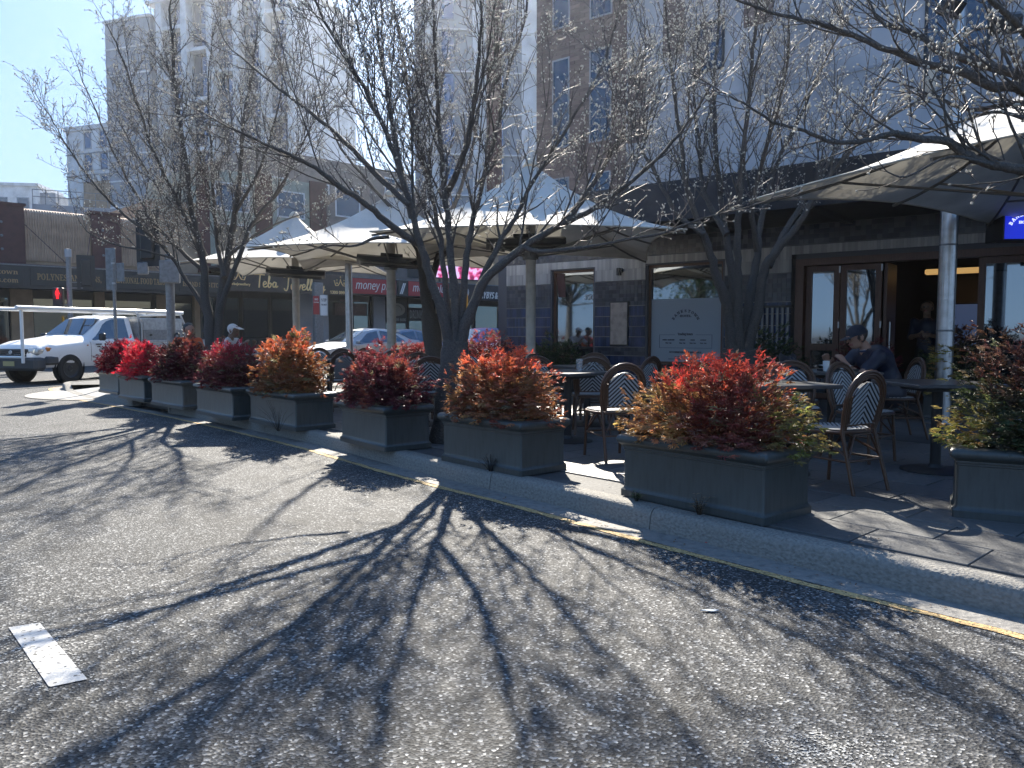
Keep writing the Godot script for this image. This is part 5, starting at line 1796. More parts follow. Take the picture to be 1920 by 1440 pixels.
	text(ps, "WIN", "Droid Serif", 0.18, Vector3(0, 0.22, 0.02), faint, 0.44, true)
	text(ps, "MERCH", "Droid Serif", 0.09, Vector3(0, 0.03, 0.02), faint, 0.44, true)
	var lp := thing("ceiling_lamp", "glowing golden strip lamp under the ceiling inside the open doors", "lamp", at + R * Vector3(9.1, 2.32, -2.6), turn)
	var lpm := MB.new()
	lpm.bev(Vector3.ZERO, Vector3(1.9, 0.10, 0.16), 0.02)
	obj("diffuser", lpm, glow(lin(0.80, 0.48, 0.17), 0.20), lp)
	var al := AreaLight3D.new()
	al.name = "strip_light"
	al.area_size = Vector2(1.8, 0.12)
	al.light_energy = 0.06
	al.light_color = Color(1.0, 0.75, 0.45)
	al.shadow_enabled = true
	al.position = Vector3(0, -0.07, 0)
	al.rotation.x = -PI / 2
	lp.add_child(al)
	# awning: a deep dark slab over the doors
	var aw := MB.new()
	aw.span(3.0, 16.0, 3.06, 3.62, 0.0, 2.15)
	obj("awning", aw, M.soffit, h)
	var af := MB.new()
	af.span(2.97, 16.0, 3.02, 3.66, 2.15, 2.19)
	af.span(2.93, 2.97, 3.02, 3.66, 0.0, 2.19)
	obj("awning_fascia", af, M.navy, h)
	for k in 6:
		var sb := MB.new()
		sb.span(3.4 + k * 2.0, 3.52 + k * 2.0, 3.0, 3.06, 0.05, 2.1)
		obj("soffit_beam", sb, M.navy, h)
	var pr := MB.new()
	pr.span(0.0, 2.93, 3.06, 3.5, -0.25, 0.03)
	obj("parapet", pr, M.navy, h)
	# upper floor, set back: brick with windows to the left, plain pale wall to the right
	var up := MB.new()
	up.span(-0.36, 2.2, 3.06, 9.7, -26.0, -1.62)
	obj("upper_wall", up, M.mortar, h)
	var br := MB.new()
	var reds := [Color(0.19, 0.145, 0.13), Color(0.165, 0.125, 0.112), Color(0.215, 0.165, 0.145), Color(0.18, 0.135, 0.122)]
	for s in [[-0.36, 0.12], [0.62, 1.18], [1.78, 2.2]]: tiles(br, s[0], s[1], 3.5, 9.7, 0.23, 0.085, -1.62, 0.015, reds, 0.01, true)
	for y in [[4.9, 5.6], [7.7, 8.4]]:
		for x in [[0.12, 0.62], [1.18, 1.78]]: tiles(br, x[0], x[1], y[0], y[1], 0.23, 0.085, -1.62, 0.015, reds, 0.01, true)
	stuff(obj("brickwork", br, M.brick, h))
	for y in [[3.5, 4.9], [5.6, 7.7], [8.4, 9.6]]:
		for x in [[0.12, 0.62], [1.18, 1.78]]: framed(h, "upper_window", x[0], x[1], y[0], y[1], -1.62, 0.03, 0.035, M.grey_panel, M.dim_pane)
	var pw := MB.new()
	pw.span(2.2, 16.0, 3.06, 8.55, -26.0, -1.55)
	obj("plain_wall", pw, M.pale_wall, h)
	var tr := MB.new()
	tr.span(2.15, 16.0, 8.55, 8.67, -6.0, -1.5)
	tr.span(2.2, 16.0, 6.0, 6.05, -1.55, -1.53)
	obj("coping", tr, M.grey_panel, h)
	var br2 := MB.new()
	for s in [[3.1, 3.6, 7.1, 8.5], [4.9, 5.5, 7.3, 8.0], [2.25, 2.7, 5.4, 6.9]]: tiles(br2, s[0], s[1], s[2], s[3], 0.23, 0.085, -1.55, 0.03, reds, 0.01, true)
	stuff(obj("brick_quoin", br2, M.brick, h))
	for s in [[3.9, 4.5, 6.6, 7.6], [8.2, 9.2, 5.6, 7.2]]: framed(h, "upper_window", s[0], s[1], s[2], s[3], -1.55, 0.04, 0.05, M.dark_metal, M.dim_pane)
	# illuminated box sign on the awning
	var ls := thing("light_box_sign", "bright blue lit box sign with the hotel's name at the right edge", "sign", P(6.62, 9.75, 2.69), atan2(-0.05, 1.0))
	var bx := MB.new()
	bx.bev(Vector3(0, 0, -0.2), Vector3(0.9, 0.44, 0.4), 0.01)
	obj("case", bx, M.dark_metal, ls)
	var fc := MB.new()
	fc.span(-0.43, 0.43, -0.205, 0.205, 0.001, 0.006)
	obj("lit_face", fc, glow(lin(0.008, 0.02, 0.50), 0.30), ls)
	var lit := glow(lin(0.8, 0.85, 1.0), 0.3)
	arc_text(ls, "BANKSTOWN", 0.20, 130.0, Vector3(-0.18, -0.10, 0.008), 0.042, lit)
	text(ls, "HOTEL", "Droid Serif", 0.032, Vector3(-0.18, 0.0, 0.008), lit, 0.17, true)
	var sl2 := AreaLight3D.new()
	sl2.name = "sign_light"
	sl2.area_size = Vector2(0.8, 0.36)
	sl2.light_energy = 0.04
	sl2.light_color = Color(0.15, 0.25, 1.0)
	sl2.shadow_enabled = true
	sl2.position = Vector3(0, 0, 0.02)
	sl2.rotation.y = PI
	ls.add_child(sl2)
	for p in [Vector3(-0.453, 0.02, -0.2), Vector3(-0.453, -0.13, -0.2)]:
		var bo := MB.new()
		bo.lathe(p, [[0.0, 0.008], [0.016, 0.006], [0.016, 0.0]], 8, Vector3.LEFT)
		obj("bolt", bo, M.black, ls)
	var hg2 := MB.new()
	hg2.span(-0.3, -0.26, 0.22, 0.52, -0.22, -0.18)
	hg2.span(0.26, 0.3, 0.22, 0.52, -0.22, -0.18)
	obj("hanger", hg2, M.black, ls)

# ---------------------------------------------------------------- shops across the cross street
const SHOP_AT := Vector2(-20, 29.2)

func shop_node(called: String, label: String, t: float, cat := "shop") -> Node3D:   # local x along the street to the right, z towards us
	return thing(called, label, cat, P(SHOP_AT.x + 0.71 * t, SHOP_AT.y + 0.70 * t, 0.15), atan2(0.70, 0.71))

func cursive(s: String, parent: Node3D, x: float, y: float, k: float) -> void:   # a flowing hand built from bent strokes
	var G := {
		"T": [[[-0.1, 0.98], [0.3, 1.0], [0.75, 0.97]], [[0.38, 0.98], [0.36, 0.5], [0.34, -0.02]], 0.62],
		"e": [[[0.05, 0.22], [0.28, 0.3], [0.26, 0.44], [0.14, 0.46], [0.06, 0.3], [0.1, 0.08], [0.24, 0.04], [0.42, 0.16]], 0.40],
		"b": [[[0.02, 0.2], [0.16, 0.7], [0.14, 0.92], [0.08, 0.8], [0.08, 0.1], [0.2, 0.04], [0.3, 0.2], [0.24, 0.38], [0.12, 0.3]], [[0.27, 0.33], [0.40, 0.28]], 0.40],
		"a": [[[0.3, 0.38], [0.16, 0.46], [0.05, 0.26], [0.12, 0.06], [0.26, 0.14], [0.32, 0.42], [0.31, 0.12], [0.36, 0.05], [0.48, 0.16]], 0.48],
		"J": [[[0.0, 0.96], [0.3, 0.99], [0.68, 0.95]], [[0.42, 0.97], [0.40, 0.3], [0.32, -0.04], [0.16, -0.02], [0.10, 0.12]], 0.62],
		"w": [[[0.0, 0.4], [0.06, 0.1], [0.14, 0.05], [0.22, 0.36], [0.28, 0.08], [0.36, 0.06], [0.46, 0.42], [0.54, 0.36]], 0.54],
		"l": [[[0.0, 0.16], [0.18, 0.62], [0.19, 0.9], [0.11, 0.88], [0.08, 0.4], [0.12, 0.06], [0.22, 0.06], [0.28, 0.16]], 0.27],
		"r": [[[0.0, 0.16], [0.1, 0.46], [0.13, 0.38], [0.24, 0.38], [0.20, 0.12], [0.26, 0.05], [0.36, 0.14]], 0.34],
		"y": [[[0.0, 0.40], [0.05, 0.12], [0.16, 0.08], [0.28, 0.42], [0.24, 0.0], [0.14, -0.32], [0.02, -0.30], [0.06, -0.14], [0.42, 0.16]], 0.40]}
	for ch in s:
		if ch == " ":
			x += 0.35 * k
			continue
		var g: Array = G[ch]
		var m := MB.new()
		for i in g.size() - 1:
			var pts := []
			for p in g[i]: pts.append(Vector3(x + (p[0] + p[1] * 0.08) * k, y + p[1] * k, 0.03))
			var fine := []
			for j in pts.size() - 1:
				for q in 4: fine.append(pts[j].cubic_interpolate(pts[j + 1], pts[maxi(j - 1, 0)], pts[mini(j + 2, pts.size() - 1)], q / 4.0))
			fine.append(pts[-1])
			m.tube(fine, 0.055 * k, 6)
		obj("letter", m, M.gold, parent)
		x += g[-1] * k

func crown(parent: Node3D, x: float, y: float, k: float) -> void:
	var m := MB.new()
	m.tube([Vector3(x - 0.5 * k, y + 0.28 * k, 0.03), Vector3(x - 0.42 * k, y, 0.03), Vector3(x - 0.2 * k, y + 0.02 * k, 0.03), Vector3(x - 0.06 * k, y + 0.25 * k, 0.03), Vector3(x, y + 0.5 * k, 0.03), Vector3(x + 0.06 * k, y + 0.25 * k, 0.03), Vector3(x + 0.2 * k, y + 0.02 * k, 0.03), Vector3(x + 0.42 * k, y, 0.03), Vector3(x + 0.5 * k, y + 0.28 * k, 0.03)], 0.035 * k, 6)
	for p in [[-0.52, 0.34], [-0.3, 0.42], [0.0, 0.64], [0.3, 0.42], [0.52, 0.34]]:
		m.lathe(Vector3(x + p[0] * k, y + p[1] * k, 0.03), [[0.0, 0.06 * k], [0.05 * k, 0.0], [0.0, -0.06 * k]], 8)
	m.tube([Vector3(x - 0.3 * k, y + 0.12 * k, 0.03), Vector3(x - 0.3 * k, y + 0.3 * k, 0.03)], [0.06 * k, 0.01], 6)
	m.tube([Vector3(x + 0.3 * k, y + 0.12 * k, 0.03), Vector3(x + 0.3 * k, y + 0.3 * k, 0.03)], [0.06 * k, 0.01], 6)
	obj("crown_emblem", m, M.gold, parent)

func sign_board(called: String, label: String, t0: float, t1: float, y0: float, y1: float, m: Material, z := 0.02) -> Node3D:
	var o := shop_node(called, label, (t0 + t1) / 2, "sign")
	o.position += Basis(Vector3.UP, o.rotation.y) * Vector3(0, (y0 + y1) / 2, z)
	var b := MB.new()
	b.bev(Vector3.ZERO, Vector3(t1 - t0, y1 - y0, 0.04), 0.008)
	obj("board", b, m, o)
	return o

func shop(label: String, t0: float, t1: float, y_eave: float, y_top: float, upper: Material, fascia: Material, bays: Array, piers: Array, pier_m: Material, stall: float) -> Node3D:
	# facade at z = -2.6 behind the awning's edge at z = 0
	var o := shop_node("shop_building", label, t0)
	var L := t1 - t0
	var u := MB.new()
	u.span(0.0, L, y_eave, y_top, -9.0, -2.6)
	obj("upper_wall", u, upper, o)
	var a := MB.new()
	a.span(0.0, L, y_eave - 0.80, y_eave - 0.62, -2.6, -0.02)
	obj("awning", a, M.soffit, o)
	var f := MB.new()
	f.span(0.0, L, y_eave - 0.88, y_eave, -0.06, 0.0)
	obj("fascia", f, fascia, o)
	var rf := MB.new()
	rf.quad(Vector3(0, y_eave + 0.02, -0.02), Vector3(L, y_eave + 0.02, -0.02), Vector3(L, y_eave + 0.28, -2.6), Vector3(0, y_eave + 0.28, -2.6))
	rf.quad(Vector3(0, y_eave + 0.28, -2.6), Vector3(L, y_eave + 0.28, -2.6), Vector3(L, y_eave, -2.6), Vector3(0, y_eave, -2.6))
	obj("awning_roof", rf, M.maroon, o)
	var fl := MB.new()
	fl.span(0.0, L, y_eave, y_eave + 0.045, -0.08, 0.02)
	obj("flashing", fl, M.galv, o)
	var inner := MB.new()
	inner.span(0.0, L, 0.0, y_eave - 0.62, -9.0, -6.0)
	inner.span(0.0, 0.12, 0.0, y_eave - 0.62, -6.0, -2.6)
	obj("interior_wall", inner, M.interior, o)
	for b in bays:
		framed(o, "shop_window", b[0] - t0, b[1] - t0, stall, y_eave - 1.1, -2.75, 0.08, 0.06, M.dark_metal, M.shop_pane)
		if stall > 0.05:
			var s := MB.new()
			s.span(b[0] - t0, b[1] - t0, 0.0, stall, -2.76, -2.66)
			obj("stall_riser", s, b[2] if b.size() > 2 else M.black, o)
		var hd := MB.new()
		hd.span(b[0] - t0, b[1] - t0, y_eave - 1.1, y_eave - 0.62, -2.76, -2.66)
		obj("transom", hd, M.black, o)
	for p in piers:
		var m := MB.new()
		m.span(p[0] - t0, p[1] - t0, 0.0, y_eave - 0.62, -2.9, -2.5)
		obj("pier", m, pier_m, o)
	return o

func build_shops() -> void:
	# corrugated parapet shop
	var s1 := shop("low shop with brown corrugated parapet and maroon piers at far left", -6.0, 7.25, 3.78, 4.2, M.tan_wall, M.fascia, [[-5.5, -1.0], [-0.7, 1.4], [2.2, 4.6], [5.0, 7.1]], [[-1.0, -0.7], [1.4, 2.2], [4.6, 5.0]], M.tan_wall, 0.4)
	for q in [[-6.0, -0.9], [2.0, 4.55], [5.75, 7.25], [-0.9, 0.65]]:
		var a: float = q[0] + 6.0
		var b: float = q[1] + 6.0
		var m := MB.new()
		var x := a
		while x < b - 0.01:
			var w := minf(0.10, b - x)
			# rib by rib; the sheet bends back over the top
			var prof := [[4.2, 0.0], [5.95, 0.0], [6.2, -0.06], [6.34, -0.2], [6.40, -0.42]]
			for k in prof.size() - 1:
				var p: Array = prof[k]
				var r: Array = prof[k + 1]
				var z0: float = -2.55 + p[1]
				var z1: float = -2.55 + r[1]
				m.quad(Vector3(x, p[0], z0), Vector3(x + w * 0.3, p[0], z0 + 0.03), Vector3(x + w * 0.3, r[0], z1 + 0.03), Vector3(x, r[0], z1))
				m.quad(Vector3(x + w * 0.3, p[0], z0 + 0.03), Vector3(x + w * 0.6, p[0], z0 + 0.03), Vector3(x + w * 0.6, r[0], z1 + 0.03), Vector3(x + w * 0.3, r[0], z1 + 0.03))
				m.quad(Vector3(x + w * 0.6, p[0], z0 + 0.03), Vector3(x + w, p[0], z0), Vector3(x + w, r[0], z1), Vector3(x + w * 0.6, r[0], z1 + 0.03))
			x += w
		m.span(a, b, 4.2, 6.35, -3.1, -2.9)
		obj("corrugated_panel", m, M.corrugated, s1)
	for q in [[0.65, 2.0], [4.55, 5.75]]:
		var m2 := MB.new()
		m2.span(q[0] + 6.0, q[1] + 6.0, 3.9, 6.42, -3.0, -2.45)
		m2.span(q[0] + 5.93, q[1] + 6.07, 6.42, 6.52, -3.05, -2.4)
		obj("brick_pier", m2, M.maroon, s1)
		for k in 3:
			var an := MB.new()
			an.lathe(Vector3((q[0] + q[1]) / 2 + 5.85, 4.6 + 0.55 * k, -2.44), [[0.0, 0.03], [0.06, 0.0]], 6, Vector3.BACK)
			obj("anchor_plate", an, M.galv, s1)
	for q in [[0.65, -0.9], [2.0, 3.0], [4.55, 3.6], [5.75, 6.6]]:
		var rod := MB.new()
		rod.tube([Vector3(q[0] + 6.0, 5.7, -2.5), Vector3(q[1] + 6.0, 3.85, -0.1)], 0.018, 5)
		obj("stay_rod", rod, M.maroon, s1)
	var sg := sign_board("shop_sign", "dull gold lettered dark sign ending in Rd, Bankstown at far left", -4.2, 1.35, 3.02, 3.70, M.fascia)
	text(sg, "d Rd, Bankstown", "Droid Serif", 0.17, Vector3(1.5, 0.14, 0.03), M.dull_gold, 2.2, true)
	text(sg, "nesiafashions.com", "Droid Serif", 0.17, Vector3(1.5, -0.16, 0.03), M.dull_gold, 2.2, true)
	var sg2 := sign_board("shop_sign", "dark sign with gold capitals POLYNESIAN behind the signal pole", 1.6, 4.25, 3.02, 3.70, M.fascia)
	text(sg2, "POLYNESIAN", "Droid Serif", 0.24, Vector3(-0.35, 0.02, 0.03), M.dull_gold, 1.5, true)
	text(sg2, "F", "Droid Serif", 0.22, Vector3(0.58, 0.0, 0.03), M.dull_gold, 0.1, true)
	text(sg2, "NS,", "Droid Serif", 0.22, Vector3(1.08, -0.02, 0.03), M.dull_gold, 0.3, true)
	var sg3 := sign_board("shop_sign", "dark sign with gold capitals TRADITIONAL FOOD TARO above the white ute", 4.3, 7.2, 3.02, 3.70, M.fascia)
	text(sg3, "TRADITIONAL FOOD TARO,", "Droid Serif", 0.24, Vector3(-0.15, 0.0, 0.03), M.dull_gold, 2.35, true)
	var two := sign_board("window_number", "dull orange number 2 on the dark shop window at far left", -0.6, 1.0, 1.3, 2.5, M.black, -2.64)
	text(two, "2", "Droid Sans", 0.62, Vector3(0.25, 0.15, 0.03), mat(lin(0.20, 0.045, 0.02), 0.6), 0.5, true)
	text(two, "LEVEL", "Droid Sans", 0.12, Vector3(0.2, -0.38, 0.03), mat(lin(0.14, 0.04, 0.02), 0.6), 0.6, true)
	# narrow shop
	shop("narrow dark shop between the corrugated parapet and the jewellery shop", 7.25, 9.3, 3.75, 7.4, M.tan_wall, M.fascia, [[7.9, 9.0]], [[7.3, 7.85], [9.05, 9.3]], M.tan_wall, 0.4)
	var sg4 := sign_board("shop_sign", "dark sign with faint gold letters SUIT behind the left tree", 7.35, 9.25, 3.02, 3.68, M.fascia)
	text(sg4, "ISLAND SUITS ETC", "Droid Serif", 0.2, Vector3(0, 0, 0.03), M.dull_gold, 1.6, true)
	# jewellery shop
	var s3 := shop("jewellery shop with wide glass front and brown sign, pale green wall above", 9.3, 16.4, 4.08, 9.2, M.green_wall, M.brown_sign, [[9.4, 11.4, M.white_panel], [11.55, 13.0], [13.1, 14.6, M.grey_panel]], [[14.65, 16.4]], M.grey_panel, 0.85)
	for q in [[9.3, 9.9], [12.3, 13.2], [15.4, 16.4]]:
		var m3 := MB.new()
		m3.span(q[0] - 9.3, q[1] - 9.3, 4.1, 9.3, -2.6, -2.5)
		obj("brick_pier", m3, M.maroon, s3)
	for q in [[10.2, 12.0], [13.5, 15.1]]:
		for y in [[5.0, 6.6], [7.2, 8.6]]: framed(s3, "upper_window", q[0] - 9.3, q[1] - 9.3, y[0], y[1], -2.6, 0.05, 0.07, M.white_panel, M.dim_pane)
	var bal := MB.new()
	bal.span(0.0, 7.1, 4.2, 4.32, -2.58, -0.4)
	bal.span(0.0, 7.1, 4.32, 4.9, -0.45, -0.4)
	obj("dark_parapet", bal, M.navy, s3)
	var js := sign_board("jewellery_sign", "brown shop sign with flowing gold lettering Teba Jewellery and two crowns", 9.35, 16.35, 3.12, 4.16, M.brown_sign)
	cursive("Teba", js, -1.95, -0.30, 0.62)
	cursive("Jewellery", js, -0.50, -0.36, 0.64)
	crown(js, -2.75, 0.02, 0.70)
	text(js, "@tebajewellery", "Droid Sans", 0.11, Vector3(-2.72, -0.20, 0.03), M.gold, 1.1, true)
	crown(js, 2.75, -0.04, 0.70)
	text(js, "1300 099 731", "Droid Sans", 0.16, Vector3(2.75, -0.38, 0.03), M.gold, 1.25, true)
	# money lender
	var s4 := shop("dark red lender's shop behind the silver car with brown wall above", 16.4, 19.3, 4.08, 8.6, M.brown_wall, M.fascia, [[16.5, 18.0, M.maroon], [18.1, 19.2]], [], M.grey_panel, 0.5)
	for y in [[5.2, 6.8], [7.6, 9.2]]: framed(s4, "upper_window", 0.6, 2.2, y[0], y[1], -2.6, 0.05, 0.07, M.white_panel, M.dim_pane)
	var m1 := sign_board("lender_sign", "red sign reading money plus, left one with both words in view", 16.25, 19.15, 3.25, 4.05, M.red_sign)
	var ital := Basis(Vector3(1, 0, 0), Vector3(0.2, 1, 0), Vector3(0, 0, 1))
	text(m1, "money plus", "Droid Sans", 0.42, Vector3(0.12, 0.0, 0.03), M.white, 2.5, false, ital)
	var m2b := sign_board("lender_sign", "red sign reading money plus, right one partly behind the middle tree", 20.0, 22.9, 3.25, 4.05, M.red_sign)
	text(m2b, "money plus", "Droid Sans", 0.42, Vector3(0.12, 0.0, 0.03), M.white, 2.5, false, ital)
	var dim := mat(lin(0.10, 0.04, 0.05), 0.5)
	var m4 := sign_board("lender_window_sign", "dim wine red sign money plus inside the shop under the awning", 16.9, 19.0, 2.15, 2.85, mat(lin(0.05, 0.015, 0.022), 0.5), -2.6)
	text(m4, "money plus", "Droid Sans", 0.34, Vector3(0, 0, 0.03), dim, 1.8, false, ital)
	text(m4, "payday cash advance", "Droid Serif", 0.12, Vector3(-0.1, 0.48, 0.03), dim, 1.3, false, ital)
	var lg := sign_board("slash_emblem", "pair of slanting white bars between the two red signs", 19.3, 19.85, 3.2, 4.05, M.fascia)
	for k in 2:
		var bar := MB.new()
		bar.prism(PackedVector2Array([Vector2(-0.18 + 0.11 * k, -0.3), Vector2(-0.11 + 0.11 * k, -0.3), Vector2(0.13 + 0.11 * k, 0.3), Vector2(0.06 + 0.11 * k, 0.3)]), 0.02, 0.035)
		obj("slanted_bar", bar, M.white, lg)
	# chicken shop and dry cleaner
	var s5 := shop("shop with oval window sign and brown brick wall above, beside the middle tree", 19.3, 23.4, 4.08, 9.6, M.brown_wall, M.fascia, [[20.3, 21.9], [22.0, 23.3]], [[19.4, 20.2]], M.grey_panel, 0.4)
	for y in [[5.4, 7.2], [8.4, 10.2]]: framed(s5, "upper_window", 1.0, 3.0, y[0], y[1], -2.6, 0.05, 0.07, M.white_panel, M.dim_pane)
	var ov := sign_board("oval_window_sign", "dark window sign with a pale oval and a phone number", 20.35, 21.85, 1.75, 3.0, M.navy, -2.6)
	var om := MB.new()
	var op := PackedVector2Array()
	for k in 28: op.append(Vector2(cos(TAU * k / 28.0) * 0.60, 0.18 + sin(TAU * k / 28.0) * 0.38))
	om.prism(op, 0.02, 0.03)
	obj("oval", om, mat(lin(0.24, 0.24, 0.22), 0.6), ov)
	var arch := MB.new()
	var apts := []
	for k in 11: apts.append(Vector3(cos(PI * k / 10.0) * 0.36, 0.12 + sin(PI * k / 10.0) * 0.3, 0.034))
	arch.tube(apts, 0.02, 5)
	obj("arch_emblem", arch, mat(lin(0.10, 0.10, 0.10), 0.6), ov)
	text(ov, "PH. 9709 6686", "Droid Sans", 0.18, Vector3(0, -0.42, 0.03), mat(lin(0.25, 0.27, 0.28), 0.6), 1.3, true)
	var dr := sign_board("window_lettering", "tall pale letters DR on the dark window left of the middle tree", 22.0, 23.2, 1.9, 2.7, M.navy, -2.6)
	text(dr, "DRINKS", "Droid Sans", 0.5, Vector3(0, 0, 0.03), mat(lin(0.25, 0.27, 0.28), 0.6), 1.1, true)
	var s6 := shop("tailor and alterations shop behind the middle tree at the hotel's corner", 23.4, 34.0, 4.08, 7.5, M.tan_wall, M.navy, [[25.4, 27.2], [27.4, 29.5], [29.7, 32.0]], [[24.3, 25.2]], M.tan_wall, 0.4)
	var dc := sign_board("tailor_sign", "navy sign with white capitals LAY BY AND ALTERATIONS right of the middle trunk", 23.6, 29.4, 3.15, 4.05, M.navy)
	text(dc, "LAYBYS", "Droid Sans", 0.40, Vector3(-0.6, -0.12, 0.03), M.white, 1.3, true, ital)
	text(dc, "& ALTERATIONS", "Droid Sans", 0.40, Vector3(1.55, -0.12, 0.03), M.white, 2.8, true, ital)
	text(dc, "QUALITY", "Droid Sans", 0.2, Vector3(1.1, 0.26, 0.03), mat(lin(0.10, 0.34, 0.50), 0.5), 0.9, true, ital)
	var badge := MB.new()
	badge.lathe(Vector3(-2.3, 0, 0.02), [[0.0, 0.02], [0.3, 0.018], [0.32, 0.0]], 20, Vector3.BACK)
	obj("round_badge", badge, M.frost, dc)
	text(dc, "D", "Droid Sans", 0.3, Vector3(-2.3, 0.0, 0.045), M.white, 0.26, true)
	# bright pink street screen above the awning
	var sc := sign_board("street_screen", "bright pink and white video screen glowing behind the middle tree", 22.2, 26.6, 4.35, 5.75, M.black, -0.6)
	var im := Image.create(96, 32, false, Image.FORMAT_RGB8)
	var nz := FastNoiseLite.new()
	nz.seed = 4
	nz.frequency = 0.09
	for y in 32:
		for x in 96:
			var k := nz.get_noise_2d(x, y) + 0.25 * sin(x * 0.35)
			var c := Color(0.95, 0.30, 0.55).lerp(Color(0.85, 0.75, 0.95), clampf(k * 2.2 + 0.4, 0, 1)).lerp(Color(0.45, 0.12, 0.30), clampf(-k * 2.0, 0, 1))
			im.set_pixel(x, y, c)
	var em := mat(Color(0.1, 0.1, 0.1), 0.5)
	em.emission_enabled = true
	em.emission = Color.WHITE
	em.emission_operator = BaseMaterial3D.EMISSION_OP_MULTIPLY
	em.emission_texture = ImageTexture.create_from_image(im)
	em.emission_energy_multiplier = 0.42
	var fm := MB.new()
	fm.quad_uv(Vector3(-2.1, -0.62, 0.024), Vector3(2.1, -0.62, 0.024), Vector3(2.1, 0.62, 0.024), Vector3(-2.1, 0.62, 0.024), Vector2(0, 1), Vector2(1, 1), Vector2(1, 0), Vector2(0, 0))
	obj("screen", fm, em, sc)
	var leg := MB.new()
	for x in [-1.6, 1.6]: leg.span(x - 0.05, x + 0.05, -1.6, -0.7, -0.08, 0.0)
	obj("support", leg, M.black, sc)
	var ds := sign_board("wall_sign", "dark hanging board with small white scroll lettering above the right red sign", 20.2, 22.0, 4.3, 5.2, M.fascia, -0.3)
	for k in 7:
		var dt := MB.new()
		dt.lathe(Vector3(-0.55 + 0.16 * k, 0.12 + 0.05 * sin(k * 0.9), 0.022), [[0.0, 0.01], [0.04, 0.0]], 8, Vector3.BACK)
		obj("white_dot", dt, M.white, ds)
	text(ds, "Nail", "Droid Serif", 0.2, Vector3(0.2, -0.16, 0.03), M.white, 0.5, true, ital)

func tower(called: String, label: String, at: Vector3, turn: float, wide: float, deep: float, tall: float) -> Node3D:
	var o := thing(called, label, "building", at, turn, "")
	return o

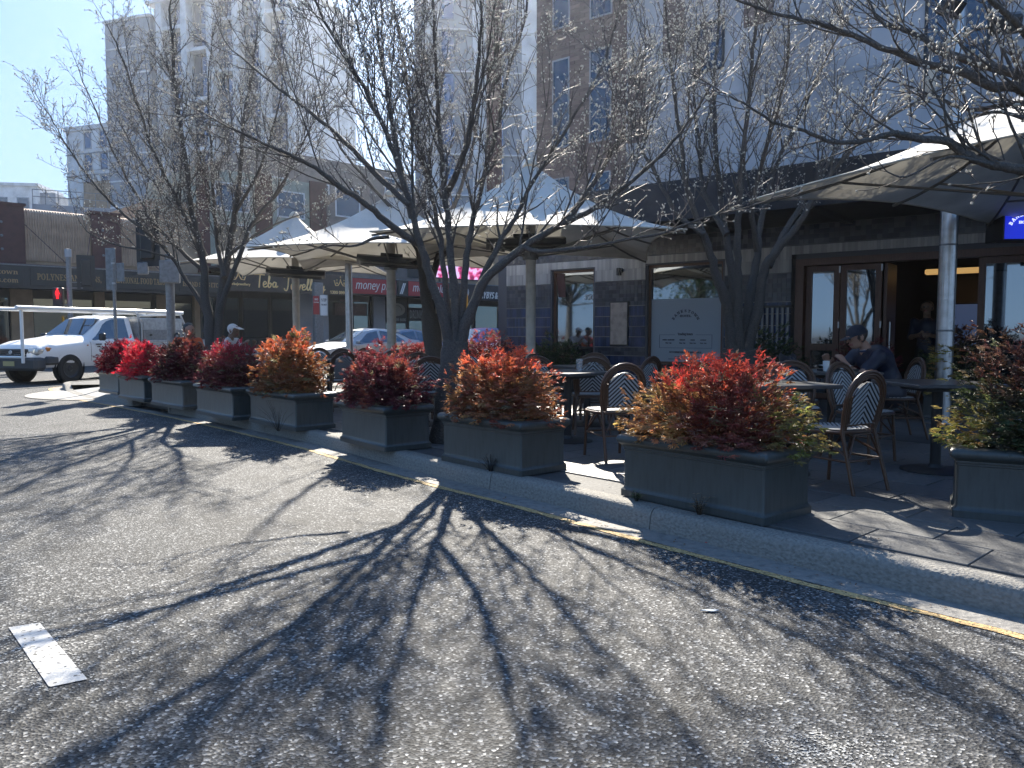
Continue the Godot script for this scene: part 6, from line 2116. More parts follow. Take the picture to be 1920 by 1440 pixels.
func build_towers() -> void:
	# big white apartment tower far to the left; local x runs to the right along its front, z towards us
	var a := P(-54.2, 105.0)
	var turn := -0.344
	var o := tower("apartment_tower", "tall white apartment tower with deep window bays, behind the left tree", a, turn, 0, 0, 0)
	var L := 29.6
	var H := 43.5
	var w := MB.new()
	w.span(0.0, 7.6, 0.0, H - 1.2, -14.0, -0.2)
	w.span(7.6, L, 0.0, H, -14.0, -0.9)
	obj("wall", w, M.grey_panel, o)
	# left bay clad in flat panels with pale joints
	for j in 12:
		for k in 3:
			var p := MB.new()
			p.span(0.05 + 2.5 * k, 2.5 + 2.5 * k, 1.0 + 3.45 * j, 4.3 + 3.45 * j, -0.2, -0.08)
			obj("cladding_panel", p, M.grey_panel, o)
		var bd := MB.new()
		bd.span(0.0, 7.6, 0.8 + 3.45 * j, 1.0 + 3.45 * j, -0.2, 0.0)
		obj("floor_band", bd, M.white_panel, o)
	# framed bays: white fins, spandrels every second floor, glazing between
	var bays := 5
	var bw := (L - 9.8) / bays
	for b in bays + 1:
		var f := MB.new()
		var x := 9.6 + b * bw
		f.span(x - 0.45, x + 0.45, 3.0, H, -0.9, 0.45)
		obj("fin", f, M.white_panel, o)
	for b in bays:
		var x0 := 9.6 + b * bw + 0.45
		var x1 := x0 + bw - 0.9
		for fl in 13:
			var y := 3.0 + 3.1 * fl
			framed(o, "window", x0, x1 - 0.25 * (x1 - x0), y + 0.25, y + 2.95, -0.88, 0.12, 0.10, M.grey_panel, M.tower_pane)
			var sp := MB.new()
			sp.span(x1 - 0.25 * (x1 - x0), x1, y + 0.05, y + 3.05, -0.9, -0.6)
			obj("side_panel", sp, M.grey_panel, o)
			if (fl + b) % 2 == 0:
				var s := MB.new()
				s.span(x0, x1, y - 0.22, y + 0.22, -0.9, 0.35)
				obj("spandrel", s, M.white_panel, o)
			var mu := MB.new()
			mu.span((x0 + x1) / 2 - 0.35, (x0 + x1) / 2 - 0.27, y + 0.3, y + 2.9, -0.8, -0.72)
			obj("mullion", mu, M.dark_metal, o)
	var rf := MB.new()
	rf.span(-0.2, 7.7, H - 1.2, H - 0.9, -14.1, 0.1)
	rf.span(7.6, L + 0.3, H, H + 0.35, -14.1, 0.6)
	obj("parapet", rf, M.white_panel, o)
	for k in 14:
		var rl := MB.new()
		rl.span(8.0 + k * 0.85, 8.1 + k * 0.85, H + 0.35, H + 1.2, -0.2, -0.1)
		obj("roof_post", rl, M.white_panel, o)
	var rail := MB.new()
	rail.span(7.9, 19.4, H + 1.15, H + 1.25, -0.22, -0.08)
	obj("roof_rail", rail, M.white_panel, o)
	# end wall panels on the right side
	for j in 13:
		for k in 3:
			var p2 := MB.new()
			p2.span(L, L + 0.1, 1.0 + 3.25 * j, 4.1 + 3.25 * j, -5.1 - 4.4 * k, -0.9 - 4.4 * k)
			obj("cladding_panel", p2, M.white_panel, o)
	# lower wing to the left
	var wing := tower("apartment_wing", "lower pale apartment wing left of the tall tower, tan at its foot", P(-64.0, 112.0), turn, 0, 0, 0)
	var ww := MB.new()
	ww.span(0.0, 12.0, 0.0, 30.0, -10.0, -0.3)
	obj("wall", ww, M.white_panel, wing)
	for j in 8:
		for k in 4:
			if k == 1 or k == 2: framed(wing, "window", 0.6 + 2.9 * k, 1.9 + 2.9 * k, 6.0 + 3.05 * j, 8.3 + 3.05 * j, -0.3, 0.1, 0.08, M.grey_panel, M.tower_pane)
			var p3 := MB.new()
			p3.span(2.0 + 2.9 * k, 3.3 + 2.9 * k, 5.6 + 3.05 * j, 8.5 + 3.05 * j, -0.3, -0.18)
			obj("cladding_panel", p3, M.white_panel, wing)
		var b2 := MB.new()
		b2.span(0.0, 12.0, 5.3 + 3.05 * j, 5.45 + 3.05 * j, -0.3, -0.1)
		obj("floor_band", b2, M.grey_panel, wing)
	var wt := MB.new()
	wt.span(4.2, 12.5, 0.0, 22.5, -0.3, 0.8)
	obj("tan_bay", wt, M.tan_wall, wing)
	var wp := MB.new()
	wp.span(-0.2, 12.0, 30.0, 30.6, -10.0, 0.0)
	obj("parapet", wp, M.white_panel, wing)
	# small white block, grey parapet with rail
	var sb := tower("distant_block", "small white apartment block on the skyline at far left", P(-96.0, 132.0), 0.15, 0, 0, 0)
	var sm := MB.new()
	sm.span(0.0, 14.5, 0.0, 26.5, -10.0, 0.0)
	obj("wall", sm, M.white_panel, sb)
	var sm2 := MB.new()
	sm2.span(14.5, 17.0, 0.0, 25.6, -9.0, -1.0)
	obj("stair_core", sm2, M.grey_panel, sb)
	for k in 4:
		for j in 2: framed(sb, "window", 1.0 + 3.4 * k, 3.0 + 3.4 * k, 19.4 + 3.2 * j, 21.4 + 3.2 * j, 0.0, 0.08, 0.12, M.grey_panel, M.dim_pane)
	var sp2 := MB.new()
	sp2.span(-0.3, 14.8, 26.5, 27.0, -10.0, 0.3)
	obj("parapet", sp2, M.white_panel, sb)
	var gp := tower("grey_block", "low grey rooftop with a thin rail behind the corrugated shop", P(-34.5, 56.0), 0.45, 0, 0, 0)
	var gm := MB.new()
	gm.span(0.0, 12.0, 0.0, 10.6, -8.0, 0.0)
	obj("wall", gm, M.grey_panel, gp)
	var gr := MB.new()
	for k in 9: gr.span(k * 0.8, k * 0.8 + 0.05, 10.6, 11.7, -0.3, -0.25)
	for y in [11.15, 11.65]: gr.span(0.0, 6.6, y, y + 0.05, -0.3, -0.25)
	obj("roof_rail", gr, M.galv, gp)
	# second tower behind the middle tree, across the cross street
	var t2 := thing("apartment_tower", "pale apartment tower with blue windows rising behind the middle tree", "building", P(-7.0, 56.5), 0.12)
	var tw := MB.new()
	tw.span(0.0, 26.0, 0.0, 27.0, -14.0, -0.3)
	obj("wall", tw, M.grey_panel, t2)
	for fl2 in 8:
		var y2 := 3.2 + 2.95 * fl2
		for b3 in 7:
			var x2 := 0.6 + b3 * 3.6
			framed(t2, "window", x2 + 1.3, x2 + 2.3, y2, y2 + 2.2, -0.3, 0.1, 0.07, M.grey_panel, M.tower_pane)
			var p4 := MB.new()
			p4.span(x2, x2 + 1.15, y2 - 0.6, y2 + 2.25, -0.3, -0.2)
			obj("cladding_panel", p4, M.white_panel, t2)
		var bb := MB.new()
		bb.span(0.0, 26.0, y2 - 0.72, y2 - 0.62, -0.3, -0.12)
		obj("floor_band", bb, M.white_panel, t2)
	for x3 in [5.2, 9.0, 12.4]:
		var bm := MB.new()
		bm.span(x3, x3 + 1.1, 3.0, 27.3, -0.3, 0.0)
		obj("brick_pier", bm, M.maroon, t2)
	# brown brick block between the towers
	var bk := thing("brick_building", "brown brick building behind the tops of the cream canopies", "building", P(-15.5, 47.0), atan2(0.70, 0.71))
	var bkm := MB.new()
	bkm.span(0.0, 12.0, 0.0, 12.5, -9.0, 0.0)
	obj("wall", bkm, M.brown_wall, bk)
	for j in 2:
		for k in 4: framed(bk, "window", 0.8 + 2.9 * k, 2.2 + 2.9 * k, 6.2 + 3.0 * j, 7.9 + 3.0 * j, 0.0, 0.06, 0.08, M.white_panel, M.dim_pane)

# ---------------------------------------------------------------- vehicles
func wheel(parent: Node3D, x: float, z: float, r: float, out: float) -> void:
	var ax := Vector3(0, 0, signf(out))
	var t := MB.new()
	t.lathe(Vector3(x, r, z), [[r * 0.62, -0.1], [r * 0.92, -0.1], [r, -0.07], [r, 0.07], [r * 0.92, 0.1], [r * 0.66, 0.105], [r * 0.62, 0.07]], 24, ax)
	var w := obj("wheel", t.soften(40), M.rubber, parent)
	var rim := MB.new()
	rim.lathe(Vector3(x, r, z), [[0.0, 0.075], [r * 0.16, 0.085], [r * 0.22, 0.06], [r * 0.52, 0.065], [r * 0.62, 0.09], [r * 0.64, 0.06]], 20, ax)
	obj("rim", rim.soften(30), M.alloy if r < 0.35 else M.dark_metal, w)
	var ar := MB.new()
	ar.lathe(Vector3(x, r + 0.02, z - signf(out) * 0.05), [[0.0, 0.0], [r * 1.17, 0.0], [r * 1.17, 0.125]], 24, ax)
	obj("wheel_arch", ar, M.black, parent)

func interp(t: Array, x: float, k: int) -> float:
	for i in t.size() - 1:
		if x <= t[i + 1][0]: return lerpf(t[i][k], t[i + 1][k], clampf((x - t[i][0]) / (t[i + 1][0] - t[i][0]), 0, 1))
	return t[-1][k]

# stations: [x from the nose, top of body, waist, half width, half width of the top]
func car_body(o: Node3D, st: Array, paint: Material, sill: float, cuts: Array, windscreen: Array, rear: Array, sides: Array, belt_off := 0.03) -> void:
	var rows := []
	var L: float = st[-1][0]
	var n := 46
	var sec := func(x: float) -> Array:
		var zt := interp(st, x, 1)
		var zs := minf(interp(st, x, 2), zt - 0.015)
		var w := interp(st, x, 3)
		var wt := minf(interp(st, x, 4), w - 0.03)
		return [Vector3(x, sill, w - 0.06), Vector3(x, sill + 0.14, w - 0.005), Vector3(x, lerpf(sill + 0.14, zs, 0.55), w), Vector3(x, zs - 0.07, w - 0.012), Vector3(x, zs, w - 0.045), Vector3(x, zt - 0.045, wt + 0.02), Vector3(x, zt - 0.012, wt - 0.06), Vector3(x, zt, wt * 0.5), Vector3(x, zt + 0.004, 0)]
	for i in n + 1:
		var x := L * i / n
		var half: Array = sec.call(x)
		var row := []
		for p in half: row.append(p)
		for j in range(half.size() - 2, -1, -1): row.append(Vector3(half[j].x, half[j].y, -half[j].z))
		rows.append(row)
	var m := MB.new()
	m.grid(rows)
	for e in [0, n]:
		var r: Array = rows[e]
		for j in range(1, r.size() - 1): m.tri(r[0], r[j], r[j + 1])
	obj("body", m.soften(42), paint, o)
	# glass laid in the shell: screens across the top, windows in the sides
	for q in [[windscreen, "windscreen"], [rear, "rear_window"]]:
		if q[0].is_empty(): continue
		var g := MB.new()
		var gr := []
		for i in 9:
			var x2 := lerpf(q[0][0], q[0][1], i / 8.0)
			var h: Array = sec.call(x2)
			var row2 := []
			for j in 9:
				var f := -1.0 + 2.0 * j / 8.0
				var wt2: float = h[5].z - 0.05
				row2.append(Vector3(x2, h[8].y + 0.006 - 0.02 * f * f, f * wt2) + Vector3(0, 0.004, 0))
			gr.append(row2)
		g.grid(gr)
		obj(q[1], g.soften(60), M.car_glass, o)
	for s in sides:
		for sg in [1.0, -1.0]:
			var g2 := MB.new()
			var gr2 := []
			for i in 9:
				var x3 := lerpf(s[0], s[1], i / 8.0)
				var h2: Array = sec.call(x3)
				var top := interp(s[2], x3, 1)
				var a: Vector3 = h2[4].lerp(h2[5], 0.08)
				var b: Vector3 = h2[4].lerp(h2[5], clampf(top, 0.1, 0.95))
				var ou := Vector3(0, 0.002, 0.007)
				gr2.append([Vector3(a.x, a.y + ou.y, (a.z + ou.z) * sg), Vector3(b.x, b.y + ou.y, (b.z + ou.z) * sg)])
			g2.grid(gr2)
			obj("side_window", g2, M.car_glass, o)
	for c in cuts:     # shut lines of the doors
		for sg in [1.0, -1.0]:
			var d := MB.new()
			var h3: Array = sec.call(c)
			var pts := []
			for k in range(1, 5): pts.append(Vector3(c, h3[k].y, (h3[k].z + 0.001) * sg))
			d.tube(pts, 0.006, 4, false)
			obj("door_seam", d, M.black, o)

func sedan(label: String, u: float, d: float, hu: float, hd: float, paint: Material, hatch: bool) -> void:   # heads towards (hu, hd)
	var o := thing("parked_car", label, "car", Vector3.ZERO, 0.0, "cars in the cross street")
	# local x runs from nose to tail
	var tail := Vector3(-hu, 0, hd).normalized()
	o.transform = Transform3D(Basis(tail, Vector3.UP, tail.cross(Vector3.UP)), P(u, d, 0.004) - tail * 2.2)
	var st: Array
	var L := 4.55
	if hatch:
		L = 4.2
		st = [[0.0, 0.62, 0.60, 0.62, 0.45], [0.18, 0.80, 0.76, 0.78, 0.6], [0.85, 0.98, 0.88, 0.88, 0.68], [1.05, 1.02, 0.92, 0.89, 0.68], [1.75, 1.44, 0.95, 0.89, 0.60], [2.4, 1.52, 0.97, 0.89, 0.60], [3.3, 1.48, 1.0, 0.88, 0.60], [3.75, 1.36, 1.0, 0.86, 0.60], [4.1, 0.98, 0.92, 0.82, 0.64], [4.2, 0.72, 0.70, 0.76, 0.6]]
		car_body(o, st, paint, 0.22, [1.35, 2.4, 3.2], [1.08, 1.72], [3.78, 4.05], [[1.5, 2.35, [[1.5, 0.35], [1.9, 0.88], [2.35, 0.92]]], [2.45, 3.3, [[2.45, 0.92], [3.1, 0.88], [3.3, 0.7]]]])
	else:
		st = [[0.0, 0.58, 0.55, 0.60, 0.45], [0.15, 0.74, 0.70, 0.78, 0.6], [0.8, 0.91, 0.82, 0.88, 0.70], [1.25, 0.99, 0.90, 0.90, 0.70], [2.05, 1.40, 0.94, 0.90, 0.58], [2.6, 1.475, 0.96, 0.90, 0.58], [3.2, 1.43, 0.98, 0.90, 0.58], [3.95, 1.11, 0.99, 0.88, 0.64], [4.4, 1.04, 0.97, 0.83, 0.66], [4.55, 0.80, 0.76, 0.76, 0.6]]
		car_body(o, st, paint, 0.20, [1.5, 2.55, 3.5], [1.28, 2.02], [3.24, 3.88], [[1.62, 2.50, [[1.62, 0.30], [2.1, 0.86], [2.5, 0.92]]], [2.60, 3.55, [[2.6, 0.92], [3.2, 0.82], [3.55, 0.35]]]])
	for z in [0.82, -0.82]:
		wheel(o, 0.82, z, 0.315, z)
		wheel(o, L - 0.95, z, 0.315, z)
	for s in [1.0, -1.0]:
		var hl := MB.new()
		hl.bev(Vector3(0.17, 0.66, 0.60 * s), Vector3(0.30, 0.13, 0.26), 0.04)
		obj("headlight", hl.soften(50), M.lens, o)
		var tl := MB.new()
		tl.bev(Vector3(L - 0.20, 0.87, 0.66 * s), Vector3(0.34, 0.15, 0.30), 0.05)
		obj("tail_light", tl.soften(50), M.red_lens, o)
		var mr := MB.new()
		mr.bev(Vector3(1.52, 1.0, 0.97 * s), Vector3(0.10, 0.12, 0.17), 0.03)
		obj("side_mirror", mr.soften(50), paint, o)
		for x in [2.35, 3.35]:
			var dh := MB.new()
			dh.bev(Vector3(x, 0.84, 0.905 * s), Vector3(0.17, 0.03, 0.03), 0.008)
			obj("door_handle", dh, paint, o)
	for e in [[-0.005, 0.46], [L - 0.012, 0.52]]:
		var bp := MB.new()
		bp.bev(Vector3(e[0], e[1] - 0.12, 0), Vector3(0.05, 0.10, 1.1), 0.02)
		obj("bumper_inset", bp, M.black, o)
		var pl := MB.new()
		pl.bev(Vector3(e[0] + (0.0 if e[0] < 1 else 0.02), e[1] + 0.03, 0), Vector3(0.02, 0.12, 0.37), 0.004)
		obj("number_plate", pl, M.plate, o)

func ute() -> void:
	var o := thing("work_ute", "white work ute with ladder racks and long tubes on top, at the far left", "ute")
	var tail := Vector3(0.30, 0, -0.95).normalized()
	o.transform = Transform3D(Basis(tail, Vector3.UP, tail.cross(Vector3.UP)), P(-12.40, 20.4, 0.004) - tail * 0.95)
	var st := [[0.0, 0.80, 0.78, 0.66, 0.5], [0.12, 1.0, 0.92, 0.80, 0.64], [0.5, 1.10, 0.98, 0.87, 0.72], [1.35, 1.20, 1.06, 0.89, 0.72], [1.55, 1.24, 1.08, 0.89, 0.70], [2.25, 1.72, 1.10, 0.89, 0.62], [2.6, 1.80, 1.10, 0.89, 0.62], [3.15, 1.79, 1.10, 0.89, 0.63], [3.24, 1.72, 1.10, 0.88, 0.64], [3.26, 1.3, 1.08, 0.86, 0.64]]
	car_body(o, st, M.white_car, 0.42, [1.62, 3.02], [1.58, 2.22], [], [[1.72, 3.0, [[1.72, 0.22], [2.25, 0.86], [2.6, 0.93], [3.0, 0.93]]]])
	for z in [0.80, -0.80]:
		wheel(o, 0.95, z, 0.38, z)
		wheel(o, 4.05, z, 0.38, z)
	# nose: dark grille, bumper in unpainted plastic, headlights, plate
	var gl := MB.new()
	for k in 3: gl.bev(Vector3(0.01, 0.86 - 0.06 * k, 0), Vector3(0.05, 0.035, 0.95), 0.008)
	gl.span(0.0, 0.04, 0.70, 0.90, -0.5, 0.5)
	obj("grille", gl, M.dark_metal, o)
	var em := MB.new()
	em.lathe(Vector3(-0.02, 0.81, 0), [[0.0, 0.02], [0.05, 0.018], [0.06, 0.0]], 12, Vector3.LEFT)
	obj("badge", em, M.alloy, o)
	var bp := MB.new()
	bp.bev(Vector3(0.10, 0.52, 0), Vector3(0.36, 0.34, 1.74), 0.07)
	bp.bev(Vector3(0.42, 0.60, 0), Vector3(0.40, 0.22, 1.80), 0.05)
	obj("front_bumper", bp.soften(30), mat(lin(0.055, 0.058, 0.062), 0.75), o)
	var pl := MB.new()
	pl.bev(Vector3(-0.085, 0.53, 0), Vector3(0.02, 0.12, 0.37), 0.004)
	var pn := obj("number_plate", pl, M.plate, o)
	for s in [1.0, -1.0]:
		var hl := MB.new()
		hl.bev(Vector3(0.20, 0.84, 0.64 * s), Vector3(0.36, 0.20, 0.34), 0.05)
		obj("headlight", hl.soften(50), M.lens, o)
		var ind := MB.new()
		ind.bev(Vector3(0.38, 0.88, 0.80 * s), Vector3(0.20, 0.13, 0.08), 0.03)
		obj("indicator", ind.soften(50), M.amber, o)
		var mr := MB.new()
		mr.bev(Vector3(1.86, 1.20, 1.03 * s), Vector3(0.10, 0.20, 0.20), 0.03)
		obj("side_mirror", mr.soften(50), M.black, o)
		var dh := MB.new()
		dh.bev(Vector3(2.86, 1.0, 0.90 * s), Vector3(0.18, 0.04, 0.03), 0.01)
		obj("door_handle", dh, M.black, o)
		var sp := MB.new()
		sp.bev(Vector3(1.5, 0.98, 0.895 * s), Vector3(0.05, 0.03, 0.02), 0.006)
		obj("side_repeater", sp, M.amber, o)
		text(o, "PROPERTY", "Droid Sans", 0.035, Vector3(1.86, 1.0, 0.905 * s), M.black, 0.2, true, Basis(Vector3.UP, 0.0 if s > 0 else PI), "door_lettering")
		text(o, "CARE", "Droid Sans", 0.035, Vector3(1.86, 0.94, 0.905 * s), M.black, 0.1, true, Basis(Vector3.UP, 0.0 if s > 0 else PI), "door_lettering")
		# long tubes carried along the racks
		var tb := MB.new()
		tb.tube([Vector3(-0.40, 1.93, 0.70 * s), Vector3(5.3, 1.93, 0.74 * s)], 0.055, 10)
		obj("rack_tube", tb, M.white, o)
		var fp := MB.new()
		fp.bev(Vector3(-0.20, 1.23, 0.62 * s), Vector3(0.06, 1.36, 0.07), 0.01)
		obj("rack_post", fp, M.white, o)
		for x in [3.42, 5.2]:
			var hp := MB.new()
			hp.tube([Vector3(x, 0.75, 0.90 * s), Vector3(x, 1.55, 0.90 * s), Vector3(x - 0.06, 1.86, 0.80 * s)], 0.03, 8)
			obj("rack_post", hp, M.alloy, o)
		# tool boxes on the tray: tread plate lid, plain panel, drop side
		var lid := MB.new()
		lid.prism(PackedVector2Array([Vector2(3.52, 1.42), Vector2(5.12, 1.42), Vector2(5.12, 1.74), Vector2(3.52, 1.74)]), 0.0, 0.012, Transform3D(Basis.IDENTITY, Vector3(0, 0, 0.865 if s > 0 else -0.877)))
		obj("toolbox_lid", lid, M.alloy, o)
		var bx := MB.new()
		bx.bev(Vector3(4.32, 1.25, 0.80 * s), Vector3(1.62, 0.30, 0.16), 0.01)
		obj("toolbox", bx, M.galv, o)
		for k in 3:
			var ds := MB.new()
			ds.bev(Vector3(4.3, 1.06 - 0.085 * k, 0.90 * s), Vector3(1.80, 0.078, 0.035), 0.008)
			obj("drop_side_board", ds, M.alloy, o)
		for x in [3.75, 4.85]:
			var lt := MB.new()
			lt.bev(Vector3(x, 1.25, 0.925 * s), Vector3(0.10, 0.06, 0.02), 0.008)
			obj("latch", lt, M.black, o)
	var hoop := MB.new()
	for x in [3.42, 5.2]: hoop.tube([Vector3(x - 0.06, 1.86, -0.80), Vector3(x - 0.06, 1.88, 0.80)], 0.03, 8)
	hoop.tube([Vector3(-0.20, 1.90, -0.72), Vector3(-0.20, 1.90, 0.72)], 0.03, 8)
	hoop.tube([Vector3(-0.20, 0.70, -0.62), Vector3(-0.20, 0.70, 0.62)], 0.03, 8)
	obj("rack_crossbar", hoop, M.white, o)
	var tray := MB.new()
	tray.bev(Vector3(4.3, 0.80, 0), Vector3(1.9, 0.10, 1.78), 0.02)
	tray.span(3.34, 3.40, 0.8, 1.78, -0.86, 0.86)
	obj("tray", tray, M.alloy, o)
	var cargo := MB.new()
	cargo.bev(Vector3(4.32, 1.42, 0), Vector3(1.64, 0.66, 1.73), 0.03)
	obj("canopy_box", cargo, M.alloy, o)
	var ch := MB.new()
	ch.span(0.6, 5.0, 0.44, 0.6, -0.45, 0.45)
	obj("chassis", ch, M.black, o)
	var net := MB.new()
	for k in 6: net.tube([Vector3(5.24, 1.0 + 0.10 * k, -0.85), Vector3(5.24, 1.0 + 0.10 * k, 0.85)], 0.012, 4)
	for k in 12: net.tube([Vector3(5.25, 1.0, -0.85 + 0.155 * k), Vector3(5.25, 1.5, -0.85 + 0.155 * k)], 0.012, 4)
	obj("rear_mesh", net, M.white, o)
	var ld := MB.new()
	for z in [-0.2, 0.2]: ld.tube([Vector3(1.6, 1.98, z), Vector3(5.3, 2.0, z)], 0.03, 6)
	for k in 12: ld.tube([Vector3(1.8 + 0.3 * k, 1.99, -0.2), Vector3(1.8 + 0.3 * k, 1.99, 0.2)], 0.015, 5)
	var l := tag(obj("ladder", ld, M.alloy), "aluminium ladder lying on the racks of the white ute", "ladder")
	l.transform = o.transform

func build_vehicles() -> void:
	ute()
	sedan("silver sedan parked in the cross street behind the terrace chairs", -5.34, 26.9, -0.71, -0.70, M.silver_car, false)
	sedan("slate blue sedan beyond the tail of the silver sedan", -4.1, 31.6, 0.71, 0.70, M.slate_car, false)
	sedan("bright blue hatchback right of the middle trunk", -1.25, 31.0, -0.71, -0.70, M.blue_car, true)
	sedan("white car with only its bonnet showing at the hotel corner", 0.62, 27.2, -0.71, -0.70, M.white_car, false)

# ---------------------------------------------------------------- street furniture
func pole(o: Node3D, r: float, h: float, m: Material, foot := true) -> void:
	var p := MB.new()
	p.lathe(Vector3.ZERO, [[r, 0.0], [r, h], [0.0, h + r * 0.3]], 16)
	obj("pole", p.soften(50), m, o)
	if foot:
		var b := MB.new()
		b.lathe(Vector3.ZERO, [[r * 2.2, 0.0], [r * 2.2, 0.02], [r, 0.03]], 16)
		obj("base_plate", b, m, o)

func signal_head(o: Node3D, at: Vector3, turn: float, lamps: int, lit: int, lit_m: Material, hood := true) -> void:
	var n := Node3D.new()
	n.name = "signal_head"
	n.position = at
	n.rotation.y = turn
	o.add_child(n, true)
	var b := MB.new()
	b.bev(Vector3.ZERO, Vector3(0.32, 0.32 * lamps, 0.2), 0.03)
	obj("housing", b, M.black, n)
	if hood:
		var bk := MB.new()
		bk.bev(Vector3(0, 0, -0.02), Vector3(0.58, 0.32 * lamps + 0.3, 0.02), 0.005)
		obj("backboard", bk, M.black, n)
	for i in lamps:
		var y := 0.16 * (lamps - 1) - 0.32 * i
		var l := MB.new()
		l.lathe(Vector3(0, y, 0.101), [[0.0, 0.02], [0.07, 0.014], [0.11, 0.0]], 16, Vector3.BACK)
		obj("lamp_lens", l.soften(60), lit_m if i == lit and not hood else M.dark_metal, n)
		var v := MB.new()
		var r0 := []
		var r1 := []
		for k in 9:
			var a := -0.3 + (PI + 0.6) * k / 8.0
			r0.append(Vector3(cos(a) * 0.125, y + sin(a) * 0.125, 0.1))
			r1.append(Vector3(cos(a) * 0.125, y + sin(a) * 0.125, 0.26 if k > 0 and k < 8 else 0.15))
		v.grid([r0, r1])
		obj("visor", v, M.black, n)

func build_street() -> void:
	rng.seed = 5
	# stainless pole by the right canopy with a lantern and floodlights
	var sp := thing("lamp_pole", "thick stainless steel pole beside the right canopy, rising past it", "lamp post", P(5.62, 10.0, 0.135), 0.15)
	pole(sp, 0.105, 7.4, M.steel)
	for y in [1.2, 2.3, 3.6]:
		var bd := MB.new()
		bd.lathe(Vector3(0, y, 0), [[0.106, -0.012], [0.109, -0.01], [0.109, 0.01], [0.106, 0.012]], 16)
		obj("band", bd, M.galv, sp)
	var hatchm := MB.new()
	hatchm.bev(Vector3(-0.075, 1.75, 0.078), Vector3(0.05, 0.32, 0.02), 0.004, Basis(Vector3.UP, -0.75))
	obj("access_hatch", hatchm, M.steel, sp)
	var lan := MB.new()
	lan.lathe(Vector3(-0.42, 4.15, 0.1), [[0.0, 0.0], [0.07, 0.0], [0.075, 0.06], [0.075, 0.34], [0.05, 0.36], [0.02, 0.42], [0.02, 0.55]], 14)
	obj("lantern", lan.soften(40), M.cream, sp)
	var arm := MB.new()
	arm.tube([Vector3(-0.42, 4.68, 0.1), Vector3(-0.40, 4.78, 0.09), Vector3(0.0, 4.78, 0.0)], 0.022, 7)
	obj("lantern_arm", arm, M.steel, sp)
	for q in [[Vector3(-0.30, 5.15, 0.28), 0.3], [Vector3(0.48, 5.0, 0.25), -0.5], [Vector3(0.1, 5.75, 0.3), 0.0]]:
		var fl := MB.new()
		fl.bev(q[0], Vector3(0.34, 0.24, 0.14), 0.03, Basis(Vector3.UP, q[1]) * Basis(Vector3.RIGHT, 0.7))
		obj("floodlight", fl.soften(30), M.dark_metal, sp)
		var br := MB.new()
		br.tube([q[0] + Vector3(0, 0, -0.05), Vector3(0, q[0].y - 0.05, 0.05)], 0.02, 6)
		obj("floodlight_arm", br, M.dark_metal, sp)
	# plain steel post behind the far chairs
	var pp := thing("steel_post", "dark steel post between the two left canopies before the red sign", "post", P(-3.42, 16.2, 0.135))
	pole(pp, 0.075, 2.95, M.steel)
	# corner signal pole and its cabinets
	var big := thing("signal_pole", "thick grey signal pole left of the left tree carrying boxes and a signal", "traffic light", P(-7.78, 17.6, 0.135), 0.3)
	pole(big, 0.095, 2.95, M.galv)
	for q in [[Vector3(0.02, 2.55, 0.13), Vector3(0.42, 0.50, 0.16)], [Vector3(-0.55, 2.62, 0.0), Vector3(0.22, 0.26, 0.1)]]:
		var c := MB.new()
		c.bev(q[0], q[1], 0.015)
		obj("equipment_box", c, M.galv, big)
	var ar := MB.new()
	ar.tube([Vector3(-0.55, 2.75, 0), Vector3(0, 2.75, 0)], 0.02, 6)
	obj("bracket", ar, M.galv, big)
	signal_head(big, Vector3(-0.42, 3.3, 0.0), PI * 0.85, 3, -1, M.black)
	var pb := MB.new()
	pb.bev(Vector3(0.13, 1.05, 0.06), Vector3(0.11, 0.26, 0.10), 0.03)
	obj("crossing_button", pb.soften(40), M.black, big)
	for y in [1.1, 1.0]:
		var pbl := MB.new()
		pbl.lathe(Vector3(0.13, y, 0.11), [[0.0, 0.012], [0.03, 0.008], [0.034, 0.0]], 10, Vector3.BACK)
		obj("button_disc", pbl, M.galv, big)
	# slim pole with grey plates
	var slim := thing("slim_sign_pole", "slim grey pole with two blank backs of signs, in front of the ute's door", "sign", P(-9.05, 17.6, 0.135), -0.2)
	pole(slim, 0.036, 2.85, M.galv)
	for q in [[Vector3(-0.07, 2.62, 0.0), Vector3(0.26, 0.95, 0.02)], [Vector3(0.16, 2.55, -0.02), Vector3(0.20, 0.42, 0.02)]]:
		var s := MB.new()
		s.bev(q[0], q[1], 0.006)
		obj("sign_plate", s, M.galv, slim)
	for y in [2.3, 2.75]:
		var cl := MB.new()
		cl.lathe(Vector3(0, y, 0), [[0.037, -0.02], [0.045, -0.02], [0.045, 0.02], [0.037, 0.02]], 10)
		obj("clamp", cl, M.alloy, slim)
	# signal pole on the far side with the red walking figure
	var ped := thing("pedestrian_signal", "far signal pole with a glowing red standing figure and the dark back of a signal", "traffic light", P(-15.85, 27.7, 0.02), 0.2)
	pole(ped, 0.085, 4.0, M.galv)
	var cap := MB.new()
	cap.lathe(Vector3(0, 4.0, 0), [[0.11, 0.0], [0.11, 0.28], [0.0, 0.3]], 12)
	obj("pole_cap", cap, M.grey_panel, ped)
	var bx := MB.new()
	bx.bev(Vector3(-0.34, 2.550, 0.06), Vector3(0.34, 0.72, 0.2), 0.03)
	obj("crossing_housing", bx, M.black, ped)
	var hd := MB.new()
	hd.bev(Vector3(-0.34, 2.550, 0.16), Vector3(0.30, 0.66, 0.015), 0.004)
	obj("crossing_face", hd, M.dark_metal, ped)
	var red := glow(lin(0.9, 0.02, 0.03), 0.22)
	var man := MB.new()
	man.lathe(Vector3(-0.34, 2.850, 0.175), [[0.0, 0.008], [0.036, 0.006], [0.038, 0.0]], 10, Vector3.BACK)
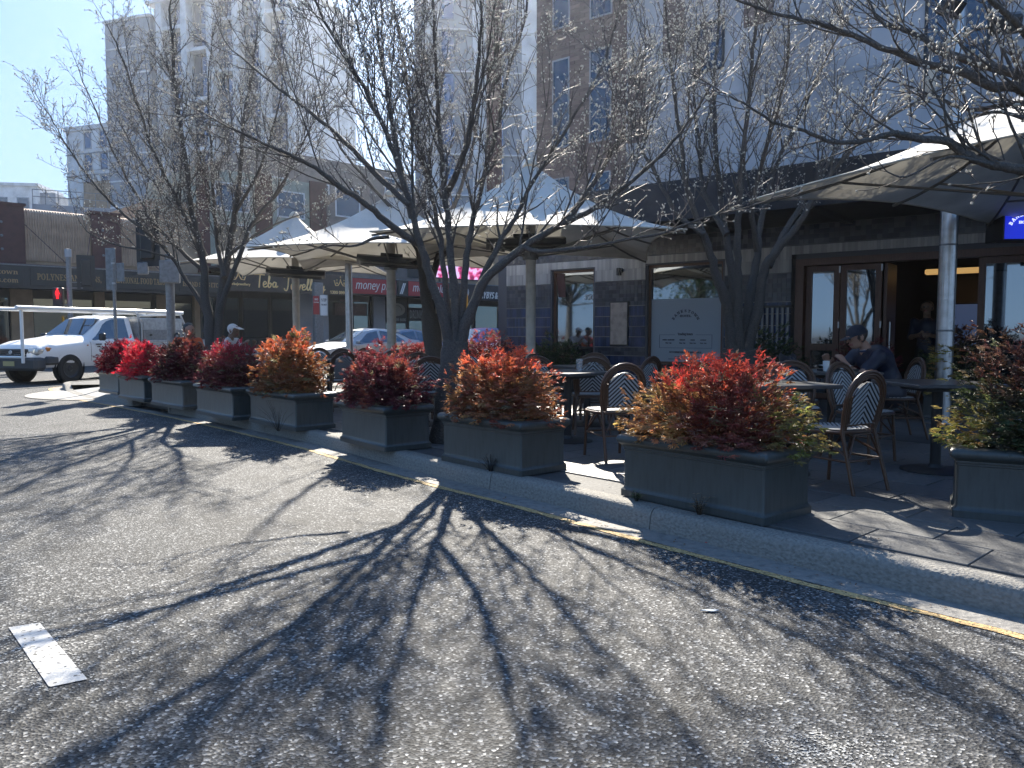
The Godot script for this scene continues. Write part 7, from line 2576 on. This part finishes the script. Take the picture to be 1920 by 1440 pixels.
	man.prism(PackedVector2Array([Vector2(-0.41, 2.670), Vector2(-0.39, 2.800), Vector2(-0.29, 2.800), Vector2(-0.27, 2.670), Vector2(-0.30, 2.670), Vector2(-0.30, 2.500), Vector2(-0.335, 2.500), Vector2(-0.34, 2.640), Vector2(-0.345, 2.500), Vector2(-0.38, 2.500), Vector2(-0.38, 2.670)]), 0.17, 0.182)
	obj("red_figure_lamp", man, red, ped)
	var ol := OmniLight3D.new()
	ol.name = "red_light"
	ol.light_color = Color(1, 0.1, 0.1)
	ol.light_energy = 0.03
	ol.light_size = 0.1
	ol.omni_range = 30
	ol.omni_attenuation = 2.0
	ol.shadow_enabled = true
	ol.position = Vector3(-0.34, 2.660, 0.24)
	ped.add_child(ol)
	signal_head(ped, Vector3(0.55, 3.45, -0.05), PI + 0.3, 3, -1, M.black)
	for y in [2.3, 2.9, 3.1]:
		var bk := MB.new()
		bk.tube([Vector3(-0.25 if y < 2.8 else 0.45, y, 0.02), Vector3(0, y, 0)], 0.02, 6)
		obj("bracket", bk, M.galv, ped)
	# parking signs on a grey column
	var pk := thing("parking_sign_post", "grey column with a red and a white parking plate before the jewellery shop", "sign", P(-9.05, 36.0, 0.15), 0.7)
	var col := MB.new()
	col.bev(Vector3(0, 1.75, 0), Vector3(0.42, 3.5, 0.3), 0.02)
	obj("column", col, M.galv, pk)
	var r1 := MB.new()
	r1.bev(Vector3(-0.16, 2.45, 0.17), Vector3(0.30, 0.85, 0.02), 0.004)
	obj("red_plate", r1, M.red_sign, pk)
	text(pk, "NO", "Droid Sans", 0.09, Vector3(-0.16, 2.72, 0.185), M.white, 0.16, true)
	text(pk, "STOPPING", "Droid Sans", 0.05, Vector3(-0.16, 2.58, 0.185), M.white, 0.24, true)
	var w1 := MB.new()
	w1.bev(Vector3(0.22, 2.45, 0.17), Vector3(0.36, 0.95, 0.02), 0.004)
	obj("white_plate", w1, M.white, pk)
	text(pk, "1/2P", "Droid Sans", 0.14, Vector3(0.22, 2.7, 0.185), M.print, 0.26, true)
	text(pk, "TICKET", "Droid Sans", 0.07, Vector3(0.22, 2.48, 0.185), M.print, 0.28, true)
	var yp := thing("yellow_post", "rusty yellow post at the kerb right of the middle trunk", "post", P(-1.36, 22.6, 0.135))
	pole(yp, 0.07, 2.3, M.yellow_post)
	# a frame of rails at the left end of the terrace beside the white menu board
	var mb := thing("menu_board", "low white board leaning at the left end of the terrace", "board", P(-5.15, 15.6, 0.135), 0.2)
	var bm := MB.new()
	bm.bev(Vector3(0, 0.55, 0), Vector3(0.72, 0.62, 0.03), 0.006, Basis(Vector3.RIGHT, -0.12))
	obj("panel", bm, M.grey_panel, mb)
	for x in [-0.3, 0.3]:
		var lg := MB.new()
		lg.tube([Vector3(x, 0.0, 0.06), Vector3(x, 0.85, -0.03)], 0.015, 6)
		obj("leg", lg, M.dark_metal, mb)
	# what the hotel's windows mirror: leafy trees and a pale house across the road behind the viewer
	for q in [[Vector2(-23.0, 9.4), 7.0, "leafy green tree across the road, seen only mirrored in the hotel windows", 21], [Vector2(-17.0, 4.6), 6.5, "second leafy tree across the road, mirrored in the folding doors", 22]]: leafy(q[2], q[0], q[1], q[3])

func leafy(label: String, at: Vector2, h: float, sd: int) -> void:
	rng.seed = sd
	var o := thing("leafy_tree", label, "tree", P(at.x, at.y, 0.0), 0.0, "leafy trees across the road")
	var t := MB.new()
	t.tube([Vector3(0, -0.05, 0), Vector3(0.1, h * 0.25, 0), Vector3(-0.1, h * 0.5, 0.1), Vector3(0.2, h * 0.8, 0)], [0.22, 0.18, 0.14, 0.05], 9)
	obj("trunk", t.soften(60), M.bark, o)
	var m := MB.new()
	m.tinted = true
	for c in 26:
		var p := Vector3(rng.randf_range(-1, 1) * h * 0.36, h * rng.randf_range(0.45, 1.0), rng.randf_range(-1, 1) * h * 0.36)
		t = MB.new()
		t.tube([Vector3(0, h * 0.4, 0), p * Vector3(0.5, 0.9, 0.5), p], [0.05, 0.03, 0.01], 5, false)
		obj("limb", t, M.bark, o)
		for k in 130:
			var b := rng.randf_range(0.7, 1.3)
			m.col = Color(0.05 * b, 0.085 * b, 0.03 * b)
			var q := p + Vector3(rng.randfn(), rng.randfn(), rng.randfn()) * h * 0.075
			leaflet(m, q, Vector3(rng.randf_range(-1, 1), rng.randf_range(-1, 0.5), rng.randf_range(-1, 1)).normalized(), Vector3.UP, 0.22, 0.06)
	stuff(obj("crown", m, M.leaf, o))

# ---------------------------------------------------------------- all together
func _ready() -> void:
	rng.seed = 1
	var cam := Camera3D.new()
	cam.name = "camera"
	cam.fov = 53.07
	cam.near = 0.05
	cam.far = 900.0
	cam.position = Vector3(0, 1.30, 0)
	cam.rotation.x = -deg_to_rad(3.77)
	add_child(cam)
	cam.current = true
	make_sky()
	var sun := DirectionalLight3D.new()
	sun.name = "sun"
	sun.light_energy = SUN_ENERGY
	sun.light_color = Color(1.0, 0.965, 0.905)
	sun.light_angular_distance = 0.5
	sun.shadow_enabled = true
	add_child(sun)
	sun.look_at_from_position(Vector3.ZERO, -sun_dir())
	make_materials()
	build_ground()
	build_hotel()
	build_shops()
	build_towers()
	build_planters()
	tree("far_left_tree", "forked bare tree at the left, over the people in orange and white", P(-5.273, 13.6, 0.14), LIMBS_FAR, 101, 1.12, 0.027, 0.95, 2.2)
	tree("middle_tree", "wide bare tree in the middle with a many limbed trunk", P(-0.682, 8.2, 0.14), LIMBS_MID, 102, 1.14, 0.024, 0.85, 2.0)
	tree("right_tree", "bare many stemmed tree before the hotel doors, right of the middle", P(3.12, 10.5, 0.14), LIMBS_WALL, 103, 1.15, 0.027, 0.9, 2.7)
	tree("edge_tree", "bare tree outside the right edge whose budding branches hang over the picture's top right", P(4.75, 5.0, 0.14), LIMBS_NEAR, 104, 1.2, 0.024, 0.45, 1.5)
	tree("back_tree", "dark slender bare tree directly behind the middle tree", P(-1.381, 14.0, 0.14), LIMBS_BACK, 105, 0.62, 0.034, 0.8)
	build_terrace()
	build_people()
	build_vehicles()
	build_street()

const SUN_ENERGY := 1.6
